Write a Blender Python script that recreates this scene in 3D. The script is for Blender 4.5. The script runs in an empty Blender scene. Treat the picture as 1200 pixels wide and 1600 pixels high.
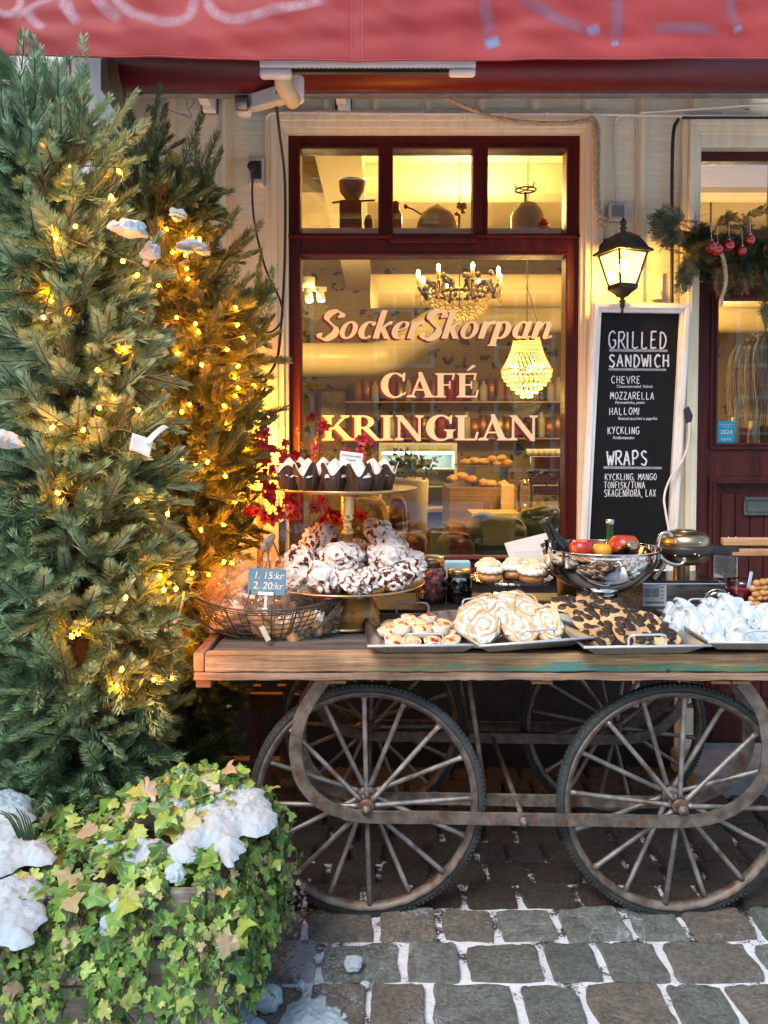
import bpy, bmesh, math, random
import numpy as np
from mathutils import Vector, Matrix, Euler, noise
random.seed(7); np.random.seed(7)
R = math.radians
sc = bpy.context.scene
col = sc.collection

# ------------------------------------------------------------------ camera
F_PX, HC, PITCH, SHIFT = 1230.0, 1.504, R(2.0), 67.0
cd = bpy.data.cameras.new('camera'); cam = bpy.data.objects.new('camera', cd); col.objects.link(cam)
cam.location = (0, 0, HC); cam.rotation_euler = (R(90) - PITCH, 0, 0)
cd.sensor_fit = 'HORIZONTAL'; cd.sensor_width = 36.0; cd.lens = 36.0 * F_PX / 1200.0
cd.shift_y = -SHIFT / 1200.0
cd.clip_start = 0.05; cd.clip_end = 500
sc.camera = cam
sc.render.resolution_x, sc.render.resolution_y = 768, 1024

# ------------------------------------------------------------------ world, sun, exposure
SUN_EL, SUN_AZ = R(50), R(208)          # high, soft, from behind the camera and a little to the left
w = bpy.data.worlds.new('World'); sc.world = w; w.use_nodes = True
nt = w.node_tree; bgn = nt.nodes['Background']
sky = nt.nodes.new('ShaderNodeTexSky'); sky.sky_type = 'NISHITA'; sky.sun_disc = False
sky.sun_elevation = SUN_EL; sky.sun_rotation = SUN_AZ; sky.air_density = 1.0; sky.dust_density = 1.2; sky.ozone_density = 0.4
nt.links.new(sky.outputs[0], bgn.inputs[0]); bgn.inputs[1].default_value = 0.135
sd = bpy.data.lights.new('sun', 'SUN'); sd.energy = 1.35; sd.angle = R(22); sd.color = (1, 0.98, 0.95)
so = bpy.data.objects.new('sun', sd); col.objects.link(so)
sdir = Vector((math.sin(SUN_AZ) * math.cos(SUN_EL), math.cos(SUN_AZ) * math.cos(SUN_EL), math.sin(SUN_EL)))
so.rotation_euler = sdir.to_track_quat('Z', 'Y').to_euler(); so.location = (0, -3, 8)
sc.view_settings.view_transform = 'Standard'; sc.view_settings.look = 'None'
sc.view_settings.exposure = 1.1; sc.view_settings.gamma = 1.0
sc.cycles.use_denoising = True
sc.cycles.max_bounces = 8; sc.cycles.transparent_max_bounces = 16
sc.cycles.diffuse_bounces = 3; sc.cycles.glossy_bounces = 3; sc.cycles.transmission_bounces = 6
sc.cycles.caustics_reflective = False; sc.cycles.caustics_refractive = False
sc.cycles.sample_clamp_indirect = 4.0

# ------------------------------------------------------------------ helpers
CT, ST = math.cos(PITCH), math.sin(PITCH)
def at(px, py, Y):
    """point at depth Y seen at photograph pixel (px, py)"""
    u = (px - 600.0) / F_PX; v = (py - (800.0 - SHIFT)) / F_PX
    dy = CT - v * ST; t = Y / dy
    return Vector((u * t, Y, HC + t * (-ST - v * CT)))
def onz(px, py, z):
    """point at height z seen at pixel (px, py)"""
    u = (px - 600.0) / F_PX; v = (py - (800.0 - SHIFT)) / F_PX
    dz = -ST - v * CT; t = (z - HC) / dz
    return Vector((u * t, t * (CT - v * ST), z))
def XX(px, Y): return at(px, 690, Y).x
def ZZ(py, Y): return at(600, py, Y).z

def worldloc(o):
    v = Vector((0, 0, 0))
    while o is not None:
        v = v + o.location; o = o.parent
    return v
def tag(o, label=None, cat=None, group=None, kind=None):
    if label: o['label'] = label
    if cat: o['category'] = cat
    if group: o['group'] = group
    if kind: o['kind'] = kind
    return o
def empty(name, loc, label=None, cat=None, group=None):
    o = bpy.data.objects.new(name, None); col.objects.link(o); o.location = loc
    o.empty_display_size = 0.05
    return tag(o, label, cat, group)
def copy_tree(o, parent=None):
    c = o.copy(); col.objects.link(c); c.parent = parent
    for ch in list(o.children): copy_tree(ch, c)
    return c
def rotm(rx=0, ry=0, rz=0): return Euler((rx, ry, rz)).to_matrix().to_4x4()
def TR(loc, rx=0, ry=0, rz=0): return Matrix.Translation(Vector(loc)) @ rotm(rx, ry, rz)

def catmull(pts, n=8, closed=False):
    P = [Vector(p) for p in pts]; out = []; m = len(P)
    rng = m if closed else m - 1
    for i in range(rng):
        if closed: p0, p1, p2, p3 = P[(i - 1) % m], P[i], P[(i + 1) % m], P[(i + 2) % m]
        else:
            p1, p2 = P[i], P[i + 1]
            p0 = P[i - 1] if i > 0 else p1 * 2 - p2
            p3 = P[i + 2] if i + 2 < m else p2 * 2 - p1
        for k in range(n):
            t = k / n
            out.append(0.5 * ((2 * p1) + (p2 - p0) * t + (2 * p0 - 5 * p1 + 4 * p2 - p3) * t * t + (3 * p1 - p0 - 3 * p2 + p3) * t ** 3))
    if not closed: out.append(P[-1])
    return out

class MB:
    def __init__(s): s.v = []; s.f = []; s.m = []; s.s = []
    def add(s, verts, faces, mi=0, smooth=False, M=None):
        b = len(s.v)
        if M is not None: verts = [M @ Vector(p) for p in verts]
        s.v.extend([tuple(p) for p in verts])
        for f in faces: s.f.append(tuple(b + i for i in f)); s.m.append(mi); s.s.append(smooth)
        return s
    def box(s, c, d, M=None, mi=0, taper=1.0):
        x, y, z = d[0] / 2, d[1] / 2, d[2] / 2; c = Vector(c)
        vs = [c + Vector((sx * x * (taper if sz > 0 else 1), sy * y * (taper if sz > 0 else 1), sz * z)) for sz in (-1, 1) for sy in (-1, 1) for sx in (-1, 1)]
        return s.add(vs, [(0, 2, 3, 1), (4, 5, 7, 6), (0, 1, 5, 4), (1, 3, 7, 5), (3, 2, 6, 7), (2, 0, 4, 6)], mi, False, M)
    def bx(s, x0, x1, y0, y1, z0, z1, mi=0, M=None):
        return s.box(((x0 + x1) / 2, (y0 + y1) / 2, (z0 + z1) / 2), (abs(x1 - x0), abs(y1 - y0), abs(z1 - z0)), M, mi)
    def beam(s, a, b, wdt, hgt, up=(0, 0, 1), mi=0):
        a = Vector(a); b = Vector(b); d = (b - a).normalized(); u = Vector(up)
        sd_ = d.cross(u).normalized(); u = sd_.cross(d).normalized()
        vs = [p + sd_ * (sx * wdt / 2) + u * (sz * hgt / 2) for p in (a, b) for sz in (-1, 1) for sx in (-1, 1)]
        return s.add(vs, [(0, 1, 3, 2), (4, 6, 7, 5), (0, 4, 5, 1), (1, 5, 7, 3), (3, 7, 6, 2), (2, 6, 4, 0)], mi)
    def tube(s, pts, r, n=8, closed=False, cap=True, mi=0, M=None, flat=1.0):
        P = [Vector(p) for p in pts]; m = len(P)
        rs = r if isinstance(r, (list, tuple)) else [r] * m
        vs = []; prev = None
        for i in range(m):
            if closed: d = P[(i + 1) % m] - P[i - 1]
            else: d = P[min(i + 1, m - 1)] - P[max(i - 1, 0)]
            if d.length < 1e-9: d = Vector((0, 0, 1))
            d.normalize()
            if prev is None:
                ref = Vector((0, 0, 1)) if abs(d.z) < 0.9 else Vector((1, 0, 0))
                a = d.cross(ref).normalized()
            else:
                a = prev - d * prev.dot(d)
                a = a.normalized() if a.length > 1e-6 else d.orthogonal().normalized()
            prev = a; b = d.cross(a)
            for k in range(n):
                t = 2 * math.pi * k / n
                vs.append(P[i] + (a * math.cos(t) + b * math.sin(t) * flat) * rs[i])
        fs = []
        for i in range(m if closed else m - 1):
            j = (i + 1) % m
            for k in range(n):
                q = (k + 1) % n
                fs.append((i * n + k, i * n + q, j * n + q, j * n + k))
        if cap and not closed:
            fs.append(tuple(range(n))[::-1]); fs.append(tuple((m - 1) * n + k for k in range(n)))
        return s.add(vs, fs, mi, True, M)
    def lathe(s, prof, c=(0, 0, 0), n=32, mi=0, M=None, smooth=True, cap0=False, cap1=False, rfun=None):
        c = Vector(c); vs = []
        for i, (r, z) in enumerate(prof):
            for k in range(n):
                t = 2 * math.pi * k / n
                rr = r * (rfun(t, i) if rfun else 1)
                vs.append(c + Vector((rr * math.cos(t), rr * math.sin(t), z)))
        fs = []
        for i in range(len(prof) - 1):
            for k in range(n):
                q = (k + 1) % n
                fs.append((i * n + k, i * n + q, (i + 1) * n + q, (i + 1) * n + k))
        if cap0: fs.append(tuple(range(n))[::-1])
        if cap1: fs.append(tuple((len(prof) - 1) * n + k for k in range(n)))
        return s.add(vs, fs, mi, smooth, M)
    def blob(s, c, rad, sub=3, amp=0.0, fr=3.0, seed=0, mi=0, M=None, fun=None, amp2=0, fr2=9):
        vs, fs = ico(sub); c = Vector(c); sv = Vector((seed * 7.13, seed * 3.7, seed * 1.9)); out = []
        for p in vs:
            k = 1 + amp * noise.noise(p * fr + sv) + (amp2 * noise.noise(p * fr2 + sv) if amp2 else 0)
            q = Vector((p.x * rad[0], p.y * rad[1], p.z * rad[2])) * k
            if fun: q = fun(p, q)
            out.append(c + q)
        return s.add(out, fs, mi, True, M)
    def grid(s, fn, nu, nv, mi=0, smooth=True, M=None, closed_u=False):
        vs = [fn(i / (nu if closed_u else nu - 1), j / (nv - 1)) for j in range(nv) for i in range(nu)]
        fs = []
        for j in range(nv - 1):
            for i in range(nu if closed_u else nu - 1):
                i2 = (i + 1) % nu
                fs.append((j * nu + i, j * nu + i2, (j + 1) * nu + i2, (j + 1) * nu + i))
        return s.add(vs, fs, mi, smooth, M)
    def prism(s, poly, y0, y1, mi=0, M=None):
        """poly: list of (x, z); extruded along y"""
        n = len(poly)
        vs = [(x, y0, z) for x, z in poly] + [(x, y1, z) for x, z in poly]
        fs = [tuple(range(n)), tuple(range(2 * n - 1, n - 1, -1))] + [(i, i + n, (i + 1) % n + n, (i + 1) % n) for i in range(n)]
        return s.add(vs, fs, mi, False, M)
    def build(s, name, mats, parent=None, bevel=0, world=True, subsurf=0, solid=0, segs=2):
        me = bpy.data.meshes.new(name)
        off = worldloc(parent) if (parent is not None and world) else Vector((0, 0, 0))
        vs = s.v
        if off.length > 0: vs = [(x - off.x, y - off.y, z - off.z) for x, y, z in vs]
        me.from_pydata(vs, [], s.f)
        if not isinstance(mats, (list, tuple)): mats = [mats]
        for m in mats: me.materials.append(m)
        me.polygons.foreach_set('material_index', s.m); me.polygons.foreach_set('use_smooth', s.s)
        me.update()
        bm = bmesh.new(); bm.from_mesh(me); bmesh.ops.recalc_face_normals(bm, faces=bm.faces); bm.to_mesh(me); bm.free()
        o = bpy.data.objects.new(name, me); col.objects.link(o)
        if parent is not None: o.parent = parent
        if solid:
            md = o.modifiers.new('solid', 'SOLIDIFY'); md.thickness = solid; md.offset = 0
        if bevel:
            md = o.modifiers.new('bevel', 'BEVEL'); md.width = bevel; md.segments = segs; md.limit_method = 'ANGLE'; md.angle_limit = R(50)
        if subsurf:
            md = o.modifiers.new('sub', 'SUBSURF'); md.levels = subsurf; md.render_levels = subsurf
        return o
_ico = {}
def ico(sub):
    if sub not in _ico:
        bm = bmesh.new(); bmesh.ops.create_icosphere(bm, subdivisions=sub, radius=1.0)
        _ico[sub] = ([v.co.copy() for v in bm.verts], [tuple(v.index for v in f.verts) for f in bm.faces]); bm.free()
    return _ico[sub]
def rawmesh(name, V, Fq, mat, parent=None, smooth=False):
    """numpy verts (n,3), quads (m,4) or tris (m,3) -> fast mesh object"""
    me = bpy.data.meshes.new(name); k = Fq.shape[1]
    off = worldloc(parent) if parent is not None else Vector((0, 0, 0))
    V = np.asarray(V, dtype=np.float32) - np.array(off, dtype=np.float32)
    me.vertices.add(len(V)); me.vertices.foreach_set('co', V.ravel())
    me.loops.add(Fq.size); me.loops.foreach_set('vertex_index', Fq.astype(np.int32).ravel())
    me.polygons.add(len(Fq)); me.polygons.foreach_set('loop_start', np.arange(0, Fq.size, k, dtype=np.int32))
    me.polygons.foreach_set('use_smooth', np.full(len(Fq), smooth))
    me.update(calc_edges=True); me.validate()
    for m in (mat if isinstance(mat, (list, tuple)) else [mat]): me.materials.append(m)
    o = bpy.data.objects.new(name, me); col.objects.link(o)
    if parent is not None: o.parent = parent
    return o
def text_mesh(body, size, M, mat, name='lettering', parent=None, shear=0.0, extrude=0.0, ax='CENTER', space=1.0):
    cu = bpy.data.curves.new('txt', 'FONT'); cu.body = body; cu.size = size; cu.shear = shear; cu.extrude = extrude
    cu.align_x = ax; cu.align_y = 'CENTER'; cu.space_character = space
    o = bpy.data.objects.new('txt', cu); col.objects.link(o)
    dg = bpy.context.evaluated_depsgraph_get(); dg.update()
    me = bpy.data.meshes.new_from_object(o.evaluated_get(dg)); bpy.data.objects.remove(o)
    me.transform(M)
    if parent is not None: me.transform(Matrix.Translation(-worldloc(parent)))
    me.materials.clear(); me.materials.append(mat); me.name = name
    ob = bpy.data.objects.new(name, me); col.objects.link(ob)
    if parent is not None: ob.parent = parent
    return ob
FACE = Matrix(((1, 0, 0, 0), (0, 0, -1, 0), (0, 1, 0, 0), (0, 0, 0, 1)))   # text plane -> facing -Y

# ------------------------------------------------------------------ materials
def rgba(c): return (c[0], c[1], c[2], 1)
class Nodes:
    def __init__(s, name):
        s.m = bpy.data.materials.new(name); s.m.use_nodes = True; s.t = s.m.node_tree
        s.b = s.t.nodes['Principled BSDF']; s.out = s.t.nodes['Material Output']
        s.tc = s.t.nodes.new('ShaderNodeTexCoord')
    def n(s, t, **kw):
        x = s.t.nodes.new(t)
        for k, v in kw.items(): setattr(x, k, v)
        return x
    def l(s, a, b): s.t.links.new(a, b)
    def mapping(s, scale=(1, 1, 1), coords='Object', loc=(0, 0, 0), rot=(0, 0, 0)):
        mp = s.n('ShaderNodeMapping'); s.l(s.tc.outputs[coords], mp.inputs[0])
        mp.inputs['Scale'].default_value = scale; mp.inputs['Location'].default_value = loc; mp.inputs['Rotation'].default_value = rot
        return mp.outputs[0]
    def noise(s, vec, scale, detail=6, rough=0.6, dist=0.0):
        x = s.n('ShaderNodeTexNoise'); s.l(vec, x.inputs['Vector']); x.inputs['Scale'].default_value = scale
        x.inputs['Detail'].default_value = detail; x.inputs['Roughness'].default_value = rough; x.inputs['Distortion'].default_value = dist
        return x.outputs['Fac']
    def voro(s, vec, scale, feature='F1', out='Distance', rnd=1.0):
        x = s.n('ShaderNodeTexVoronoi', feature=feature); s.l(vec, x.inputs['Vector']); x.inputs['Scale'].default_value = scale
        x.inputs['Randomness'].default_value = rnd
        return x.outputs[out]
    def ramp(s, fac, stops, interp='LINEAR'):
        x = s.n('ShaderNodeValToRGB'); s.l(fac, x.inputs[0]); cr = x.color_ramp; cr.interpolation = interp
        while len(cr.elements) < len(stops): cr.elements.new(0.5)
        for e, (p, c) in zip(cr.elements, stops):
            e.position = p; e.color = rgba(c) if isinstance(c, (tuple, list)) else (c, c, c, 1)
        return x.outputs[0]
    def mix(s, fac, a, b, mode='MIX'):
        x = s.n('ShaderNodeMix', data_type='RGBA', blend_type=mode)
        for sock, v in ((x.inputs[0], fac), (x.inputs[6], a), (x.inputs[7], b)):
            if hasattr(v, 'is_output'): s.l(v, sock)
            else: sock.default_value = rgba(v) if isinstance(v, (tuple, list)) else v
        return x.outputs[2]
    def math(s, op, a, b=0.0):
        x = s.n('ShaderNodeMath', operation=op)
        for sock, v in ((x.inputs[0], a), (x.inputs[1], b)):
            if hasattr(v, 'is_output'): s.l(v, sock)
            else: sock.default_value = v
        return x.outputs[0]
    def bump(s, h, strength=0.3, dist=0.01):
        x = s.n('ShaderNodeBump'); s.l(h, x.inputs['Height']); x.inputs['Strength'].default_value = strength
        x.inputs['Distance'].default_value = dist; s.l(x.outputs[0], s.b.inputs['Normal']); return x
    def set(s, **kw):
        names = dict(base='Base Color', rough='Roughness', metal='Metallic', sss='Subsurface Weight', trans='Transmission Weight',
                     ior='IOR', spec='Specular IOR Level', emc='Emission Color', ems='Emission Strength', alpha='Alpha', coat='Coat Weight', sheen='Sheen Weight')
        for k, v in kw.items():
            i = s.b.inputs[names[k]]
            if hasattr(v, 'is_output'): s.l(v, i)
            else: i.default_value = rgba(v) if isinstance(v, (tuple, list)) and len(v) == 3 else v
        return s
    def island(s): return s.n('ShaderNodeNewGeometry').outputs['Random Per Island']
def M(name, c1, c2=None, scale=8, stretch=(1, 1, 1), rough=0.6, rough2=None, metal=0.0, bump=0.0, bscale=None, bdist=0.004, lo=0.38, hi=0.66,
      rand=0.0, sss=0.0, spec=0.5, coat=0.0, c3=None, s3=25, t3=(0.62, 0.7), detail=6, orand=0.0):
    N = Nodes(name); v = N.mapping(stretch); f = N.noise(v, scale, detail)
    c = N.ramp(f, [(lo, c1), (hi, c2 if c2 else c1)])
    if c3 is not None:
        c = N.mix(N.ramp(N.noise(N.mapping(stretch, loc=(3.3, 1.7, 9.1)), s3), [(t3[0], 0.0), (t3[1], 1.0)]), c, c3)
    if rand:
        k = N.ramp(N.island(), [(0, 1 - rand), (1, 1 + rand * 0.6)])
        c = N.mix(1.0, c, k, 'MULTIPLY')
    if orand: c = N.mix(1.0, c, N.ramp(N.n('ShaderNodeObjectInfo').outputs['Random'], [(0, (1 - orand, 1 - orand * 1.25, 1 - orand * 1.5)), (1, 1 + orand * .35)]), 'MULTIPLY')
    N.set(base=c, metal=metal, spec=spec, sss=sss, coat=coat)
    if sss: N.b.inputs['Subsurface Radius'].default_value = (0.01, 0.006, 0.004)
    if rough2 is not None: N.set(rough=N.ramp(f, [(lo, rough), (hi, rough2)]))
    else: N.set(rough=rough)
    if bump: N.bump(N.noise(N.mapping(stretch), bscale or scale * 3, 8, 0.65), bump, bdist)
    return N.m
def emat(name, c, s, base=(0.8, 0.7, 0.5)):
    N = Nodes(name); N.set(base=base, emc=c, ems=s, rough=0.4); return N.m
def thin_glass(name, tint=(1, 1, 1), refl=1.0, rough=0.0, bumpy=0.0, bscale=1.0):
    N = Nodes(name); tr = N.n('ShaderNodeBsdfTransparent'); tr.inputs[0].default_value = rgba(tint)
    gl = N.n('ShaderNodeBsdfGlossy'); gl.inputs['Roughness'].default_value = rough
    fr = N.n('ShaderNodeFresnel'); fr.inputs['IOR'].default_value = 1.52
    if bumpy:
        b = N.n('ShaderNodeBump'); b.inputs['Strength'].default_value = bumpy; b.inputs['Distance'].default_value = 0.01
        N.l(N.noise(N.mapping(), bscale, 3), b.inputs['Height']); N.l(b.outputs[0], gl.inputs['Normal']); N.l(b.outputs[0], fr.inputs['Normal'])
    f = N.math('MULTIPLY', fr.outputs[0], refl)
    mx = N.n('ShaderNodeMixShader'); N.l(f, mx.inputs[0]); N.l(tr.outputs[0], mx.inputs[1]); N.l(gl.outputs[0], mx.inputs[2])
    N.l(mx.outputs[0], N.out.inputs[0]); return N.m

MAT = {}
MAT['cream_wall'] = M('cream_painted_boards', (0.72, 0.63, 0.44), (0.82, 0.75, 0.57), 6, (1, 1, 14), 0.65, bump=0.35, bscale=30, c3=(0.36, 0.29, 0.2), s3=40, t3=(0.66, 0.76))
MAT['cream_trim'] = M('cream_painted_trim', (0.74, 0.63, 0.43), (0.83, 0.75, 0.55), 4, (6, 6, 0.6), 0.5, bump=0.15, bscale=20, c3=(0.35, 0.25, 0.16), s3=9, t3=(0.68, 0.78))
MAT['white_trim'] = M('white_paint_worn', (0.72, 0.68, 0.6), (0.82, 0.8, 0.74), 6, (4, 4, 1), 0.5, bump=0.15, c3=(0.35, 0.28, 0.2), s3=18, t3=(0.68, 0.74))
MAT['red_wood'] = M('dark_red_painted_wood', (0.05, 0.0042, 0.0035), (0.082, 0.007, 0.006), 4, (5, 5, 0.5), 0.38, rough2=0.55, bump=0.12, bscale=18, c3=(0.03, 0.004, 0.004), s3=14, spec=0.3)
MAT['door_red'] = M('worn_red_door_paint', (0.04, 0.0068, 0.005), (0.075, 0.0125, 0.009), 5, (6, 6, 0.5), 0.42, rough2=0.6, spec=0.3, bump=0.2, bscale=16, c3=(0.3, 0.16, 0.13), s3=30, t3=(0.74, 0.78))
MAT['iron_rust'] = M('rusty_wrought_iron', (0.10, 0.085, 0.07), (0.24, 0.2, 0.165), 26, (1, 1, 1), 0.48, rough2=0.72, metal=0.5, bump=0.35, bscale=60, bdist=0.002, c3=(0.15, 0.06, 0.028), s3=19, t3=(0.55, 0.68))
MAT['spoke_iron'] = M('worn_spoke_steel', (0.17, 0.165, 0.15), (0.34, 0.33, 0.31), 16, (1, 1, 1), 0.42, rough2=0.62, metal=0.6, bump=0.3, bscale=70, bdist=0.002, c3=(0.16, 0.09, 0.055), s3=13, t3=(0.56, 0.7))
MAT['tyre'] = M('old_tyre_rubber', (0.022, 0.027, 0.026), (0.05, 0.058, 0.055), 10, (1, 1, 1), 0.62, rough2=0.8, bump=0.3, bscale=60, bdist=0.002, c3=(0.14, 0.13, 0.11), s3=26, t3=(0.68, 0.8))
MAT['black_metal'] = M('black_painted_metal', (0.018, 0.016, 0.014), (0.035, 0.03, 0.026), 20, rough=0.45, bump=0.1)
MAT['grey_metal'] = M('galvanised_grey_metal', (0.2, 0.21, 0.21), (0.32, 0.33, 0.33), 10, rough=0.45, metal=0.6, bump=0.05)
MAT['white_metal'] = M('white_lacquered_metal', (0.68, 0.68, 0.66), (0.78, 0.78, 0.76), 8, rough=0.35, c3=(0.35, 0.3, 0.25), s3=20, t3=(0.7, 0.76))
MAT['steel'] = M('brushed_stainless_steel', (0.52, 0.52, 0.51), (0.62, 0.62, 0.6), 6, (1, 12, 12), 0.24, rough2=0.36, metal=1.0)
MAT['chrome'] = M('polished_steel', (0.74, 0.72, 0.69), (0.8, 0.78, 0.75), 5, rough=0.045, rough2=0.09, metal=1.0)
MAT['brass'] = M('brushed_antique_brass', (0.55, 0.42, 0.2), (0.66, 0.52, 0.28), 6, (1, 1, 8), 0.24, rough2=0.38, metal=1.0, bump=0.03)
MAT['black_cable'] = M('black_rubber_cable', (0.012, 0.012, 0.012), rough=0.5)
MAT['white_cable'] = M('white_cable', (0.6, 0.56, 0.48), (0.7, 0.66, 0.58), 10, rough=0.5)
MAT['plastic_grey'] = M('grey_plastic', (0.42, 0.42, 0.4), (0.5, 0.5, 0.48), 10, rough=0.45)
MAT['plastic_dark'] = M('dark_plastic', (0.03, 0.03, 0.032), rough=0.4)
MAT['snow'] = None
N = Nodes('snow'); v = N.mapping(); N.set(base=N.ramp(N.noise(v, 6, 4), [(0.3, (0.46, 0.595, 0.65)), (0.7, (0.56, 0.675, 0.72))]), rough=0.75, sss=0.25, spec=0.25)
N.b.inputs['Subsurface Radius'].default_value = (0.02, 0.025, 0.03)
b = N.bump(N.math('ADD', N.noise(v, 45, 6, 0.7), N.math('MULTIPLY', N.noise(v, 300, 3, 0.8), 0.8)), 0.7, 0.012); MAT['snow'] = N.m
MAT['paper'] = M('white_paper', (0.66, 0.63, 0.57), (0.72, 0.7, 0.64), 5, rough=0.7)
MAT['ink'] = M('dark_ink', (0.02, 0.018, 0.016), rough=0.7)
MAT['chalk'] = M('white_chalk', (0.55, 0.55, 0.53), (0.85, 0.85, 0.83), 60, rough=0.9)
MAT['cream_paint'] = M('cream_sign_paint', (0.90, 0.76, 0.42), (0.93, 0.81, 0.5), 5, rough=0.5)
MAT['red_paint'] = M('dark_red_sign_paint', (0.16, 0.012, 0.015), (0.2, 0.016, 0.02), 5, rough=0.5)
MAT['rope'] = M('jute_rope', (0.36, 0.27, 0.16), (0.52, 0.41, 0.27), 60, rough=0.9, bump=0.4, bscale=120)
MAT['glass_pane'] = thin_glass('window_glass', (0.97, 0.98, 0.97), 2.7, 0.0, 0.02, 1.5)
MAT['jar_glass'] = thin_glass('clear_jar_glass', (0.95, 0.97, 0.96), 1.6, 0.02)
N = Nodes('crinkled_cellophane'); tr = N.n('ShaderNodeBsdfTransparent'); tr.inputs[0].default_value = (0.99, 0.985, 0.97, 1); gl = N.n('ShaderNodeBsdfGlossy'); gl.inputs['Roughness'].default_value = 0.14
b = N.n('ShaderNodeBump'); b.inputs['Strength'].default_value = 0.8; b.inputs['Distance'].default_value = 0.01; N.l(N.noise(N.mapping(), 38, 4, 0.6), b.inputs['Height']); N.l(b.outputs[0], gl.inputs['Normal'])
df = N.n('ShaderNodeBsdfTranslucent'); df.inputs[0].default_value = (0.9, 0.88, 0.84, 1); m1 = N.n('ShaderNodeMixShader'); m1.inputs[0].default_value = 0.35; N.l(gl.outputs[0], m1.inputs[1]); N.l(df.outputs[0], m1.inputs[2])
m2 = N.n('ShaderNodeMixShader'); N.l(N.ramp(N.noise(N.mapping(loc=(3, 1, 2)), 26, 5, 0.7, 1.0), [(0.38, 0.06), (0.55, 0.2), (0.66, 0.5)]), m2.inputs[0]); N.l(tr.outputs[0], m2.inputs[1]); N.l(m1.outputs[0], m2.inputs[2]); N.l(m2.outputs[0], N.out.inputs[0]); MAT['cellophane'] = N.m
# ================================================================== SETTING: ground, facade
WALL = 3.55                     # front face of the boards
GLASS = 3.615
def wood_mat(name, c1, c2, c3, axis='X', rough=0.75, paint=None, rand=0.0, metal=0):
    st = {'X': (0.9, 26, 26), 'Y': (14, 0.9, 14), 'Z': (14, 14, 0.9)}[axis]
    N = Nodes(name); v = N.mapping(st)
    g = N.noise(v, 3.2, 9, 0.72, 0.35)
    c = N.ramp(g, [(0.3, c1), (0.5, c2), (0.68, c3)])
    c = N.mix(N.ramp(N.noise(N.mapping((1, 1, 1)), 4.5, 5), [(0.5, 0.0), (0.72, 0.75)]), c, (0.09, 0.06, 0.04))
    if rand: c = N.mix(1.0, c, N.ramp(N.island(), [(0, 1 - rand), (1, 1 + rand)]), 'MULTIPLY')
    if paint:
        n1 = N.noise(N.mapping((2.2, 9, 26)), 2.6, 8, 0.75, 0.6)
        sx = N.n('ShaderNodeSeparateXYZ'); N.l(N.tc.outputs['Object'], sx.inputs[0])
        gx = N.ramp(N.math('ADD', N.math('MULTIPLY', sx.outputs[0], 0.4), 0.5), [(0.18, 0.62), (0.5, 1.0), (0.88, 1.0), (0.98, 0.5)])
        gz = N.ramp(N.math('ADD', N.math('MULTIPLY', sx.outputs[2], 10.0), -7.8), [(0.15, 0.75), (0.4, 1.0), (0.62, 0.75), (0.8, 0.55)])
        k = N.math('MULTIPLY', N.math('MULTIPLY', gx, gz), n1)
        pc = N.ramp(N.noise(N.mapping((4, 9, 20), loc=(5, 2, 1)), 2.0, 6), [(0.4, (0.03, 0.2, 0.19)), (0.52, (0.10, 0.20, 0.09)), (0.66, (0.16, 0.25, 0.11))])
        c = N.mix(N.ramp(k, [(0.37, 0.0), (0.41, 0.9)]), c, pc)
    N.set(base=c, rough=rough, spec=0.3)
    N.bump(N.math('ADD', g, N.math('MULTIPLY', N.noise(N.mapping(st), 11, 6, 0.7), 0.5)), 0.55, 0.006)
    return N.m
MAT['rail_wood'] = wood_mat('weathered_cart_rail', (0.11, 0.06, 0.026), (0.36, 0.215, 0.105), (0.58, 0.43, 0.26), 'X', paint=True)
MAT['deck_wood'] = wood_mat('grey_weathered_planks', (0.05, 0.045, 0.04), (0.14, 0.125, 0.11), (0.27, 0.25, 0.22), 'X', rand=0.3)
MAT['dark_wood'] = wood_mat('dark_brown_timber', (0.06, 0.03, 0.015), (0.16, 0.085, 0.04), (0.25, 0.14, 0.07), 'X')
MAT['post_wood'] = wood_mat('brown_post_timber', (0.07, 0.032, 0.016), (0.17, 0.08, 0.04), (0.25, 0.13, 0.07), 'Z')
MAT['box_wood'] = wood_mat('greyed_planter_boards', (0.2, 0.17, 0.14), (0.36, 0.33, 0.29), (0.5, 0.47, 0.42), 'X', rand=0.15)
MAT['edge_wood'] = wood_mat('planter_corner_board', (0.2, 0.14, 0.09), (0.38, 0.29, 0.2), (0.52, 0.44, 0.34), 'Z')
MAT['handle_wood'] = wood_mat('orange_beech_handle', (0.4, 0.2, 0.09), (0.55, 0.3, 0.14), (0.62, 0.37, 0.19), 'X', rough=0.5)

# --- ground sheet: frozen grit and blown snow between the stones
N = Nodes('gritty_snowy_joint'); v = N.mapping()
a = N.noise(v, 9, 5, 0.7); b_ = N.noise(v, 130, 4, 0.75)
f = N.math('ADD', N.math('MULTIPLY', a, 0.68), N.math('MULTIPLY', b_, 0.32))
sx = N.n('ShaderNodeSeparateXYZ'); N.l(N.tc.outputs['Object'], sx.inputs[0])
front = N.ramp(N.math('MULTIPLY', N.math('ADD', sx.outputs[1], -1.0), 0.4), [(0.50, 0.06), (0.62, -0.02), (0.75, -0.16), (0.9, -0.3)])
front = N.math('ADD', N.math('MULTIPLY', N.math('ADD', sx.outputs[1], -2.4), -0.16), 0.045)
f = N.math('ADD', f, front)
c = N.ramp(f, [(0.46, (0.03, 0.026, 0.022)), (0.515, (0.10, 0.09, 0.08)), (0.55, (0.68, 0.7, 0.72)), (0.7, (0.82, 0.84, 0.86))])
N.set(base=c, rough=0.85, spec=0.2); N.bump(f, 0.8, 0.02); MAT['joint'] = N.m
g = MB(); nx, ny = 120, 90
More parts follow.
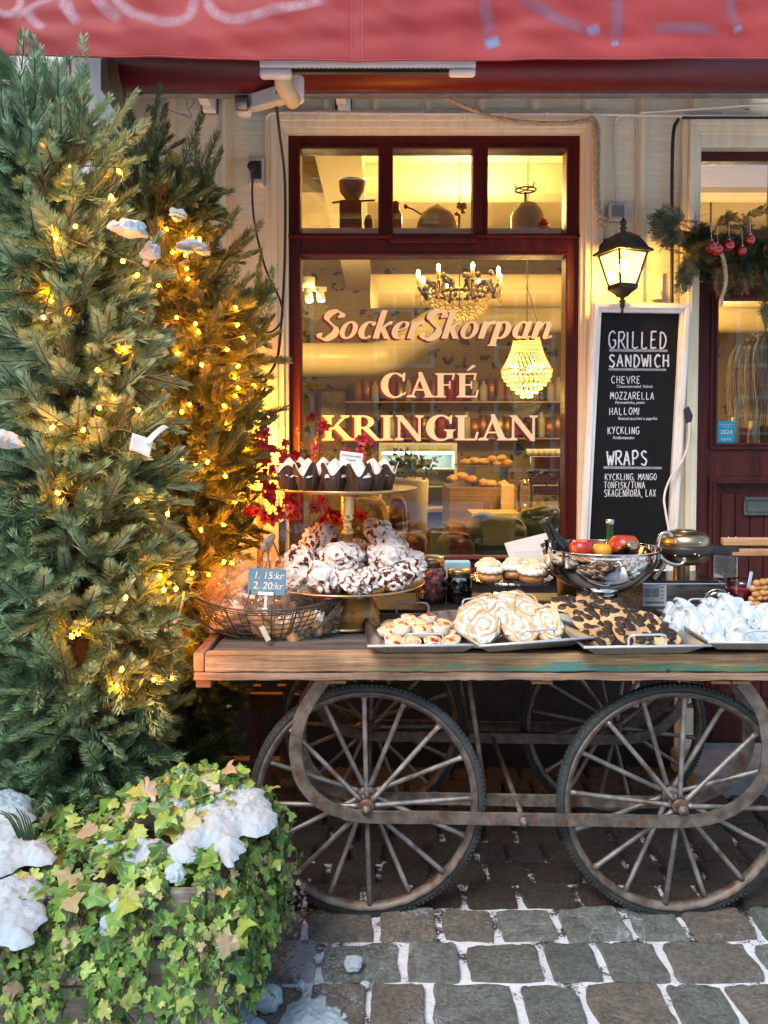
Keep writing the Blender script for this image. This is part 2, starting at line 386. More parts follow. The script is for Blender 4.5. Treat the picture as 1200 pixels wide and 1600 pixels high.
def gfn(u, vv):
    x = -40 + 80 * u; y = -40 + 80 * vv
    return (x, y, 0)
g.grid(gfn, 12, 12)
tag(g.build('cobbled_ground', MAT['joint']), kind='structure')

def stone_mat(name, cols, moss, dusty=0.85):
    N = Nodes(name); v = N.mapping(); r = N.island()
    c = N.ramp(r, cols)
    n1 = N.noise(v, 14, 8, 0.7); n2 = N.noise(v, 70, 6, 0.75)
    c = N.mix(N.ramp(n1, [(0.36, 0.0), (0.66, 0.85)]), c, moss)
    c = N.mix(0.8, c, N.ramp(n2, [(0.3, 0.35), (0.7, 1.6)]), 'MULTIPLY')
    c = N.mix(N.ramp(N.noise(v, 34, 6, 0.8), [(0.66, 0.0), (0.74, 0.7)]), c, (0.6, 0.62, 0.63))
    dust = N.math('ADD', N.math('MULTIPLY', N.noise(N.mapping(loc=(7, 3, 0)), 3.2, 4, 0.6), 0.62), N.math('MULTIPLY', N.noise(v, 95, 5, 0.8), 0.38))
    c = N.mix(N.ramp(dust, [(0.555, 0.0), (0.60, dusty)]), c, (0.62, 0.68, 0.72))
    N.set(base=c, rough=N.ramp(n1, [(0.3, 0.32), (0.7, 0.75)]), spec=0.5)
    N.bump(N.math('ADD', n1, N.math('MULTIPLY', n2, 1.4)), 1.0, 0.02); return N.m
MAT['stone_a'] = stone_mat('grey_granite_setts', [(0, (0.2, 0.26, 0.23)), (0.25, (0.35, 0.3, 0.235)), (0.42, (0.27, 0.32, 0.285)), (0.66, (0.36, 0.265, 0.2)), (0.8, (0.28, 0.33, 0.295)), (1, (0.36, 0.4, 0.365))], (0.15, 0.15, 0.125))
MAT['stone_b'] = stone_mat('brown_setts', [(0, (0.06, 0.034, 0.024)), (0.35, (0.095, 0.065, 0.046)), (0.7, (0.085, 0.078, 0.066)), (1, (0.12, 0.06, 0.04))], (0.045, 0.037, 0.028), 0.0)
def stones(mb, rows, x0, x1, wmin, wmax, gap, h):
    rnd = random.Random(11)
    for (y0, y1) in rows:
        x = x0 - rnd.random() * wmax
        while x < x1:
            wd = rnd.uniform(wmin, wmax); cx, cy = x + wd / 2, (y0 + y1) / 2
            a, b = (wd / 2 - gap / 2) * rnd.uniform(.95, 1.02), ((y1 - y0) / 2 - gap / 2) * rnd.uniform(.95, 1.04); sd = rnd.random() * 99; tz = rnd.uniform(-0.005, 0.005); rz = rnd.uniform(-0.05, 0.05)
            tx, ty = rnd.uniform(-0.03, 0.03), rnd.uniform(-0.03, 0.03); nn = 15
            def fn(u, vv):
                p = (u * 2 - 1); q = (vv * 2 - 1)
                sgn = lambda t: math.copysign(abs(t) ** 0.55, t)
                p, q = sgn(p), sgn(q)
                k = (abs(p) ** 13 + abs(q) ** 13)
                sc_ = 1 - 0.05 * (abs(p * q) ** 4)
                wob = 1 + 0.10 * noise.noise(Vector((p * 1.1 + sd, q * 1.1, sd))) + 0.05 * noise.noise(Vector((p * 3.3 + sd, q * 3.3, sd + 4)))
                px_, py_ = p * a * sc_ * wob, q * b * sc_ * wob
                z = 0.004 + h * (1 - min(1, k) ** 1.3) + 0.0055 * noise.noise(Vector((px_ * 55 + sd, py_ * 60, 3))) + 0.005 * noise.noise(Vector((px_ * 22 + sd, py_ * 22, 0))) + tx * px_ + ty * py_ + tz
                if max(abs(p), abs(q)) > 0.999: z = -0.02
                c_, s_ = math.cos(rz), math.sin(rz)
                return (cx + px_ * c_ - py_ * s_, cy + px_ * s_ + py_ * c_, z)
            mb.grid(fn, nn, nn); x += wd
rowsA = [(1.36, 1.54), (1.54, 1.735), (1.735, 1.935), (1.935, 2.125), (2.125, 2.305), (2.305, 2.475)]
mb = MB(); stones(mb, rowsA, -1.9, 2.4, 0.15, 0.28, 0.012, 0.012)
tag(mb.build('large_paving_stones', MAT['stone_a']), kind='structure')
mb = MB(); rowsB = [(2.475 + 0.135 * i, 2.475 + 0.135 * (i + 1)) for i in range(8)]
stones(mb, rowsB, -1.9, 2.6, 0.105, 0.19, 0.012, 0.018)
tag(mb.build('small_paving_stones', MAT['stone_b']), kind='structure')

# ------------------------------------------------------------------ the cafe facade
fac = empty('cafe_building', (0, WALL, 0), 'cream boarded café front with dark red window and door frames and warm lit room', 'building')
wz = lambda py: ZZ(py, WALL)
wx = lambda px: XX(px, WALL)
ZTOP = 4.4
win_l, win_r, win_t, win_b = wx(452), wx(903), wz(210), wz(886)
dr_l, dr_r, dr_t = wx(1087), wx(1420), wz(214)
ld_r = wx(78); ld_l = wx(-260); ld_t = wz(222)
mb = MB(); TH = 0.16
mb.bx(wx(196), win_l, WALL, WALL + TH, 0, ZTOP)
mb.bx(win_l, win_r, WALL, WALL + TH, win_t, ZTOP); mb.bx(win_l, win_r, WALL, WALL + TH, 0, win_b)
mb.bx(win_r, dr_l, WALL, WALL + TH, 0, ZTOP); mb.bx(dr_l, dr_r, WALL, WALL + TH, dr_t, ZTOP); mb.bx(dr_r, 5.0, WALL, WALL + TH, 0, ZTOP)
wall = mb.build('wall', MAT['cream_wall'], fac)
# moulded battens
def batten(mb, x, z0, z1, wd=0.05):
    y = WALL
    for (k, d) in ((1.0, 0.010), (0.62, 0.020), (0.34, 0.027)): mb.bx(x - wd * k / 2, x + wd * k / 2, y - d, y, z0, z1)
mb = MB()
for px in (270, 355): batten(mb, wx(px), 0.3, ZTOP)
for px in (996,): batten(mb, wx(px), 0.3, ZTOP)
for px in (437, 511, 587, 667, 750, 831, 912): batten(mb, wx(px), wz(176), ZTOP)
for px in (1078, 1157, 1238): batten(mb, wx(px), wz(172), ZTOP)
mb.build('batten', MAT['cream_trim'], wall, bevel=0.003)
MAT['white_wall'] = M('whitewashed_boards', (0.66, 0.65, 0.6), (0.76, 0.75, 0.71), 6, (8, 8, 0.6), 0.6, bump=0.3, bscale=24, c3=(0.45, 0.42, 0.36), s3=20, t3=(0.68, 0.76))
# white part to the left of the corner board, with its door
nbr = empty('white_house', (wx(60), WALL, 0), 'white boarded house front with a dark red door, behind the fir trees', 'building')
mb = MB(); mb.bx(ld_r, wx(196), WALL + 0.005, WALL + TH, 0, ZTOP); mb.bx(-4.5, ld_r, WALL + 0.005, WALL + TH, ld_t, ZTOP)
for px in (25, 108): batten(mb, wx(px), wz(90) if px < 80 else 0.3, ZTOP)
mb.bx(wx(190), wx(200), WALL - 0.035, WALL + 0.006, wz(640), ZTOP)
wl = mb.build('wall', MAT['white_wall'], nbr, bevel=0.003)
mb = MB(); mb.bx(ld_l, ld_r, WALL + 0.05, WALL + 0.1, 0.2, wz(352))
for i in range(14):
    x = ld_r - 0.02 - i * 0.055; mb.bx(x - 0.05, x, WALL + 0.036, WALL + 0.05, 0.22, wz(365))
for z in (wz(352), wz(420)): mb.bx(ld_l, ld_r, WALL + 0.02, WALL + 0.06, z - 0.05, z)
dl = mb.build('door', MAT['door_red'], nbr, bevel=0.004)
mb = MB(); mb.bx(ld_l, ld_r, WALL + 0.07, WALL + 0.09, wz(350), ld_t); mb.build('transom_pane', M('dull_grey_pane', (0.1, 0.12, 0.13), (0.2, 0.22, 0.23), 3, rough=0.12), nbr)
mb = MB(); mb.bx(ld_l, wx(60), 3.1, WALL, 0.0, 0.42); mb.bx(ld_l, wx(40), 2.75, 3.1, 0.0, 0.2)
mb.build('doorstep', M('painted_grey_step', (0.28, 0.3, 0.31), (0.36, 0.38, 0.39), 9, rough=0.7, bump=0.2), nbr, bevel=0.01)

mb = MB(); mb.bx(wx(200), dr_l - 0.09, WALL - 0.012, WALL + 0.002, 0, win_b - 0.04); mb.build('shaded_plinth', M('black_brown_shaded_plinth', (0.014, 0.011, 0.009), (0.03, 0.022, 0.017), 6, (5, 5, 1), 0.6, bump=0.2), wall)  # near-black tone also holds the shade on the wall behind the cart
# --- the window: cream casing, dark red frame, panes, lettering
mb = MB()
def casing(mb, x0, x1, zt, zb, wd, sides=('l', 'r', 't')):
    for k, (a, d) in enumerate(((0.0, 0.030), (0.28, 0.046), (0.55, 0.036), (0.82, 0.020))):
        b_ = (0.28, 0.55, 0.82, 1.0)[k]
        o0, o1 = wd * (1 - a), wd * (1 - b_)
        if 'l' in sides: mb.bx(x0 - o0, x0 - o1, WALL - d, WALL + 0.001, zb, zt + o1)
        if 'r' in sides: mb.bx(x1 + o1, x1 + o0, WALL - d, WALL + 0.001, zb, zt + o1)
        if 't' in sides: mb.bx(x0 - o0, x1 + o0, WALL - d, WALL + 0.001, zt + o1, zt + o0)
casing(mb, win_l, win_r, win_t, win_b - 0.02, 0.098)
mb2 = MB(); FY = WALL + 0.012
fw = 0.05
gl_l, gl_r, gl_t, gl_b = wx(470), wx(883), wz(398), wz(872)
tr_t = wz(364)
mb2.bx(win_l, gl_l, FY, FY + 0.09, win_b, win_t); mb2.bx(gl_r, win_r, FY, FY + 0.09, win_b, win_t)
mb2.bx(gl_l, gl_r, FY, FY + 0.09, wz(231), win_t); mb2.bx(gl_l, gl_r, FY, FY + 0.09, gl_t, tr_t); mb2.bx(gl_l, gl_r, FY, FY + 0.09, win_b, gl_b)
for a_, b_ in ((591, 614), (738, 761)): mb2.bx(wx(a_), wx(b_), FY, FY + 0.09, tr_t, wz(231))
# glazing beads and raised edges
def bead(mb, x0, x1, z0, z1, t=0.012, y=FY):
    mb.bx(x0 - t, x0, y - 0.008, y, z0 - t, z1 + t); mb.bx(x1, x1 + t, y - 0.008, y, z0 - t, z1 + t)
    mb.bx(x0, x1, y - 0.008, y, z0 - t, z0); mb.bx(x0, x1, y - 0.008, y, z1, z1 + t)
for a_, b_ in ((470, 591), (614, 738), (761, 883)): bead(mb2, wx(a_) , wx(b_), tr_t, wz(231))
bead(mb2, gl_l, gl_r, gl_b, gl_t)
mb2.bx(win_l, win_r, FY - 0.022, FY, wz(372), wz(367)); mb2.bx(wx(610), wx(744), FY - 0.03, FY, wz(380), wz(372))
mb2.bx(win_l - 0.03, win_r + 0.03, WALL - 0.06, WALL + 0.02, win_b - 0.035, win_b)
winf = mb2.build('window', MAT['red_wood'], fac, bevel=0.003)
mb.build('window_casing', MAT['cream_trim'], winf, bevel=0.003)
mb = MB()
for a_, b_ in ((470, 591), (614, 738), (761, 883)): mb.bx(wx(a_), wx(b_), GLASS, GLASS + 0.004, tr_t, wz(231))
mb.bx(gl_l, gl_r, GLASS, GLASS + 0.004, gl_b, gl_t)
mb.build('glass', MAT['glass_pane'], winf)

# --- painted lettering (own broad-nib glyphs)
def nib(pts, thick, thin, ang=30, n=10, closed=False):
    P = [Vector((p[0], p[1], 0)) for p in pts]; P = catmull(P, n, closed) if len(P) > 2 else [P[0].lerp(P[1], i / 6) for i in range(7)]
    m = len(P); L, Rr = [], []
    for i in range(m):
        d = (P[(i + 1) % m] - P[i - 1]) if closed else (P[min(i + 1, m - 1)] - P[max(i - 1, 0)])
        phi = math.atan2(d.y, d.x); wd = max(thin, thick * abs(math.sin(phi - R(ang)))); nrm = Vector((-d.y, d.x, 0)).normalized()
        L.append(P[i] + nrm * wd / 2); Rr.append(P[i] - nrm * wd / 2)
    q = []
    for i in range(m if closed else m - 1):
        j = (i + 1) % m; q.append([L[i], L[j], Rr[j], Rr[i]])
    return q
def poly(*pts): return [[Vector((x, y, 0)) for x, y in pts]]
def arcs(cx, cy, rx, ry, a0, a1, irx, iry, dx=0, n=28):
    q = []
    for i in range(n):
        pts = []
        for a, (x_, y_, o) in ((a0 + (a1 - a0) * i / n, (rx, ry, 0)), (a0 + (a1 - a0) * (i + 1) / n, (rx, ry, 0)), (a0 + (a1 - a0) * (i + 1) / n, (irx, iry, dx)), (a0 + (a1 - a0) * i / n, (irx, iry, dx))):
            pts.append(Vector((cx + o + x_ * math.cos(R(a)), cy + y_ * math.sin(R(a)), 0)))
        q.append(pts)
    return q
TS, TN = 0.205, 0.07
def foot(x, w_, y=0.0, up=1):
    h_ = 0.05 * up
    return poly((x - w_, y), (x + w_, y), (x + w_ * 0.9, y + h_), (x + w_ * 0.45, y + h_ * 2.1), (x - w_ * 0.45, y + h_ * 2.1), (x - w_ * 0.9, y + h_))
def stemg(x, w_=TS, y0=0, y1=1, sf=0.2): return poly((x - w_ / 2, y0), (x + w_ / 2, y0), (x + w_ / 2, y1), (x - w_ / 2, y1)) + foot(x, sf, y0, 1) + foot(x, sf, y1, -1)
CAP = {
 'C': (0.92, lambda: arcs(0.5, 0.5, 0.46, 0.53, 48, 318, 0.25, 0.46, 0.04) + poly((0.80, 0.66), (0.86, 0.66), (0.88, 1.0), (0.84, 1.02), (0.74, 0.9)) + poly((0.79, 0.12), (0.85, 0.1), (0.90, 0.2), (0.86, 0.24))),
 'G': (1.0, lambda: arcs(0.5, 0.5, 0.46, 0.53, 48, 310, 0.25, 0.46, 0.04) + poly((0.80, 0.66), (0.86, 0.66), (0.88, 1.0), (0.84, 1.02), (0.74, 0.9)) + poly((0.70, 0.04), (0.90, 0.1), (0.90, 0.42), (0.70, 0.42)) + foot(0.80, 0.19, 0.44, -1)),
 'A': (0.96, lambda: poly((0.14, 0.02), (0.22, 0.02), (0.52, 0.9), (0.48, 1.04)) + poly((0.40, 1.04), (0.52, 1.06), (0.89, 0.02), (0.66, 0.02), (0.42, 0.82)) + poly((0.26, 0.28), (0.66, 0.28), (0.64, 0.35), (0.28, 0.35)) + foot(0.16, 0.17) + foot(0.79, 0.2)),
 'F': (0.74, lambda: stemg(0.2) + poly((0.2, 0.93), (0.66, 0.93), (0.66, 1.0), (0.2, 1.0)) + poly((0.58, 0.72), (0.64, 0.72), (0.70, 1.0), (0.62, 1.0)) + poly((0.2, 0.48), (0.52, 0.48), (0.52, 0.55), (0.2, 0.55)) + poly((0.49, 0.36), (0.54, 0.36), (0.54, 0.67), (0.49, 0.67))),
 'E': (0.80, lambda: CAP['F'][1]() + poly((0.2, 0), (0.68, 0), (0.68, 0.07), (0.2, 0.07)) + poly((0.63, 0), (0.70, 0), (0.77, 0.31), (0.71, 0.31))),
 'É': (0.80, lambda: CAP['E'][1]() + poly((0.34, 1.1), (0.42, 1.1), (0.68, 1.3), (0.54, 1.34))),
 'K': (0.98, lambda: stemg(0.2) + poly((0.26, 0.40), (0.36, 0.44), (0.80, 0.97), (0.68, 0.97)) + poly((0.36, 0.5), (0.5, 0.64), (0.97, 0.02), (0.72, 0.02)) + foot(0.74, 0.15, 1, -1) + foot(0.84, 0.18)),
 'R': (0.94, lambda: stemg(0.2) + arcs(0.36, 0.735, 0.36, 0.265, -90, 90, 0.17, 0.2) + poly((0.2, 0.94), (0.38, 0.935), (0.38, 1.0), (0.2, 1.0)) + poly((0.2, 0.47), (0.38, 0.47), (0.38, 0.535), (0.2, 0.535)) + poly((0.34, 0.48), (0.54, 0.52), (0.88, 0.05), (1.0, 0.03), (1.0, -0.02), (0.76, -0.02))),
 'I': (0.46, lambda: stemg(0.22)),
 'N': (1.04, lambda: poly((0.15, 0), (0.23, 0), (0.23, 1), (0.15, 1)) + poly((0.06, 1.0), (0.3, 1.0), (0.88, 0.1), (0.88, -0.03), (0.76, -0.03), (0.14, 0.92)) + poly((0.80, 0), (0.88, 0), (0.88, 1), (0.80, 1)) + foot(0.19, 0.15) + foot(0.84, 0.15, 1, -1)),
 'L': (0.78, lambda: stemg(0.2) + poly((0.2, 0), (0.66, 0), (0.66, 0.07), (0.2, 0.07)) + poly((0.61, 0), (0.69, 0), (0.76, 0.34), (0.69, 0.34))),
}
T2, t2 = 0.19, 0.06
def lstem(x, y0, y1): return nib([(x - 0.07, y1 - 0.06), (x, y1)], T2 * .7, t2) + poly((x - T2 / 2, y0), (x + T2 / 2, y0), (x + T2 / 2, y1), (x - T2 / 2, y1 - 0.03))
LOW = {
 'o': (0.60, lambda: arcs(0.29, 0.315, 0.27, 0.335, 0, 360, 0.11, 0.265, 0)),
 'c': (0.50, lambda: arcs(0.29, 0.315, 0.27, 0.335, 50, 315, 0.105, 0.265, 0.03) + poly((0.36, 0.5), (0.48, 0.47), (0.5, 0.6), (0.4, 0.64))),
 'e': (0.53, lambda: arcs(0.29, 0.315, 0.27, 0.335, 100, 318, 0.105, 0.265, 0.03) + nib([(0.24, 0.62), (0.40, 0.6), (0.45, 0.47), (0.34, 0.36), (0.15, 0.29)], 0.12, 0.05, 10)),
 'r': (0.44, lambda: lstem(0.15, 0, 0.64) + nib([(0.18, 0.36), (0.28, 0.54), (0.38, 0.6), (0.46, 0.56)], 0.15, 0.05, 100) ),
 'k': (0.58, lambda: lstem(0.15, 0, 1.06) + nib([(0.2, 0.3), (0.32, 0.46), (0.44, 0.58), (0.52, 0.58)], 0.13, 0.05, 100) + poly((0.22, 0.32), (0.34, 0.42), (0.58, 0.03), (0.62, 0.0), (0.42, -0.01))),
 'p': (0.63, lambda: lstem(0.15, -0.28, 0.64) + foot(0.15, 0.15, -0.28) + arcs(0.32, 0.315, 0.26, 0.335, -125, 135, 0.095, 0.265, -0.02)),
 'a': (0.64, lambda: arcs(0.29, 0.315, 0.26, 0.335, 45, 330, 0.095, 0.265, 0.02) + poly((0.38, 0.0), (0.55, 0.0), (0.55, 0.65), (0.38, 0.62)) + nib([(0.5, 0.04), (0.58, 0.02), (0.65, 0.09)], 0.1, 0.05)),
 'n': (0.68, lambda: lstem(0.15, 0, 0.64) + nib([(0.17, 0.34), (0.28, 0.54), (0.41, 0.6), (0.49, 0.5), (0.49, 0.3), (0.49, 0.1), (0.53, 0.02), (0.62, 0.05), (0.68, 0.11)], 0.17, 0.05, 12)),
 'S': (0.68, lambda: nib([(0.60, 0.78), (0.56, 0.93), (0.40, 1.01), (0.2, 0.93), (0.17, 0.74), (0.34, 0.56), (0.52, 0.38), (0.53, 0.16), (0.34, -0.01), (0.14, 0.03), (0.06, 0.2)], 0.27, 0.06, 150, 8)),
}
def lay(text, glyphs, shear=0.0, track=0.0):
    x = 0; quads = []
    for ch in text:
        adv, fn = glyphs[ch]
        quads.append([[Vector((p.x + x + shear * p.y, p.y, 0)) for p in q] for q in fn()]); x += adv + track
    return quads, x - track
def painted(text, glyphs, px0, px1, py_base, py_cap, shear, track, Yp):
    letters, wd = lay(text, glyphs, shear, track)
    xs = [p.x for L in letters for q in L for p in q]; x0m, x1m = min(xs), max(xs)
    X0, X1 = XX(px0, Yp), XX(px1, Yp); Zb = ZZ(py_base, Yp); Zc = ZZ(py_cap, Yp)
    ks, kz = (X1 - X0) / (x1m - x0m), (Zc - Zb)
    for (nm, m, dx, dz, dy) in (('lettering_shadow', MAT['red_paint'], -0.0115, -0.007, 0.0035), ('lettering', MAT['cream_paint'], 0, 0, 0.0)):
        mb = MB()
        for L in letters:
            for k, q in enumerate(L):
                mb.add([(X0 + (p.x - x0m) * ks + dx, Yp + dy - 0.00002 * (k % 90), Zb + p.y * kz + dz) for p in q], [tuple(range(len(q)))])
        mb.build(nm, m, winf)
GY = GLASS - 0.006
painted('SockerSkorpan', LOW, 495, 862, 529, 487, 0.27, -0.02, GY)
painted('CAFÉ', CAP, 595, 748, 621, 583, 0.0, 0.0, GY)
painted('KRINGLAN', CAP, 503, 841, 688, 649, 0.0, -0.04, GY)

# --- the door on the right
mb = MB(); casing(mb, dr_l, dr_r, dr_t, 0.0, 0.085)
mb.bx(dr_l - 0.0, dr_r, WALL - 0.016, WALL + 0.05, wz(232), dr_t)
dcas = mb
DY = WALL + 0.03
mb = MB(); zb = 0.12
g_l, g_r, g_t, g_b = wx(1122), wx(1330), wz(466), wz(692)
mb.bx(dr_l, dr_r, DY, DY + 0.06, wz(248), wz(233) - 0.001); mb.bx(dr_l, dr_r, DY - 0.01, DY + 0.06, wz(438), wz(402))
mb.bx(dr_l, g_l, DY, DY + 0.05, zb, wz(440)); mb.bx(g_r, dr_r, DY, DY + 0.05, zb, wz(440)); mb.bx(g_l, g_r, DY, DY + 0.05, g_t, wz(440))
pan_t = wz(756)
mb.bx(g_l, g_r, DY, DY + 0.05, pan_t, g_b); mb.bx(g_l, g_r, DY, DY + 0.05, zb, zb + 0.2)
mb.bx(g_l, g_r, DY + 0.02, DY + 0.05, zb + 0.2, pan_t)
for i in range(12):
    x = g_l + 0.035 + i * 0.066; mb.bx(x, min(x + 0.062, g_r), DY + 0.008, DY + 0.02, zb + 0.2, pan_t - 0.05)
def mould(mb, x0, x1, z0, z1, t, d):
    mb.bx(x0 - t, x0, DY - d, DY, z0 - t, z1 + t); mb.bx(x1, x1 + t, DY - d, DY, z0 - t, z1 + t); mb.bx(x0, x1, DY - d, DY, z0 - t, z0); mb.bx(x0, x1, DY - d, DY, z1, z1 + t)
mould(mb, g_l, g_r, g_b, g_t, 0.03, 0.012); mould(mb, g_l, g_r, g_b, g_t, 0.012, 0.02)
mould(mb, g_l, g_r, zb + 0.2, pan_t, 0.03, 0.014); mould(mb, g_l, g_r, zb + 0.2, pan_t, 0.013, 0.02)
door = mb.build('door', MAT['door_red'], fac, bevel=0.003)
dcas.build('door_casing', MAT['cream_trim'], door, bevel=0.003)
mb = MB(); mb.bx(g_l, g_r, DY + 0.02, DY + 0.024, g_b, g_t); mb.bx(dr_l, dr_r, DY + 0.02, DY + 0.024, wz(402), wz(248)); mb.build('door_glass', MAT['glass_pane'], door)
mb = MB(); s_l, s_r, s_t, s_b = wx(1168), wx(1255), wz(777), wz(806)
MAT['slot_metal'] = M('dull_slot_metal', (0.10, 0.12, 0.11), (0.17, 0.19, 0.18), 9, rough=0.42, metal=0.7)
mb.bx(s_l, s_r, DY - 0.006, DY + 0.008, s_b, s_t); mb.bx(s_l + 0.012, s_r - 0.012, DY - 0.012, DY - 0.006, s_b + 0.016, s_t - 0.02)
mb.bx(s_l, s_r, DY - 0.016, DY - 0.006, s_t - 0.014, s_t)
mb.build('letter_slot', MAT['slot_metal'], door, bevel=0.002)
mb = MB(); mb.bx(dr_l - 0.1, dr_r + 0.1, WALL - 0.3, DY + 0.3, 0, 0.115); mb.build('threshold', M('grey_stone_step', (0.2, 0.2, 0.19), (0.3, 0.3, 0.29), 12, rough=0.8, bump=0.2), door, bevel=0.01)
# sticker on the door glass
st = empty('door_sticker', (wx(1137), DY - 0.001, wz(676)), 'small turquoise 2024 sticker in the lower corner of the door glass', 'sticker')
mb = MB(); x0, x1, z0, z1 = XX(1122.5, DY), XX(1149, DY), ZZ(694, DY), ZZ(658, DY)
mb.bx(x0, x1, DY + 0.010, DY + 0.012, z0, z1); mb.build('backing', M('turquoise_sticker', (0.01, 0.25, 0.38), (0.012, 0.29, 0.43), 5, rough=0.4), st)
cx_ = (x0 + x1) / 2
for tx, sz_, zz in (('2024', 0.028, 0.52), ('VISITA', 0.017, 0.2), ('Rekommenderad av', 0.008, 0.86), ('branschen', 0.008, 0.76)):
    text_mesh(tx, sz_, Matrix.Translation((cx_, DY + 0.008, z0 + (z1 - z0) * zz)) @ FACE, MAT['paper'], 'sticker_print', st)

# ------------------------------------------------------------------ awning
def fabric_red():
    N = Nodes('faded_red_awning_cloth'); v = N.mapping()
    c = N.ramp(N.noise(N.mapping((1, 1, 1)), 3, 5), [(0.3, (0.25, 0.022, 0.022)), (0.7, (0.33, 0.036, 0.036))])
    N.set(base=c, rough=0.62, spec=0.3, sheen=0.15)
    N.bump(N.noise(N.mapping((1, 1, 1)), 600, 2), 0.06, 0.001); return N.m
MAT['awning_red'] = fabric_red()
MAT['spray_white'] = M('white_spray_paint', (0.70, 0.42, 0.45), (0.76, 0.52, 0.55), 12, rough=0.7)
MAT['spray_blue'] = M('blue_spray_paint', (0.34, 0.36, 0.5), (0.44, 0.36, 0.46), 30, rough=0.7)
MAT['cassette_red'] = M('dark_red_lacquer', (0.11, 0.003, 0.005), (0.14, 0.004, 0.007), 4, rough=0.45)
aw = empty('awning', (0.3, 2.7, 2.75), 'faded red awning with spray paint scribbles on its hanging front edge', 'awning')
VY = 2.62
def vz_bottom(x):
    px = 600 + x / VY * F_PX
    py = 86 + 10 * min(1, max(0, (px + 40) / 560)) - 4 * max(0, (px - 600) / 600)
    return ZZ(py, VY) + 0.0008 * math.sin(px * 0.031)
vtop = ZZ(-40, VY)
def vpoint(x, t):
    z = vz_bottom(x) * (1 - t) + vtop * t
    k_ = 0.25 + 0.75 * min(1, t * 3); y = VY + k_ * 0.020 * noise.noise(Vector((x * 4.5, z * 3.5, 2))) + k_ * 0.014 * noise.noise(Vector((x * 9 + z * 12, z * 8, 5))) + k_ * 0.010 * noise.noise(Vector((x * 2 - z * 7, z * 14, 8)))
    y += 0.006 * math.exp(-((x - XX(553, VY)) / 0.012) ** 2) * 0.5
    return Vector((x, y, z))
mb = MB(); XL, XR = XX(-90, VY), XX(1330, VY)
mb.grid(lambda u, v: vpoint(XL + (XR - XL) * u, v), 260, 26)
val = mb.build('valance', MAT['awning_red'], aw, solid=0.0015)
mb = MB(); mb.grid(lambda u, v: (XL + (XR - XL) * u, VY + 0.012 + v * 0.86, vtop + v * 0.36 + 0.01 * math.sin(v * 3) - 0.03 * v * (1 - v)), 40, 14); mb.build('canopy', M('darkened_awning_canopy', (0.07, 0.012, 0.011), (0.1, 0.018, 0.016), 4, rough=0.8), aw, solid=0.002)  # canopy colour darkened for a shaded underside and less red bounce on the wall
mb = MB()
for t in (0.015,): mb.tube([vpoint(XL + (XR - XL) * i / 200, t) + Vector((0, -0.002, 0)) for i in range(201)], 0.0012, 4)
for px in (551, 567): mb.tube([vpoint(XX(px, VY), t / 20) + Vector((0, -0.002, 0)) for t in range(21)], 0.0011, 4)
mb.build('seam', M('pale_pink_seam_thread', (0.46, 0.14, 0.14), rough=0.7), val)
# scribbles: soft spray lines that lie on the cloth
def spray(pts, wd, mat, name='scribble'):
    mb = MB(); P = catmull([Vector((a, b, 0)) for a, b in pts], 10)
    L = []
    for i, p in enumerate(P):
        d = P[min(i + 1, len(P) - 1)] - P[max(i - 1, 0)]; n_ = Vector((-d.y, d.x, 0)).normalized()
        row = []
        for k in (-1, -0.5, 0, 0.5, 1):
            q = p + n_ * wd * k / 2; x = XX(q.x, VY); zb_ = vz_bottom(x); z = ZZ(q.y, VY)
            pt = vpoint(x, (z - zb_) / (vtop - zb_)); row.append((pt.x, pt.y - 0.0022, pt.z))
        L.append(row)
    for i in range(len(L) - 1): mb.add([*L[i], *L[i + 1]], [(k, k + 1, k + 6, k + 5) for k in range(4)], 0, True)
    o = mb.build(name, mat, val); a_ = o.data.attributes.new('edge', 'FLOAT', 'POINT'); nvx = len(o.data.vertices); prof_ = [0, .75, 1, .75, 0]; seq = []
    for i in range(len(L) - 1): seq += [v_ * min(1, i / 5, (len(L) - 1 - i) / 5) for v_ in prof_] + [v_ * min(1, (i + 1) / 5, (len(L) - 2 - i) / 5) for v_ in prof_]
    a_.data.foreach_set('value', seq); return o
def spray_mat(name, c, amt):
    N = Nodes(name); N.set(base=c, rough=0.7)
    tr = N.n('ShaderNodeBsdfTransparent'); mx = N.n('ShaderNodeMixShader')
    n1 = N.noise(N.mapping(), 420, 4, 0.8); n2 = N.noise(N.mapping(), 14, 4)
    f = N.ramp(N.math('ADD', N.math('MULTIPLY', n1, 0.6), N.math('MULTIPLY', n2, 0.55)), [(0.45, amt * 0.25), (0.75, amt)])
    aa = N.n('ShaderNodeAttribute'); aa.attribute_name = 'edge'; f = N.math('MULTIPLY', f, aa.outputs['Fac'])
    N.l(f, mx.inputs[0]); N.l(tr.outputs[0], mx.inputs[1]); N.l(N.b.outputs[0], mx.inputs[2]); N.l(mx.outputs[0], N.out.inputs[0]); return N.m
SW, SB = spray_mat('thin_white_spray', (0.62, 0.38, 0.44), 0.85), spray_mat('thin_blue_spray', (0.24, 0.17, 0.27), 0.62)
for pts, wd in (([(-10, 12), (20, 22), (38, 10), (40, -20)], 17), ([(30, 30), (60, 8), (100, -8), (108, 10), (125, 32)], 16), ([(48, 12), (62, 32), (82, 48)], 19), ([(110, -10), (118, 18), (134, 38)], 22),
                ([(150, -20), (170, 10), (200, 34)], 24), ([(185, -20), (195, 6), (225, 26), (270, 36), (300, 24), (312, -20)], 22), ([(328, -20), (332, 8), (350, 26), (385, 30), (420, 18), (470, 8), (520, -10)], 22)):
    spray(pts, wd, SW)
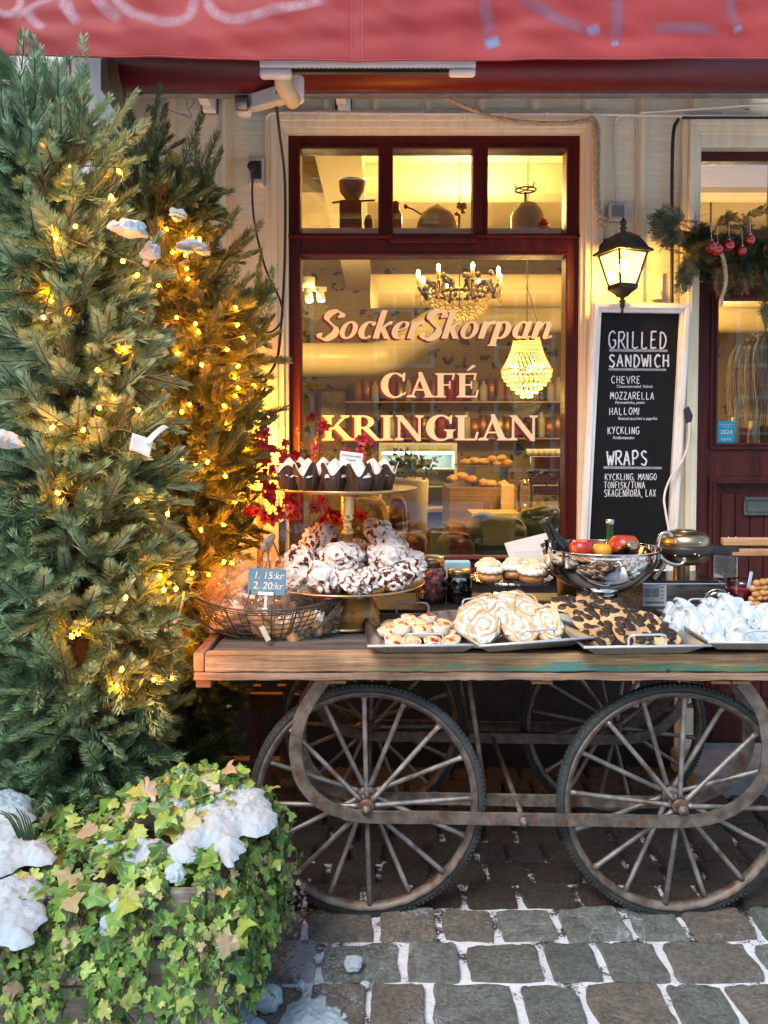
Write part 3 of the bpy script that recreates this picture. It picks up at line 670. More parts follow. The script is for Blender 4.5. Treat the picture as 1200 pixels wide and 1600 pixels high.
for pts, wd in (([(752, -20), (756, 20), (768, 66)], 26), ([(800, -10), (830, 10), (870, 34), (915, 50)], 26), ([(955, -20), (957, 30), (955, 70)], 26), ([(1000, 46), (1060, 44), (1120, 50)], 22), ([(1130, -20), (1134, 20), (1144, 46)], 22)):
    spray(pts, wd, SB)
SBD = spray_mat('dense_blue_spray', (0.2, 0.33, 0.55), 1.0)
for px, py, r_ in ((768, 68, 15), (922, 50, 13), (956, 70, 8), (1144, 48, 8)): spray([(px - r_, py + 2), (px, py - 3), (px + r_ * .8, py - r_ * .5)], r_ * 1.5, SBD, 'paint_drip')
# cassette, roller bar, brackets, folding arm
CY = 3.22
mb = MB(); x0, x1 = XX(196, CY), XX(1400, CY); zt, zb_ = ZZ(70, CY), ZZ(135, CY)
mb.tube([(x0, CY + 0.04, (zt + zb_) / 2), (x1, CY + 0.04, (zt + zb_) / 2)], (zt - zb_) / 2, 28)
mb.bx(x0, x1, CY + 0.02, CY + 0.2, (zt + zb_) / 2 - 0.02, zt + 0.06)
mb.build('cassette', MAT['cassette_red'], aw)
mb = MB(); mb.bx(XX(205, CY), x1, CY + 0.09, CY + 0.13, ZZ(148, CY + 0.09), ZZ(137, CY + 0.09)); mb.bx(XX(205, CY), XX(216, CY), CY + 0.07, CY + 0.10, ZZ(151, CY + 0.07), ZZ(132, CY + 0.07)); mb.build('support_bar', MAT['grey_metal'], aw, bevel=0.003)
mb = MB(); q = [at(157, 92, 3.1), at(157, 140, 3.1), at(196, 200, 3.52), at(196, 80, 3.52)]
mb.add(q + [p + Vector((0.004, 0, 0)) for p in q], [(0, 1, 2, 3), (7, 6, 5, 4), (0, 4, 5, 1), (1, 5, 6, 2), (2, 6, 7, 3), (3, 7, 4, 0)]); mb.build('end_plate', MAT['grey_metal'], aw)
for px in (325, 537):
    mb = MB(); X = XX(px, 3.45); mb.bx(X - 0.04, X + 0.035, WALL - 0.012, WALL - 0.001, ZZ(178, 3.54), ZZ(130, 3.54), 1)
    mb.bx(X - 0.026, X + 0.03, WALL - 0.05, WALL - 0.011, ZZ(172, 3.5), ZZ(128, 3.5)); mb.bx(X - 0.032, X + 0.012, WALL - 0.2, WALL - 0.04, ZZ(148, 3.4), ZZ(134, 3.4))
    mb.tube([(X, WALL - 0.058, ZZ(162, 3.5)), (X, WALL - 0.045, ZZ(162, 3.5))], 0.012, 12)
    mb.build('bracket', [MAT['white_metal'], MAT['dark_wood']], aw, bevel=0.004)
mb = MB(); a, b_ = at(392, 162, 3.36), at(462, 142, 2.98); mb.beam(a, b_, 0.05, 0.062); mb.tube([a + Vector((-0.028, 0, -0.05)), a + Vector((-0.028, 0, 0.05))], 0.03, 16)
mb.beam(at(378, 135, 3.36), at(378, 172, 3.36), 0.05, 0.05, (0, 1, 0)); mb.tube([b_ + Vector((0, 0, -0.04)), b_ + Vector((0, 0, 0.05))], 0.032, 16)
mb.build('folding_arm', MAT['white_metal'], aw, bevel=0.006)
mb = MB(); a = at(378, 160, 3.34); mb.tube([a + Vector((-0.02, -0.035, -0.02)), a + Vector((0.03, -0.035, -0.02))], 0.028, 16); mb.build('joint', MAT['grey_metal'], aw, bevel=0.003)

# lamp bar under the awning
lb = empty('awning_heater', at(575, 106, 2.72), 'long pale grey heater bar fixed under the red awning edge', 'heater')
mb = MB(); y0, y1 = 2.70, 2.735
mb.bx(XX(408, y0), XX(742, y0), y0, y1, ZZ(105, y0), ZZ(90, y0)); mb.bx(XX(700, y0), XX(742, y0), y0, y1, ZZ(115.5, y0), ZZ(105, y0)); mb.bx(XX(408, y0), XX(458, y0), y0, y1, ZZ(119, y0), ZZ(105, y0))
mb.build('housing', M('pale_blue_grey_metal', (0.5, 0.54, 0.54), (0.58, 0.61, 0.61), 8, rough=0.45), lb, bevel=0.012, segs=3)
mb = MB(); mb.bx(XX(456, y0), XX(702, y0), y0 + 0.01, y1 - 0.01, ZZ(111, y0), ZZ(105, y0))
for i in range(34): x = XX(460 + i * 7.1, y0); mb.bx(x, x + 0.004, y0 + 0.004, y0 + 0.012, ZZ(112, y0), ZZ(105, y0))
mb.build('grille', MAT['black_metal'], lb)
mb = MB(); a = at(443, 118, 2.77); mb.tube(catmull([a, at(443, 132, 2.77), at(450, 146, 2.8), at(458, 158, 2.85)], 6), 0.030, 14); mb.build('elbow', M('yellowed_plastic', (0.5, 0.4, 0.22), (0.58, 0.48, 0.3), 10, rough=0.5), lb)

# ------------------------------------------------------------------ building across the street (mirrored in the panes)
def brick_mat():
    N = Nodes('red_brick'); x = N.n('ShaderNodeTexBrick'); mp = N.n('ShaderNodeMapping'); N.l(N.tc.outputs['Object'], mp.inputs[0]); mp.inputs['Rotation'].default_value = (R(90), 0, 0)
    N.l(mp.outputs[0], x.inputs[0]); x.inputs['Scale'].default_value = 1.0; x.inputs['Brick Width'].default_value = 0.25; x.inputs['Row Height'].default_value = 0.075; x.inputs['Mortar Size'].default_value = 0.008
    x.inputs['Color1'].default_value = (0.3, 0.11, 0.075, 1); x.inputs['Color2'].default_value = (0.36, 0.16, 0.11, 1); x.inputs['Mortar'].default_value = (0.42, 0.4, 0.37, 1)
    N.set(base=x.outputs[0], rough=0.85); return N.m
opp = empty('brick_building', (1, -12.5, 0), 'brick house across the street that shows only as a reflection in the panes', 'building')
mb = MB(); mb.bx(-20, 22, -13.2, -12.5, 0, 7.4); opw = mb.build('wall', brick_mat(), opp)
mb = MB(); mb.bx(-20.3, 22.3, -13.5, -12.2, 7.4, 7.7); mb.build('roof', MAT['snow'], opp)
OG = M('dark_window_pane', (0.03, 0.04, 0.05), rough=0.08); OF = M('teal_window_frame', (0.25, 0.42, 0.40), (0.3, 0.48, 0.46), 5, rough=0.5)
for i in range(13):
    for z in (0.8, 3.4):
        x = -18.2 + i * 3.0; mb = MB(); mb.bx(x - 0.06, x + 1.46, -12.47, -12.44, z - 0.06, z + 1.86)
        wf = mb.build('window', OF, opw); mb = MB()
        for a in range(3):
            for b_ in range(4): mb.bx(x + 0.05 + a * 0.46, x + 0.43 + a * 0.46, -12.435, -12.43, z + 0.04 + b_ * 0.45, z + 0.42 + b_ * 0.45)
        mb.build('panes', OG, wf)
# ================================================================== THE CART
CF = 2.33                                      # front face of the cart
DZ = ZZ(1021, CF)                              # deck level
cart = empty('market_cart', (0.43, 2.75, 0), 'old wooden market cart on four spoked iron wheels, laden with pastries', 'cart')
CX0, CX1, CB = XX(299, CF), 1.46, 3.22
mb = MB()
for i in range(6):
    y0 = CF + 0.045 + i * 0.142; mb.bx(CX0 + 0.045, CX1 - 0.045, y0, y0 + 0.138, DZ - 0.035, DZ - 0.004 - 0.002 * (i % 2))
mb.build('deck', MAT['deck_wood'], cart, bevel=0.004)
zr = ZZ(1050, CF)
def rough_rail(mb, x0, x1, y0, y1, z0, z1, seed, nseg=90, amp=0.0022):
    vs = []; 
    for i in range(nseg + 1):
        x = x0 + (x1 - x0) * i / nseg
        nz = lambda k: amp * noise.noise(Vector((x * 9, k * 3.1, seed))) + amp * 0.6 * noise.noise(Vector((x * 40, k * 5.1, seed)))
        vs += [(x, y0 + nz(0), z0 + nz(1)), (x, y1, z0 + nz(2)), (x, y1, z1 + nz(3)), (x, y0 + nz(4) , z1 + nz(5))]
    fs = [(0, 1, 2, 3), (nseg * 4 + 3, nseg * 4 + 2, nseg * 4 + 1, nseg * 4)]
    for i in range(nseg):
        for k in range(4): fs.append((i * 4 + k, i * 4 + (k + 1) % 4, i * 4 + 4 + (k + 1) % 4, i * 4 + 4 + k))
    mb.add(vs, fs)
mb = MB(); rough_rail(mb, CX0 + 0.034, CX1, CF, CF + 0.042, zr, DZ, 1); front = mb.build('front_rail', MAT['rail_wood'], cart, bevel=0.004)
mb = MB(); rough_rail(mb, CX0, CX1, CF + 0.004, CF + 0.06, ZZ(1064, CF), zr - 0.003, 2, amp=0.004); mb.build('lower_rail', wood_mat('pale_lower_rail', (0.16, 0.09, 0.05), (0.32, 0.2, 0.13), (0.45, 0.34, 0.24), 'X'), cart, bevel=0.003)
mb = MB(); mb.bx(CX0, CX0 + 0.032, CF, CB, zr, DZ + 0.002); mb.bx(CX0, CX0 + 0.033, CF + 0.04, CB, zr, DZ + 0.001); mb.build('end_rail', wood_mat('cart_end_board', (0.2, 0.1, 0.05), (0.36, 0.21, 0.12), (0.5, 0.35, 0.22), 'Y'), cart, bevel=0.005)
mb = MB(); mb.bx(CX1 - 0.035, CX1 + 0.002, CF + 0.001, CB, zr, DZ - 0.001); mb.bx(CX0, CX1, CB - 0.001, CB + 0.04, zr, DZ - 0.002)
mb.build('back_rail', MAT['dark_wood'], cart, bevel=0.004)
mb = MB()
for px in (523, 851, 1137, 1165): mb.bx(XX(px - 17, CF), XX(px + 17, CF), CF + 0.01, CF + 0.09, ZZ(1071, CF), ZZ(1064, CF) - 0.0005)
mb.bx(CX0 + 0.004, CX0 + 0.05, CF + 0.012, CF + 0.1, ZZ(1077, CF), ZZ(1064, CF) - 0.0005)
for x in (-0.35, 0.1, 0.55, 1.0): mb.bx(x, x + 0.06, CF + 0.07, CB, DZ - 0.1, DZ - 0.037)
mb.build('crossbeam', MAT['dark_wood'], cart, bevel=0.003)
mb = MB(); c_ = at(1044, 1048, CF); mb.tube([c_ + Vector((0, -0.001, 0)), c_ + Vector((0, 0.004, 0))], 0.0055, 12); mb.build('bolt_hole', MAT['plastic_dark'], cart)

AX_Z = 0.373; WR = 0.3725; WYF, WYB = 2.45, 3.12; WXL, WXR = XX(573, WYF), XX(1061, WYF)
def wheel():
    wh = empty('wheel', (0, 0, 0)); n = 96
    def ring(prof, mi=0):
        mb = MB(); k = len(prof); vs = []
        for i in range(n):
            t = 2 * math.pi * i / n
            for (r_, y) in prof: vs.append((r_ * math.cos(t), y, r_ * math.sin(t)))
        fs = [(i * k + j, i * k + (j + 1) % k, ((i + 1) % n) * k + (j + 1) % k, ((i + 1) % n) * k + j) for i in range(n) for j in range(k)]
        return mb.add(vs, fs, 0, True)
    tr = 0.021
    prof = []
    for j in range(14):
        t = 2 * math.pi * j / 14; prof.append((WR - 0.016 + 0.016 * math.cos(t), 0.017 * math.sin(t)))
    ty = ring(prof)
    for i in range(150):                       # tread blocks
        t = 2 * math.pi * (i + 0.5) / 150
        for sy in (-1, 1):
            Mx = rotm(0, -t, 0) @ Matrix.Translation((WR - 0.0035, sy * 0.0085, 0)); ty.box((0, 0, 0), (0.0072, 0.0085, 0.010), Mx)
        if i % 2: 
            Mx = rotm(0, -t, 0) @ Matrix.Translation((WR - 0.010, -0.0150, 0)); ty.box((0, 0, 0), (0.011, 0.003, 0.006), Mx)
            Mx = rotm(0, -t, 0) @ Matrix.Translation((WR - 0.010, 0.0150, 0)); ty.box((0, 0, 0), (0.011, 0.003, 0.006), Mx)
    ty.build('tyre', MAT['tyre'], wh, world=False)
    rim = ring([(WR - 0.030, -0.019), (WR - 0.0235, -0.0205), (WR - 0.0235, 0.0205), (WR - 0.030, 0.019), (WR - 0.041, 0.012), (WR - 0.044, 0.0), (WR - 0.041, -0.012)])
    rim.build('rim', MAT['iron_rust'], wh, world=False)
    mb = MB(); mb.tube([(0, -0.055, 0), (0, -0.05, 0), (0, -0.03, 0), (0, 0.03, 0), (0, 0.05, 0), (0, 0.055, 0)], [0.02, 0.026, 0.019, 0.019, 0.026, 0.02], 20)
    mb.tube([(0, -0.03, 0), (0, -0.024, 0)], 0.031, 20); mb.tube([(0, 0.024, 0), (0, 0.03, 0)], 0.031, 20)
    mb.build('hub', MAT['iron_rust'], wh, world=False)
    for i in range(16):
        t = 2 * math.pi * i / 16 + R(90 + 1.5); sy = -1 if i % 2 == 0 else 1
        d = Vector((math.cos(t), 0, math.sin(t))); mb = MB()
        a = d * 0.026 + Vector((0, sy * 0.040, 0)); e = d * (WR - 0.040) + Vector((0, sy * 0.005, 0))
        mb.tube([a, a.lerp(e, 0.05), a.lerp(e, 0.94), e], [0.0095, 0.0078, 0.0078, 0.0115], 10); mb.build('spoke', MAT['spoke_iron'], wh, world=False)
    return wh
w0 = wheel()
for i, (x, y) in enumerate(((WXL, WYF), (WXR, WYF), (WXL, WYB), (WXR, WYB))):
    o = w0 if i == 0 else copy_tree(w0)
    o.parent = cart; o.location = Vector((x, y, AX_Z)) - cart.location; o.rotation_euler = (0, R((0, 6, 3, 11)[i]), 0)
# strap frames: a flat iron band bent into a U on either side of each pair of wheels
def strap(pts, Y, wd, th, name):
    P = catmull(pts, 10); mb = MB(); vs = []
    for i, p in enumerate(P):
        d = P[min(i + 1, len(P) - 1)] - P[max(i - 1, 0)]; n_ = Vector((-d.z, 0, d.x)).normalized()
        wob = 0.0012 * noise.noise(Vector((i * 0.4, Y, 1)))
        for (s_, y) in ((-1, 0), (1, 0), (1, 1), (-1, 1)): vs.append(p + n_ * (s_ * wd / 2 + wob) + Vector((0, y * th, 0)))
    m = len(P); fs = [(0, 1, 2, 3), tuple((m - 1) * 4 + k for k in (3, 2, 1, 0))]
    for i in range(m - 1):
        for k in range(4): fs.append((i * 4 + k, i * 4 + (k + 1) % 4, i * 4 + 4 + (k + 1) % 4, i * 4 + 4 + k))
    mb.add(vs, fs); return mb.build(name, MAT['iron_rust'], cart, bevel=0.0015)
left_px = [(508, 1062), (490, 1086), (470, 1122), (462, 1160), (464, 1196), (476, 1228), (500, 1254), (535, 1270), (575, 1277)]
right_px = [(1061, 1284), (1110, 1279), (1150, 1262), (1182, 1234), (1198, 1200), (1201, 1160), (1193, 1120), (1176, 1088), (1158, 1066)]
YO = 2.385
pts = [at(a, b_, YO) for a, b_ in left_px] + [at(700, 1278.5, YO), at(818, 1281, YO), at(940, 1282.5, YO)] + [at(a, b_, YO) for a, b_ in right_px]
strap(pts, YO, 0.040, 0.008, 'strap_frame')
for Y in (2.515, 3.05, 3.18): strap([Vector((p.x, Y, p.z)) for p in pts], Y, 0.040, 0.008, 'strap_frame')
for x in (WXL, WXR):
    for y0, y1 in ((YO - 0.02, 2.54), (3.03, 3.21)):
        mb = MB(); mb.tube([(x, y0, AX_Z), (x, y1, AX_Z)], 0.0085, 10); ax = mb.build('axle', MAT['iron_rust'], cart)
        if y0 < 2.9: mb = MB(); mb.tube([(x, YO - 0.014, AX_Z), (x, YO - 0.001, AX_Z)], 0.016, 6); mb.build('nut', MAT['iron_rust'], ax)
a = at(818, 1282, YO); mb = MB(); mb.tube([a + Vector((0, -0.026, 0)), a + Vector((0, 0.8, 0.0))], 0.0085, 10); rod = mb.build('cross_rod', MAT['iron_rust'], cart)
mb = MB(); mb.tube([a + Vector((0, -0.012, 0)), a + Vector((0, -0.001, 0))], 0.016, 6); mb.build('nut', MAT['iron_rust'], rod)
mb = MB(); mb.tube([a + Vector((0, 0.009, 0)), a + Vector((0, 0.03, 0))], 0.014, 10); mb.build('collar', MAT['iron_rust'], rod)
for y in (2.52, 3.05):
    mb = MB(); mb.tube([(a.x - 0.1, y, a.z + 0.01), (a.x - 0.16, y, DZ - 0.1)], 0.008, 8); mb.build('strut', MAT['iron_rust'], cart)

# timber trestle that stands behind the cart's left end
tr = empty('timber_trestle', (XX(412, 3.3), 3.3, 0), 'brown timber trestle half hidden behind the left end of the cart', 'trestle')
mb = MB(); mb.beam(at(388, 1095, 3.26), at(470, 1096, 3.26), 0.03, 0.07); mb.build('rail', MAT['dark_wood'], tr, bevel=0.004)
for (t_, b_) in (((402, 1070), (396, 1215)), ((440, 1070), (446, 1215))):
    mb = MB(); mb.beam(at(t_[0], t_[1], 3.3), at(b_[0], b_[1], 3.3), 0.035, 0.035, (0, 1, 0)); mb.build('leg', MAT['post_wood'], tr, bevel=0.003)
bs = empty('broom_handle', at(406, 940, 3.36), 'round brown broom handle leaning on the wall beside the fir tree', 'broom')
mb = MB(); mb.tube([at(404, 1190, 3.3), at(407, 778, 3.44)], 0.0135, 12); mb.build('stick', MAT['post_wood'], bs)
mb = MB(); mb.beam(at(403, 1195, 3.3) + Vector((-0.15, 0, 0.0)), at(403, 1195, 3.3) + Vector((0.15, 0, 0.0)), 0.05, 0.06); mb.build('broom_head', MAT['dark_wood'], bs, bevel=0.004)
# ================================================================== ON THE CART
def deckY(py): return onz(600, py, DZ).y
def obj_copy(o, loc, rz=0, sc_=1.0, label=None, rx=0, ry=0):
    c = o.copy(); col.objects.link(c); c.location = loc; c.rotation_euler = (rx, ry, rz); c.scale = (sc_,) * 3
    if label: c['label'] = label
    return c
def place(pro, used, loc, rot=(0, 0, 0), s=1.0, label=None):
    """first call moves the prototype tree itself, later calls copy it with its parts"""
    o = pro if id(pro) not in used else copy_tree(pro)
    used.add(id(pro)); o.location = loc; o.rotation_euler = (rotm(rot[0]) @ rotm(0, rot[1]) @ rotm(0, 0, rot[2])).to_euler(); o.scale = (s, s, s)
    if label: o['label'] = label
    return o
USED = set()

# ---------- two tier stand
SY = 2.72; sxc = XX(543, SY)
stand = empty('cake_stand', (sxc, SY, DZ), 'tall two tier brass cake stand with a heavy drum foot', 'cake stand')
z_lo, z_up = ZZ(909, SY), ZZ(763, SY)
mb = MB(); mb.lathe([(0, DZ), (0.135, DZ), (0.137, DZ + 0.006), (0.128, DZ + 0.011), (0.105, DZ + 0.05), (0.08, DZ + 0.10), (0.066, z_lo - 0.03), (0.07, z_lo - 0.012)], (sxc, SY, 0), 48); mb.build('foot', MAT['brass'], stand)
def plate(r, z, name):
    mb = MB(); mb.lathe([(0, z - 0.014), (r * .35, z - 0.014), (r * .8, z - 0.011), (r * .95, z - 0.006), (r, z), (r + 0.001, z + 0.003), (r - 0.003, z + 0.0045), (r * .94, z - 0.001), (r * .8, z - 0.006), (0, z - 0.008)], (sxc, SY, 0), 72); return mb.build(name, MAT['brass'], stand)
plate(0.268, z_lo, 'lower_plate'); plate(0.241, z_up, 'upper_plate')
h_ = z_up - z_lo; pr = [(0.03, 0), (0.02, 0.02), (0.014, 0.06), (0.0125, 0.34), (0.016, 0.40), (0.02, 0.415), (0.016, 0.43), (0.013, 0.46), (0.017, 0.53), (0.0225, 0.555), (0.017, 0.58), (0.013, 0.60), (0.017, 0.68), (0.0225, 0.71), (0.018, 0.73), (0.0215, 0.76), (0.0225, 0.93), (0.03, 0.96), (0.04, 0.985)]
mb = MB(); mb.lathe([(r * 1.1, z_lo - 0.008 + t * h_) for r, t in pr], (sxc, SY, 0), 28); mb.build('column', MAT['brass'], stand)

# ---------- marbled meringues
def meringue_mat():
    N = Nodes('chocolate_marbled_meringue'); v = N.mapping()
    wv = N.n('ShaderNodeTexWave'); N.l(N.mapping((1, 1.3, 1.5)), wv.inputs[0]); wv.inputs['Scale'].default_value = 7; wv.inputs['Distortion'].default_value = 16; wv.inputs['Detail'].default_value = 4; wv.inputs['Detail Scale'].default_value = 1.6
    n1 = N.noise(v, 22, 5, 0.7, 1.2)
    k = N.math('MULTIPLY', wv.outputs['Fac'], N.math('ADD', N.math('MULTIPLY', n1, 1.5), 0.0))
    rnd = N.n('ShaderNodeObjectInfo').outputs['Random']; k = N.math('ADD', k, N.math('MULTIPLY', N.math('SUBTRACT', rnd, 0.55), 0.22))
    c = N.ramp(k, [(0.0, (0.74, 0.70, 0.65)), (0.55, (0.74, 0.67, 0.6)), (0.63, (0.42, 0.2, 0.11)), (0.70, (0.15, 0.045, 0.022)), (0.95, (0.05, 0.016, 0.01))])
    N.set(base=c, rough=0.72, sss=0.12, spec=0.3); N.b.inputs['Subsurface Radius'].default_value = (0.006, 0.004, 0.003)
    N.bump(N.math('ADD', N.noise(v, 90, 6, 0.75), N.math('MULTIPLY', wv.outputs['Fac'], 0.6)), 0.5, 0.006); return N.m
MAT['meringue'] = meringue_mat()
def meringue_mesh(seed):
    mb = MB(); sv = Vector((seed * 5.3, seed * 2.2, seed * 9.1))
    def fun(p, q):
        n1 = noise.noise(p * 2.2 + sv); rid = 1 - abs(noise.noise(p * 3.1 + sv * 2)) * 2; r2 = 1 - abs(noise.noise(p * 7.5 + sv)) * 2
        k = 1 + 0.22 * n1 + 0.16 * rid + 0.07 * r2 + 0.04 * noise.noise(p * 17 + sv)
        tw = math.atan2(p.y, p.x) * 3 + p.z * 5 + seed; k += 0.05 * math.sin(tw) * (1 - p.z * p.z)
        q = q * k
        if q.z < -0.022: q.z = -0.022 - (q.z + 0.022) * -0.08
        return q
    mb.blob((0, 0, 0.024), (0.062, 0.055, 0.047), 5, 0, fun=fun); return mb.build('chocolate_meringue', MAT['meringue'])
mer = [meringue_mesh(s) for s in range(5)]
ml = [  # px, py(center), Y, size, label tail
 (585, 838, 2.80, 1.12, 'balanced on top of the right heap, next to the brass column'), (505, 846, 2.82, 1.15, 'on top of the left heap, tilted towards the column'),
 (468, 878, 2.70, 1.05, 'pale and broad, at the left shoulder of the left heap'), (535, 883, 2.64, 1.18, 'wide and flat, lying directly in front of the brass column'),
 (600, 880, 2.68, 1.25, 'biggest and darkest veined, in the middle of the right heap'), (640, 882, 2.76, 1.0, 'at the right shoulder of the right heap, above the plate rim'),
 (632, 908, 2.60, 1.12, 'whitest one, hanging over the right rim of the lower plate'), (575, 918, 2.52, 0.95, 'dark brown, at the front rim just right of the column'),
 (545, 920, 2.50, 0.9, 'small one at the front rim straight below the column'), (503, 912, 2.54, 1.15, 'striped in bold rings, at the front rim left of the column'),
 (462, 910, 2.60, 1.0, 'behind the blue price sign, partly covered by it'), (606, 917, 2.52, 0.9, 'wedged at the front rim under the whitest one'),
 (448, 893, 2.74, 0.9, 'golden toasted one at the far left edge of the plate'), (492, 862, 2.92, 1.0, 'toasted, peeping out behind the left heap'), (560, 866, 2.9, 1.0, 'hidden behind the column between both heaps'), (615, 860, 2.86, 0.95, 'behind the biggest one on the right heap')]
for i, (px, py, Y, s, tail) in enumerate(ml):
    Y += 0.05 if Y < 2.62 else 0; p = at(px, py - (9 if Y < 2.7 else 2), Y); rnd = random.Random(i * 3 + 1)
    pr_ = mer[i % 5]; tilt = (rnd.uniform(-0.9, 0.3), rnd.uniform(-0.5, 0.5), rnd.uniform(0, 6.28))
    o = pr_ if i < 5 else obj_copy(pr_, p)
    o.location = p - Vector((0, 0, 0.02)); o.rotation_euler = tilt; o.scale = (s * .9, s * .9, s * .9)
    tag(o, 'chocolate marbled meringue ' + tail, 'meringue', 'chocolate meringues on the lower plate')

# ---------- tulip wrapped muffins on the upper plate
MAT['tulip'] = M('dark_brown_baking_paper', (0.035, 0.017, 0.011), (0.085, 0.042, 0.026), 20, (1, 1, 0.4), 0.45, rough2=0.65, bump=0.35, bscale=70)
MAT['tulip_in'] = M('pale_inside_of_paper', (0.74, 0.6, 0.52), (0.8, 0.7, 0.62), 14, rough=0.7, bump=0.2)
MAT['cake_dark'] = M('chocolate_cake_crumb', (0.03, 0.014, 0.008), (0.08, 0.035, 0.02), 40, rough=0.85, bump=0.7, bscale=120)
def muffin(seed):
    o = empty('tulip_muffin', (0, 0, 0)); ph = seed * 0.9
    def top(t): return 0.060 + 0.036 * (abs(math.cos(2 * (t + ph))) ** 2.2) + 0.006 * math.sin(5 * t + seed)
    def shape(off):
        def f(u, v):
            t = 2 * math.pi * u; h = top(t); z = h * v
            r = 0.027 + 0.017 * (v ** 0.8) + 0.006 * (v ** 4) * abs(math.cos(2 * (t + ph))) + 0.0018 * math.cos(9 * t + seed) * v + 0.0012 * math.cos(17 * t) + off
            return (r * math.cos(t), r * math.sin(t), z)
        return f
    mb = MB(); mb.grid(shape(0), 64, 12, closed_u=True); mb.lathe([(0.0, 0.0005), (0.0275, 0.0005)], (0, 0, 0), 24); mb.build('paper_wrapper', MAT['tulip'], o, world=False)
    mb = MB(); mb.grid(shape(-0.0012), 64, 12, closed_u=True)
    for k in range(0):                      # corners folded outward, showing the pale side
        t = -ph + k * math.pi / 2; h = top(t); d = Vector((math.cos(t), math.sin(t), 0)); s_ = Vector((-d.y, d.x, 0)); r = 0.05
        a = d * (r - 0.004) + Vector((0, 0, h - 0.001)); l_ = d * (r - 0.009) + s_ * 0.018 + Vector((0, 0, h - 0.016)); rr = d * (r - 0.009) - s_ * 0.018 + Vector((0, 0, h - 0.016)); tip = d * (r + 0.001) + Vector((0, 0, h + 0.008))
        mb.add([l_ - d * 0.004, tip, rr - d * 0.004, a - d * 0.012], [(0, 1, 3), (3, 1, 2)], 0, True)
    mb.build('paper_lining', MAT['tulip_in'], o, world=False)
    mb = MB(); mb.lathe([(0.040, 0.05), (0.0, 0.052)], (0, 0, 0), 24); mb.build('cake', MAT['cake_dark'], o, world=False)
    mb = MB()
    def fr(u, v):
        t = 2 * math.pi * u; r = 0.040 * (1 - v) ** 0.75 * (1 + 0.16 * math.sin(4 * t + seed + v * 4) * (0.3 + v)) * (1 + 0.2 * noise.noise(Vector((math.cos(t) * 1.4, math.sin(t) * 1.4, seed + v * 2)))); return (r * math.cos(t), r * math.sin(t), 0.052 + 0.060 * v ** 0.85 + 0.006 * noise.noise(Vector((math.cos(t) * 2, math.sin(t) * 2, seed * 2 + v))))
    mb.grid(fr, 40, 16, closed_u=True); mb.build('meringue_top', MAT['tulip_in'], o, world=False); return o
mfs = [muffin(i) for i in range(3)]
zpl = z_up - 0.006
ms = [(452, 2.66, 'at the left end of the row'), (481, 2.58, 'second from the left end of the row'), (523, 2.56, 'with a tall white folded tip, left of the white card'), (561, 2.55, 'directly under the white paper card'), (583, 2.60, 'just right of the white paper card'), (600, 2.68, 'at the right end of the group, by the bare brass'),
      (470, 2.77, 'in the back row on the left'), (505, 2.72, 'in the back row behind the tall tipped one'), (545, 2.74, 'in the back row behind the white card')]
for i, (px, Y, tail) in enumerate(ms):
    o = place(mfs[i % 3], USED, (XX(px, Y), Y, zpl), (0, 0, i * 1.3), 1.0, 'tulip wrapped chocolate muffin ' + tail); tag(o, None, 'muffin', 'chocolate muffins on the upper plate')
p = at(548, 722, 2.56); card = empty('label_card', p, 'small white printed card stuck among the chocolate muffins', 'label')
mb = MB(); Mx = TR(p, R(-12), R(7), R(4)); mb.box((0, 0, 0), (0.074, 0.0016, 0.066), Mx); mb.build('paper', MAT['paper'], card)
for tx, z in (('Chokladmuffins', 0.02), ('Toppad', 0.007), ('m', -0.006), ('Maräng', -0.019)):
    text_mesh(tx, 0.0105, Mx @ Matrix.Translation((0, -0.0016, z)) @ FACE, MAT['ink'], 'print', card)
mb = MB(); mb.tube([p + Vector((0, 0.004, -0.02)), p + Vector((0.0, 0.01, -0.1))], 0.0015, 6); mb.build('pick', MAT['handle_wood'], card)

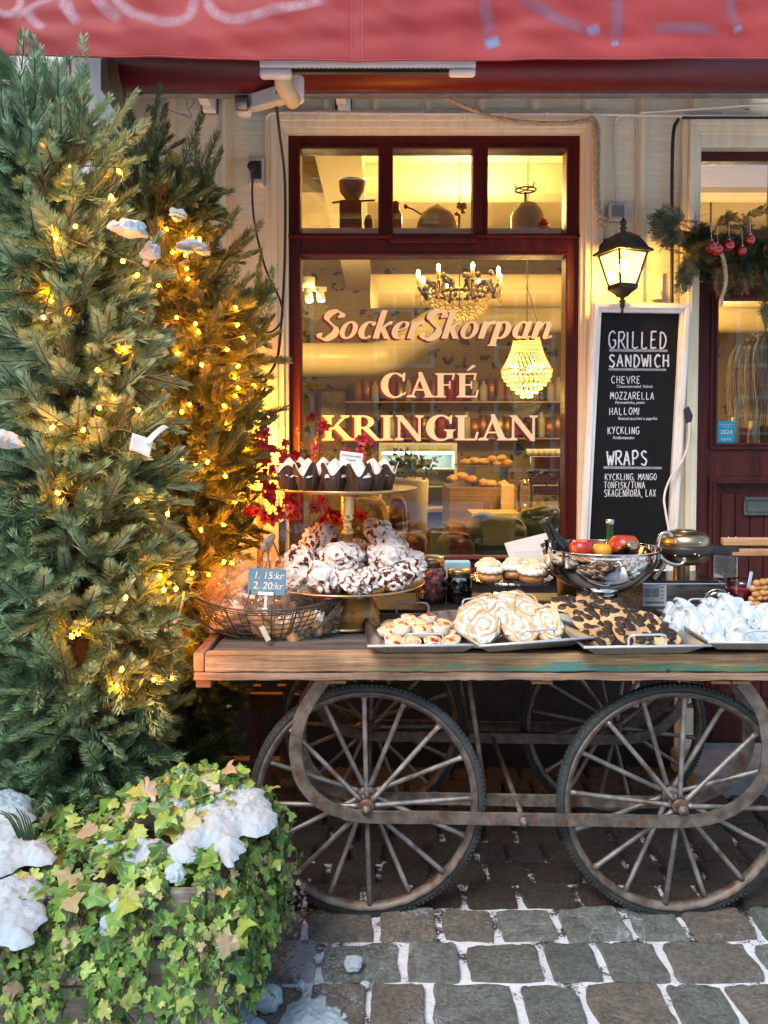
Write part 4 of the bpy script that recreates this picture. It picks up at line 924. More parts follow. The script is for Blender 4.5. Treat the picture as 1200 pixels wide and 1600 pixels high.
# ---------- the four trays
MAT['tray_steel'] = M('brushed_tray_steel', (0.36, 0.36, 0.36), (0.5, 0.5, 0.49), 5, (10, 1, 1), 0.28, rough2=0.42, metal=0.9, bump=0.03)
MAT['wire_white'] = M('pale_coated_wire', (0.5, 0.55, 0.56), (0.62, 0.66, 0.67), 9, rough=0.3, metal=0.3)
def tray(loc, W, D, rz, tilt, label, handles=True):
    o = empty('serving_tray', loc, label, 'tray', 'steel serving trays along the front of the cart'); o.rotation_euler = (tilt, 0, rz)
    mb = MB(); w, d = W / 2, D / 2; e = 0.045; h = 0.034
    rings = [(w - e, d - e, 0.003), (w - 0.002, d - 0.002, h), (w + 0.006, d + 0.006, h + 0.001), (w + 0.007, d + 0.007, h - 0.004), (w - 0.003, d - 0.003, h - 0.005), (w - e + 0.002, d - e + 0.002, 0.0)]
    vs = []; 
    for a, b, z in rings: vs += [(-a, -b, z), (a, -b, z), (a, b, z), (-a, b, z)]
    fs = [(0, 1, 2, 3), (23, 22, 21, 20)]
    for i in range(5):
        for k in range(4): fs.append((i * 4 + k, i * 4 + (k + 1) % 4, i * 4 + 4 + (k + 1) % 4, i * 4 + 4 + k))
    mb.add(vs, fs); mb.build('pan', MAT['tray_steel'], o, world=False, bevel=0.0015)
    mb = MB(); mb.tube([(-w - 0.006, -d - 0.006, h), (w + 0.006, -d - 0.006, h)], 0.0042, 8); mb.build('front_rim', MAT['wire_white'], o, world=False)
    for s in (-1, 1):
        mb = MB(); hw = 0.055; y = s * (d + 0.004)
        mb.tube(catmull([(-hw, y, h - 0.006), (-hw, y, h + 0.022), (-hw + 0.012, y + s * 0.006, h + 0.034), (0, y + s * 0.007, h + 0.035), (hw - 0.012, y + s * 0.006, h + 0.034), (hw, y, h + 0.022), (hw, y, h - 0.006)], 6), 0.0036, 8); mb.build('handle', MAT['wire_white'], o, world=False)
    return o
def trayfit(fl, fr, D, tail, tilt=0.0):
    """front corners given as pixels on a plane 2 cm above the deck"""
    a, b = onz(fl[0], fl[1], DZ + 0.03), onz(fr[0], fr[1], DZ + 0.03); W = (b - a).length; rz = math.atan2(b.y - a.y, b.x - a.x)
    mid = (a + b) / 2; c = mid + Vector((-math.sin(rz), math.cos(rz), 0)) * D / 2; c.z = DZ + 0.004
    return tray(c, W, D, rz, tilt, tail), c, W, rz
t1, c1, W1, r1 = trayfit((577, 1013), (748, 1011), 0.42, 'steel serving tray of raspberry topped muffins, in front of the brass stand')
t2, c2, W2, r2 = trayfit((750, 1017), (924, 1004), 0.46, 'steel serving tray of cream swirled pastry slices, left of the cookie tray')
t3, c3, W3, r3 = trayfit((914, 1015), (1106, 1012), 0.44, 'steel serving tray of dark chocolate chunk cookies, below the silver bowl')
t4, c4, W4, r4 = trayfit((1100, 1011), (1275, 1014), 0.44, 'steel serving tray heaped with white meringues, at the right edge')
for (t_, dz, rr) in ((t2, 0.008, r2), (t4, 0.010, r4 - 0.0)): t_.location.z += dz
t4.rotation_euler.z = r4 + R(3)
def local(c, rz, x, y, z): return Vector((c.x + x * math.cos(rz) - y * math.sin(rz), c.y + x * math.sin(rz) + y * math.cos(rz), c.z + z))

# raspberry muffins
MAT['cup_paper'] = M('white_baking_cup', (0.78, 0.68, 0.52), (0.85, 0.78, 0.66), 12, rough=0.7)
def berry_top():
    N = Nodes('golden_muffin_with_raspberry'); v = N.mapping()
    rnd = N.n('ShaderNodeObjectInfo').outputs['Random']; ad = N.n('ShaderNodeVectorMath'); N.l(v, ad.inputs[0])
    cmb = N.n('ShaderNodeCombineXYZ'); N.l(N.math('MULTIPLY', rnd, 40.0), cmb.inputs[0]); N.l(cmb.outputs[0], ad.inputs[1])
    n1 = N.noise(ad.outputs[0], 30, 3, 0.5, 1.0); n2 = N.noise(v, 60, 5)
    c = N.ramp(n2, [(0.3, (0.72, 0.47, 0.2)), (0.7, (0.82, 0.64, 0.35))])
    c = N.mix(N.ramp(n1, [(0.53, 0.0), (0.58, 1.0)]), c, (0.42, 0.015, 0.02)); N.set(base=c, rough=N.ramp(n1, [(0.55, 0.7), (0.65, 0.25)])); N.bump(N.noise(v, 130, 5, 0.7), 0.4, 0.004); return N.m
MAT['berry_top'] = berry_top()
def rmuffin():
    o = empty('raspberry_muffin', (0, 0, 0))
    mb = MB(); mb.lathe([(0, 0), (0.023, 0), (0.026, 0.01), (0.0305, 0.026), (0.0295, 0.026), (0.024, 0.012)], (0, 0, 0), 72, rfun=lambda t, i: 1 + 0.035 * math.cos(24 * t) * (1 if i > 0 else 0)); mb.build('paper_cup', MAT['cup_paper'], o, world=False)
    mb = MB(); mb.blob((0, 0, 0.022), (0.0285, 0.0285, 0.0145), 4, 0.12, 2.5, 4, amp2=0.05); mb.build('crumb', MAT['berry_top'], o, world=False); return o
rm = rmuffin(); rnd = random.Random(5); rown = ['front row', 'second row', 'third row', 'back row']; posn = ['leftmost', 'second from left', 'third from left', 'fourth from left', 'rightmost']
k = 0
for lvl, rows in ((0, 4), (1, 3)):
    for r_ in range(rows):
        n_ = 4 if lvl == 0 else (3 if r_ < 2 else 2)
        for q in range(n_):
            x = (q - (n_ - 1) / 2) * 0.062 + rnd.uniform(-0.008, 0.008) + 0.005; y = -0.128 + r_ * 0.068 + lvl * 0.035 + rnd.uniform(-0.006, 0.006)
            o = place(rm, USED, local(c1, r1, x, y, 0.004 + lvl * 0.027), (rnd.uniform(-0.28, 0.28), rnd.uniform(-0.3, 0.3), rnd.uniform(0, 6)), rnd.uniform(0.98, 1.1), 'small raspberry muffin in white paper cup, %s, %s of the %s layer' % (posn[q] if q < n_ - 1 else 'rightmost', rown[r_], 'bottom' if lvl == 0 else 'top'))
            tag(o, None, 'muffin', 'raspberry muffins on the first tray')

# swirled pastry slices: spiral ridge of dough round white filling
MAT['pale_dough'] = M('pale_baked_dough', (0.62, 0.4, 0.19), (0.78, 0.58, 0.34), 18, rough=0.65, bump=0.45, bscale=60, c3=(0.5, 0.28, 0.11), s3=12, orand=0.3)
MAT['icing'] = M('white_filling', (0.82, 0.79, 0.7), (0.86, 0.84, 0.78), 18, rough=0.6, bump=0.4, bscale=45, sss=0.1)
def swirl(seed):
    o = empty('swirl_pastry', (0, 0, 0)); rn = random.Random(seed); A, B, H = 0.086, 0.058, 0.026; sv = Vector((seed * 3.1, seed, 2))
    mb = MB()
    def body(p, q):
        k = 1 + 0.10 * noise.noise(p * 1.6 + sv) + 0.05 * noise.noise(p * 4 + sv); q = Vector((q.x * k, q.y * k, q.z)); q.z = max(-H / 2, min(H / 2, q.z * 1.5)) + 0.002 * noise.noise(p * 3 + sv); return q
    mb.blob((0, 0, H / 2), (A, B, H * 0.75), 4, fun=body); 
    for turn in range(1):
        P = []
        for i in range(150):
            t = i / 149; a = t * 2 * math.pi * (1.7 + 0.35 * seed) + seed; f = 0.10 + 0.86 * t; wob = 1 + 0.34 * noise.noise(Vector((math.cos(a) * 1.4, math.sin(a) * 1.4, seed + f)))
            P.append((A * f * math.cos(a) * wob, B * f * math.sin(a) * wob, H + 0.002 + 0.0028 * noise.noise(Vector((a * 1.5, seed, 1)))))
        mb.tube(P, [0.0055 + 0.0042 * noise.noise(Vector((i * 0.11, seed, 7))) for i in range(150)], 8)
    mb.build('dough', MAT['pale_dough'], o, world=False)
    mb = MB(); mb.blob((0.0, 0, H - 0.003), (A * 0.9, B * 0.9, 0.0085), 4, 0.4, 2.2, seed, amp2=0.25, fr2=7); mb.build('filling', MAT['icing'], o, world=False); return o
sw = [swirl(s) for s in (1, 2, 3)]
sl = [(-0.105, -0.12, 0.02, (0.62, -0.1, 1.2), 'lying at the front left corner of its tray'), (0.0, -0.14, 0.022, (0.66, 0.05, 1.9), 'in the middle of the front row behind the wire handle'), (0.105, -0.125, 0.025, (0.7, 0.15, 1.4), 'large one at the front right of its tray'),
      (-0.11, -0.03, 0.038, (0.6, -0.1, 1.0), 'leaning in the second row at the left tray edge'), (-0.015, -0.045, 0.052, (0.65, 0.0, 1.5), 'raised in the middle of the second row'), (0.09, -0.03, 0.058, (0.7, 0.1, 2.2), 'high on the pile at the right of the second row'),
      (-0.06, 0.06, 0.058, (0.55, -0.1, 0.6), 'in the third row left of the highest one'), (0.04, 0.06, 0.085, (0.6, 0.0, 0.2), 'highest one at the back of the pile'), (0.11, 0.09, 0.06, (0.45, 0.25, 1.0), 'at the back right corner of its tray')]
for i, (x, y, z, rt, tail) in enumerate(sl):
    o = place(sw[i % 3], USED, local(c2, r2, x * 1.0, y * 0.9 + 0.03, z * 0.62 + 0.026), (rt[0] * .82, rt[1] * 1.6, rt[2]), 0.88, 'cream filled swirl pastry slice ' + tail); tag(o, None, 'pastry', 'swirl pastries on the second tray')

# chocolate chunk cookies
MAT['cookie'] = M('golden_cookie', (0.56, 0.36, 0.15), (0.74, 0.53, 0.27), 22, rough=0.75, bump=0.6, bscale=60, orand=0.3)
MAT['dark_choc'] = M('dark_chocolate', (0.02, 0.011, 0.010), (0.045, 0.024, 0.02), 18, rough=0.38, rough2=0.55, bump=0.3, bscale=40)
def cookie(seed):
    o = empty('chocolate_cookie', (0, 0, 0)); rn = random.Random(seed); sv = Vector((seed * 2.7, 1, seed))
    mb = MB(); R_ = 0.058
    def f(p, q):
        k = 1 + 0.07 * noise.noise(p * 2 + sv); q = Vector((q.x * k, q.y * k, q.z)); q.z = max(0, q.z + 0.008) if q.z < 0 else q.z + 0.008 + 0.004 * noise.noise(p * 4 + sv); return q
    mb.blob((0, 0, 0), (R_, R_, 0.013), 4, fun=f); mb.build('dough', MAT['cookie'], o, world=False)
    pts = []
    for i in range(60):
        r_ = R_ * math.sqrt(rn.random()) * 0.82; a = rn.random() * 6.28; q = Vector((r_ * math.cos(a), r_ * math.sin(a), 0))
        if all((q - w_).length > 0.028 for w_ in pts): pts.append(q)
    for q in pts[:9]:
        mb = MB(); zt = 0.008 + 0.013 * math.sqrt(max(0, 1 - (q.length / R_) ** 2)); mb.blob((0, 0, 0), (0.021 * rn.uniform(.8, 1.15), 0.0165 * rn.uniform(.8, 1.2), 0.006), 3, 0.2, 2, seed + len(pts), M=Matrix.Translation((q.x, q.y, zt)) @ rotm(rn.uniform(-.3, .3), rn.uniform(-.3, .3), rn.random() * 6)); mb.build('chocolate_chunk', MAT['dark_choc'], o, world=False)
    return o
ck = [cookie(s) for s in (1, 2, 3)]
cl = [(-0.11, -0.13, 0.0, (0.35, 0, 0.3), 'at the front left corner of its tray'), (0.0, -0.15, 0.012, (0.5, 0.1, 1.3), 'in the middle of the front row'), (0.105, -0.135, 0.0, (0.4, 0.1, 2.0), 'at the front right corner of its tray'),
      (-0.10, -0.04, 0.022, (0.35, 0.1, 3.0), 'in the second row at the left'), (-0.01, -0.055, 0.034, (0.4, -0.1, 4.1), 'in the second row in the middle'), (0.075, -0.045, 0.026, (0.35, -0.1, 5.2), 'in the second row at the right'),
      (-0.10, 0.05, 0.035, (0.4, 0.15, 0.9), 'in the third row at the left'), (0.0, 0.04, 0.048, (0.35, 0.0, 2.7), 'in the third row, right of the bowl foot'), (-0.13, 0.13, 0.05, (0.3, 0.0, 3.7), 'highest one at the back, in front of the bowl foot'), (-0.045, 0.13, 0.055, (0.3, 0.1, 1.9), 'at the back, hard against the foot of the bowl')]
for i, (x, y, z, rt, tail) in enumerate(cl):
    o = place(ck[i % 3], USED, local(c3, r3, x * 0.95, y * 0.88 + 0.035, z + 0.022), rt, 1.0, 'dark chocolate chunk cookie ' + tail); tag(o, None, 'cookie', 'chocolate cookies on the third tray')

# white meringues with curled tips
MAT['white_meringue'] = M('glossy_white_meringue', (0.50, 0.58, 0.615), (0.60, 0.66, 0.69), 9, rough=0.42, rough2=0.55, bump=0.12, bscale=40, sss=0.15)
def kiss(seed):
    rn = random.Random(seed); mb = MB()
    for (cx, cy, k) in [(0, 0, 1.0)] + [(0.036 * math.cos(a), 0.036 * math.sin(a), rn.uniform(.5, .72)) for a in (seed, seed + 2.2, seed + 4.1)]:
        H = 0.086 * k * rn.uniform(.92, 1.1); ba = rn.random() * 6.28; tw = rn.choice((-1, 1)) * rn.uniform(5, 8); sv = Vector((rn.random() * 50, seed, 3)); nr = rn.choice((3, 4, 5))
        def f(u, v):
            t = 2 * math.pi * u; r = 0.044 * k * ((1 - v) ** 0.8 * 0.9 + 0.1 * (1 - v))
            p = Vector((math.cos(t), math.sin(t), v * 2)); rg = abs(math.sin((nr * t + tw * v + 2.2 * noise.noise(p * 1.3 + sv)) / 2))
            r *= 1 + 0.26 * (rg - .6) * (1 - v * .6) + 0.22 * noise.noise(p * 1.2 + sv) + 0.05 * noise.noise(p * 5 + sv); z = H * v ** 0.95
            b_ = max(0, v - 0.6) ** 1.4 * 0.10 * k; z -= max(0, v - 0.84) ** 1.3 * 0.22 * k
            return (cx + r * math.cos(t) + b_ * math.cos(ba), cy + r * math.sin(t) + b_ * math.sin(ba), z)
        mb.grid(f, 64, 30, closed_u=True)
    return mb.build('white_meringue', MAT['white_meringue'])
ks = [kiss(s) for s in range(5)]
kl = [(-0.10, 0.15, 0, 'at the back left corner of the tray, nearest the steel box'), (-0.02, 0.16, 0, 'with a tall curled tip, in front of the clip lid'), (0.06, 0.15, 0, 'at the back, in front of the jam jar'), (-0.13, 0.07, 0, 'at the left tray edge, second from the back'), (-0.04, 0.07, 0.02, 'high on the heap left of its centre'), (0.045, 0.06, 0.02, 'high on the heap right of its centre'),
      (-0.12, -0.03, 0, 'at the left tray edge, third from the back'), (-0.04, -0.03, 0.025, 'broad one at the middle of the heap'), (0.05, -0.03, 0.02, 'right of the broad middle one'), (-0.10, -0.13, 0, 'at the front left corner of the tray'), (-0.02, -0.14, 0.005, 'behind the front wire handle'), (0.07, -0.13, 0.005, 'at the front right part of the tray'), (0.13, -0.04, 0.01, 'at the right frame edge, lower one'), (0.12, 0.06, 0.01, 'at the right frame edge below the waffles'), (-0.07, 0.02, 0.03, 'topmost lump left of the middle'), (0.0, 0.01, 0.04, 'topmost lump in the very middle')]
for i, (x, y, z, tail) in enumerate(kl):
    p = local(c4, r4, x, y * 0.92 + 0.02, 0.012 + z); s = random.Random(i).uniform(1.0, 1.3); o = ks[i] if i < 5 else obj_copy(ks[i % 5], p)
    o.location = p; o.scale = (s * 1.1, s * 1.1, s * 0.95); o.rotation_euler = (0, 0, i * 2.1)
    tag(o, 'white meringue ' + tail, 'meringue', 'white meringues on the fourth tray')

# dark board under the trays' far ends
ub = MB(); ub.bx(XX(590, 2.9), 1.25, 2.84, 3.16, DZ - 0.001, DZ + 0.022); o = ub.build('slate_board', M('black_slate', (0.018, 0.017, 0.016), (0.035, 0.032, 0.03), 14, rough=0.5), None, bevel=0.004); tag(o, 'long low black board at the back of the cart behind the trays', 'board')

# ---------- candy jars
def jar(px0, px1, py0, py1, Y, label, lidmat, fillfn, nm='candy_jar'):
    b = at((px0 + px1) / 2, py1, Y); b.z = DZ + 0.022; r = (px1 - px0) / 2 / F_PX * Y; h = ZZ(py0, Y) - b.z
    o = empty(nm, b, label, 'jar', 'candy jars behind the first tray')
    mb = MB(); mb.lathe([(0, b.z), (r * .95, b.z), (r, b.z + 0.006), (r, b.z + h * .68), (r * .86, b.z + h * .76), (r * .84, b.z + h * .8)], (b.x, b.y, 0), 40); mb.build('glass', MAT['jar_glass'], o)
    mb = MB(); mb.lathe([(r * .86, b.z + h * .78), (r * .9, b.z + h * .79), (r * .9, b.z + h * .97), (r * .86, b.z + h), (0, b.z + h)], (b.x, b.y, 0), 40); mb.build('lid', lidmat, o)
    fillfn(o, b, r * .93, h * .66); return o
def pink_fill(o, b, r, h):
    mat = M('pink_sugar_sweets', (0.72, 0.27, 0.30), (0.82, 0.42, 0.44), 14, rough=0.6, bump=0.2); rn = random.Random(3)
    for i in range(46):
        a = rn.random() * 6.28; q = r * 0.78 * math.sqrt(rn.random()); z = b.z + 0.014 + (i / 46) * (h - 0.02)
        mb = MB(); mb.blob((0, 0, 0), (0.022, 0.013, 0.009), 2, 0.15, 2, i, M=Matrix.Translation((b.x + q * math.cos(a), b.y + q * math.sin(a), z)) @ rotm(rn.uniform(-.7, .7), rn.uniform(-.7, .7), rn.random() * 6)); mb.build('sweet', mat, o)
def dark_fill(o, b, r, h):
    mat = M('black_liquorice', (0.012, 0.011, 0.011), (0.03, 0.028, 0.03), 14, rough=0.35, bump=0.3); rn = random.Random(4)
    for i in range(60):
        a = rn.random() * 6.28; q = r * 0.84 * math.sqrt(rn.random()); z = b.z + 0.012 + (i / 60) * (h - 0.02)
        mb = MB(); mb.blob((0, 0, 0), (0.012, 0.009, 0.009), 2, 0.15, 2, i, M=Matrix.Translation((b.x + q * math.cos(a), b.y + q * math.sin(a), z)) @ rotm(rn.random() * 3, rn.random(), rn.random() * 6)); mb.build('sweet', mat, o)
jar(649, 697, 869, 950, 2.98, 'glass jar of pink sweets with a brass lid, beside the meringue plate', M('lacquered_gold_lid', (0.5, 0.36, 0.16), (0.6, 0.45, 0.22), 8, rough=0.25, metal=1.0), pink_fill)
jar(697, 738, 889, 950, 2.98, 'shorter glass jar of black sweets with a gold lid, right of the pink sweets', MAT['brass'], dark_fill)
tb = MB(); p = at(715, 884, 3.12); tb.box(p + Vector((0, 0, -0.04)), (0.10, 0.05, 0.12)); tag(tb.build('blue_tub', M('light_blue_plastic', (0.25, 0.5, 0.62), (0.3, 0.55, 0.66), 6, rough=0.5), None, bevel=0.006), 'light blue plastic tub peeping out behind the dark candy jar', 'tub')

# ---------- glass cake stand with cream buns
BY = 2.88; bz = ZZ(906, BY); bxp = XX(800, BY)
gs = empty('glass_stand', (bxp, BY, DZ), 'low glass cake stand holding cream filled buns', 'cake stand')
mb = MB(); mb.lathe([(0, bz - 0.006), (0.13, bz - 0.004), (0.149, bz + 0.012), (0.151, bz + 0.013), (0.135, bz - 0.012), (0.02, bz - 0.016)], (bxp, BY, 0), 60, rfun=lambda t, i: 1 + (0.012 * math.cos(30 * t) if i in (2, 3) else 0)); mb.build('plate', thin_glass('smoky_cut_glass', (0.62, 0.56, 0.47), 2.6, 0.05, 0.5, 60), gs)
mb = MB(); mb.lathe([(0.02, bz - 0.014), (0.014, bz - 0.05), (0.02, DZ + 0.05), (0.06, DZ + 0.008), (0.062, DZ)], (bxp, BY, 0), 32); mb.build('foot', MAT['jar_glass'], gs)
MAT['bun'] = M('glossy_brown_bun', (0.38, 0.15, 0.035), (0.6, 0.32, 0.1), 12, rough=0.35, rough2=0.55, bump=0.15, orand=0.35)
MAT['bun_lid'] = M('sugar_dusted_bun', (0.62, 0.4, 0.2), (0.82, 0.72, 0.58), 30, rough=0.75, bump=0.25, bscale=90)
MAT['cream'] = M('whipped_cream', (0.80, 0.73, 0.58), (0.85, 0.8, 0.68), 14, rough=0.5, bump=0.15, sss=0.12)
def bun():
    o = empty('cream_bun', (0, 0, 0))
    mb = MB(); mb.blob((0, 0, 0.019), (0.043, 0.043, 0.024), 4, 0.06, 2, 3, fun=lambda p, q: Vector((q.x, q.y, max(q.z, -0.018)))); mb.build('bun', MAT['bun'], o, world=False)
    mb = MB(); mb.lathe([(0.02, 0.032), (0.040, 0.033), (0.046, 0.040), (0.044, 0.049), (0.034, 0.057), (0.0, 0.058)], (0, 0, 0), 80, rfun=lambda t, i: 1 + 0.07 * math.cos(11 * t + i * 0.8)); mb.build('cream', MAT['cream'], o, world=False)
    mb = MB(); mb.blob((0, 0, 0.056), (0.034, 0.032, 0.015), 4, 0.14, 2.2, 8); mb.build('lid', MAT['bun_lid'], o, world=False); return o
bn = bun()
for i, (x, y, tail) in enumerate(((-0.083, -0.045, 'at the front left of the glass stand'), (0.003, -0.02, 'in the middle of the glass stand'), (0.06, -0.075, 'at the front right of the glass stand'), (0.098, 0.02, 'under the rim of the silver bowl'), (-0.075, 0.05, 'at the back left of the glass stand'), (0.03, 0.07, 'at the back of the glass stand, half covered'))):
    o = place(bn, USED, (bxp + x, BY + y, bz + 0.002), (random.Random(i).uniform(-.12, .12), random.Random(i + 9).uniform(-.12, .12), i * 1.1), 1.05, 'sugar dusted cream bun ' + tail); tag(o, None, 'bun', 'cream buns on the glass stand')
# cards leaning behind
def leaf(name, q, mat, label, cat):
    mb = MB(); d = Vector((0, 0.004, 0)); mb.add(q + [p + d for p in q], [(0, 1, 2, 3), (7, 6, 5, 4), (0, 4, 5, 1), (1, 5, 6, 2), (2, 6, 7, 3), (3, 7, 4, 0)]); return tag(mb.build(name, mat), label, cat)
leaf('menu_card', [at(806, 900, 3.16), at(788, 849, 3.19), at(856, 832, 3.19), at(864, 890, 3.16)], MAT['paper'], 'large white card standing askew behind the cream buns', 'card')
leaf('name_card', [at(806, 905, 3.10), at(804, 861, 3.12), at(846, 859, 3.12), at(846, 905, 3.10)], MAT['paper'], 'small white card standing in front of the larger tilted one', 'card')
tb = MB(); p = at(886, 935, 3.05); tb.lathe([(0, DZ + 0.022), (0.036, DZ + 0.022), (0.041, DZ + 0.12), (0.043, DZ + 0.122), (0.043, DZ + 0.126), (0, DZ + 0.126)], (p.x, 3.05, 0), 36); tag(tb.build('cream_tub', M('cream_plastic_tub', (0.66, 0.55, 0.36), (0.7, 0.6, 0.42), 5, rough=0.5)), 'small cream plastic tub under the left side of the silver bowl', 'tub')

# ---------- silver bowl with fruit and bottles
OY = 2.86; ox = XX(939, OY); oz = ZZ(856, OY); rb = 0.211
bowl = empty('punch_bowl', (ox, OY, DZ), 'large polished silver punch bowl on a round foot, with fruit and bottles inside', 'bowl')
mb = MB(); hb = 0.165
outer = [(rb * math.sin(t * math.pi / 2) ** 0.9, oz - hb * (math.cos(t * math.pi / 2)) ** 1.15) for t in [i / 20 for i in range(21)]]
inner = [(max(0, r - 0.003), z + 0.003) for r, z in outer][::-1]
mb.lathe(outer + [(rb + 0.003, oz + 0.001), (rb + 0.003, oz + 0.005), (rb - 0.003, oz + 0.004)] + inner, (ox, OY, 0), 96); mb.build('basin', MAT['chrome'], bowl)
mb = MB(); zb_ = oz - hb; mb.lathe([(0.03, zb_ + 0.008), (0.052, zb_ + 0.004), (0.056, zb_ - 0.004), (0.046, zb_ - 0.014), (0.05, zb_ - 0.03), (0.085, DZ + 0.03), (0.09, DZ + 0.022), (0, DZ + 0.022)], (ox, OY, 0), 60); mb.build('foot', MAT['chrome'], bowl)
def apple(px, py, Y, r, mat, nm, label, cat, grp=None):
    p = at(px, py, Y); mb = MB(); mb.blob(p, (r, r, r * .9), 4, 0.03, 1.5, px, fun=lambda a, q: Vector((q.x, q.y, q.z - (0.28 * r * max(0, a.z - 0.75) * 3 if a.z > 0.75 else 0)))); return tag(mb.build(nm, mat), label, cat, grp)
RED = M('red_apple_skin', (0.42, 0.02, 0.015), (0.62, 0.09, 0.03), 14, rough=0.28, c3=(0.72, 0.28, 0.08), s3=20, coat=0.2)
apple(908, 858, 2.78, 0.043, RED, 'red_apple', 'bright red apple at the left side of the silver bowl', 'apple'); apple(975, 854, 2.84, 0.056, M('orange_red_skin', (0.35, 0.025, 0.018), (0.5, 0.08, 0.03), 14, rough=0.33, c3=(0.6, 0.22, 0.06), s3=26), 'red_apple', 'larger dark red apple at the right side of the silver bowl', 'apple')
apple(940, 861, 2.80, 0.036, M('orange_peel', (0.75, 0.33, 0.02), (0.85, 0.42, 0.03), 14, rough=0.4, bump=0.3, bscale=160), 'orange', 'yellow orange between the two red apples in the bowl', 'orange')
def bottle(base, tip, mat, capm, label, r=0.036, neck=0.0125):
    a, b = Vector(base), Vector(tip); L = (b - a).length; q = (b - a).to_track_quat('Z', 'Y').to_matrix().to_4x4(); Mx = Matrix.Translation(a) @ q
    o = empty('bottle', a, label, 'bottle', 'bottles in the silver bowl')
    mb = MB(); mb.lathe([(0, 0), (r, 0), (r, L * .5), (r * .85, L * .58), (neck * 1.25, L * .72), (neck, L * .8), (neck, L * .95)], (0, 0, 0), 28, M=Mx); mb.build('glass', mat, o)
    mb = MB(); mb.lathe([(neck * 1.12, L * .93), (neck * 1.2, L * .935), (neck * 1.2, L * .995), (neck, L), (0, L)], (0, 0, 0), 24, M=Mx); mb.build('cap', capm, o); return o
DG = M('dark_bottle_glass', (0.008, 0.010, 0.007), rough=0.08, spec=0.6); GG = M('green_bottle_glass', (0.012, 0.055, 0.016), (0.015, 0.07, 0.02), 4, rough=0.07, spec=0.6)
bottle(at(905, 905, 2.86), at(849, 812, 2.86), DG, MAT['black_metal'], 'dark wine bottle leaning out over the left rim of the bowl', 0.038, 0.017)
bottle(at(951, 935, 2.92), at(953, 811, 2.94), GG, MAT['steel'], 'upright green glass bottle at the back of the silver bowl', 0.03, 0.0125)
bottle(at(945, 880, 2.9), at(989, 851, 2.755), DG, MAT['brass'], 'dark bottle lying in the bowl with its gold cap to the front', 0.03, 0.015)
tb = MB(); p = at(860, 853, 2.76); tb.lathe([(0.017, -0.03), (0.021, 0.02), (0.019, 0.02), (0.016, -0.028)], p, 24); tag(tb.build('drinking_glass', MAT['jar_glass']), 'small clear drinking glass tucked inside the left rim of the bowl', 'glass')

# ---------- waffle maker on its steel box
KY = 2.90
sb = empty('steel_box', (XX(1072, KY), KY + 0.1, DZ), 'brushed stainless steel appliance box with a grey rating label on its front', 'appliance')
mb = MB(); zt, z0 = ZZ(911, KY), ZZ(949, KY); mb.bx(XX(1006, KY), XX(1139, KY), KY, KY + 0.26, z0, zt); mb.build('body', MAT['steel'], sb, bevel=0.004)
mb = MB(); mb.bx(XX(1012, KY), XX(1130, KY), KY + 0.02, KY + 0.24, zt, zt + 0.006); mb.build('hotplate', M('oily_dark_plate', (0.03, 0.02, 0.012), (0.09, 0.06, 0.03), 16, rough=0.18, metal=0.6), sb, bevel=0.002)
mb = MB(); x = XX(1137, 3.02); mb.bx(XX(1118, 3.02), x, 3.02, 3.024, zt, ZZ(861, 3.02)); mb.bx(x - 0.003, x, 2.92, 3.02, zt, ZZ(866, 3.0)); mb.build('splash_guard', MAT['steel'], sb)
mb = MB(); mb.bx(XX(1007, KY), XX(1044, KY), KY - 0.0025, KY - 0.001, ZZ(947, KY), ZZ(914, KY)); lab = mb.build('rating_label', M('silver_label', (0.55, 0.55, 0.54), (0.6, 0.6, 0.59), 5, rough=0.5), sb)
mb = MB(); Y_ = KY - 0.0035
for (a, b, c, d) in ((1009, 1020, 920, 932), (1022, 1033, 920, 932)):
    for yy in range(int(c), int(d) + 1, 2): mb.bx(XX(a, Y_), XX(b, Y_), Y_, Y_ + 0.0008, ZZ(yy + 0.7, Y_), ZZ(yy, Y_))
for yy in (917, 923, 929, 934): mb.bx(XX(1036, Y_), XX(1040, Y_), Y_, Y_ + 0.0008, ZZ(yy + 1.2, Y_), ZZ(yy, Y_))
for i in range(22): mb.bx(XX(1011 + i * 1.35, Y_), XX(1011 + i * 1.35 + 0.8, Y_), Y_, Y_ + 0.0008, ZZ(943, Y_), ZZ(940, Y_))
mb.build('label_print', MAT['ink'], lab)
WY = 3.0; wxc = XX(1072, WY)
wi = empty('waffle_iron', (wxc, WY, zt + 0.03), 'round hinged waffle iron with steel conduit and two long wooden handles', 'waffle iron')
zu = ZZ(848, WY); zl = ZZ(862, WY); rr = 0.09
MAT['iron_bronze'] = M('bronzed_cast_metal', (0.33, 0.26, 0.16), (0.5, 0.41, 0.27), 8, rough=0.28, rough2=0.4, metal=1.0)
mb = MB(); mb.lathe([(rr * 1.02, zu - 0.006), (rr * 1.03, zu + 0.004), (rr * .98, zu + 0.022), (rr * .86, zu + 0.036), (rr * .55, zu + 0.045), (0, zu + 0.047)], (wxc, WY, 0), 56); mb.lathe([(rr * .42, zu + 0.045), (rr * .4, zu + 0.05), (0, zu + 0.051)], (wxc, WY, 0), 40); mb.build('lid', MAT['iron_bronze'], wi)
mb = MB(); mb.lathe([(rr * 1.16, zl - 0.004), (rr * 1.2, zl), (rr * 1.2, zu - 0.012), (rr * 1.14, zu - 0.004), (0, zu - 0.004)], (wxc, WY, 0), 56); mb.lathe([(0, zl - 0.004), (rr * 1.16, zl - 0.004)], (wxc, WY, 0), 56)
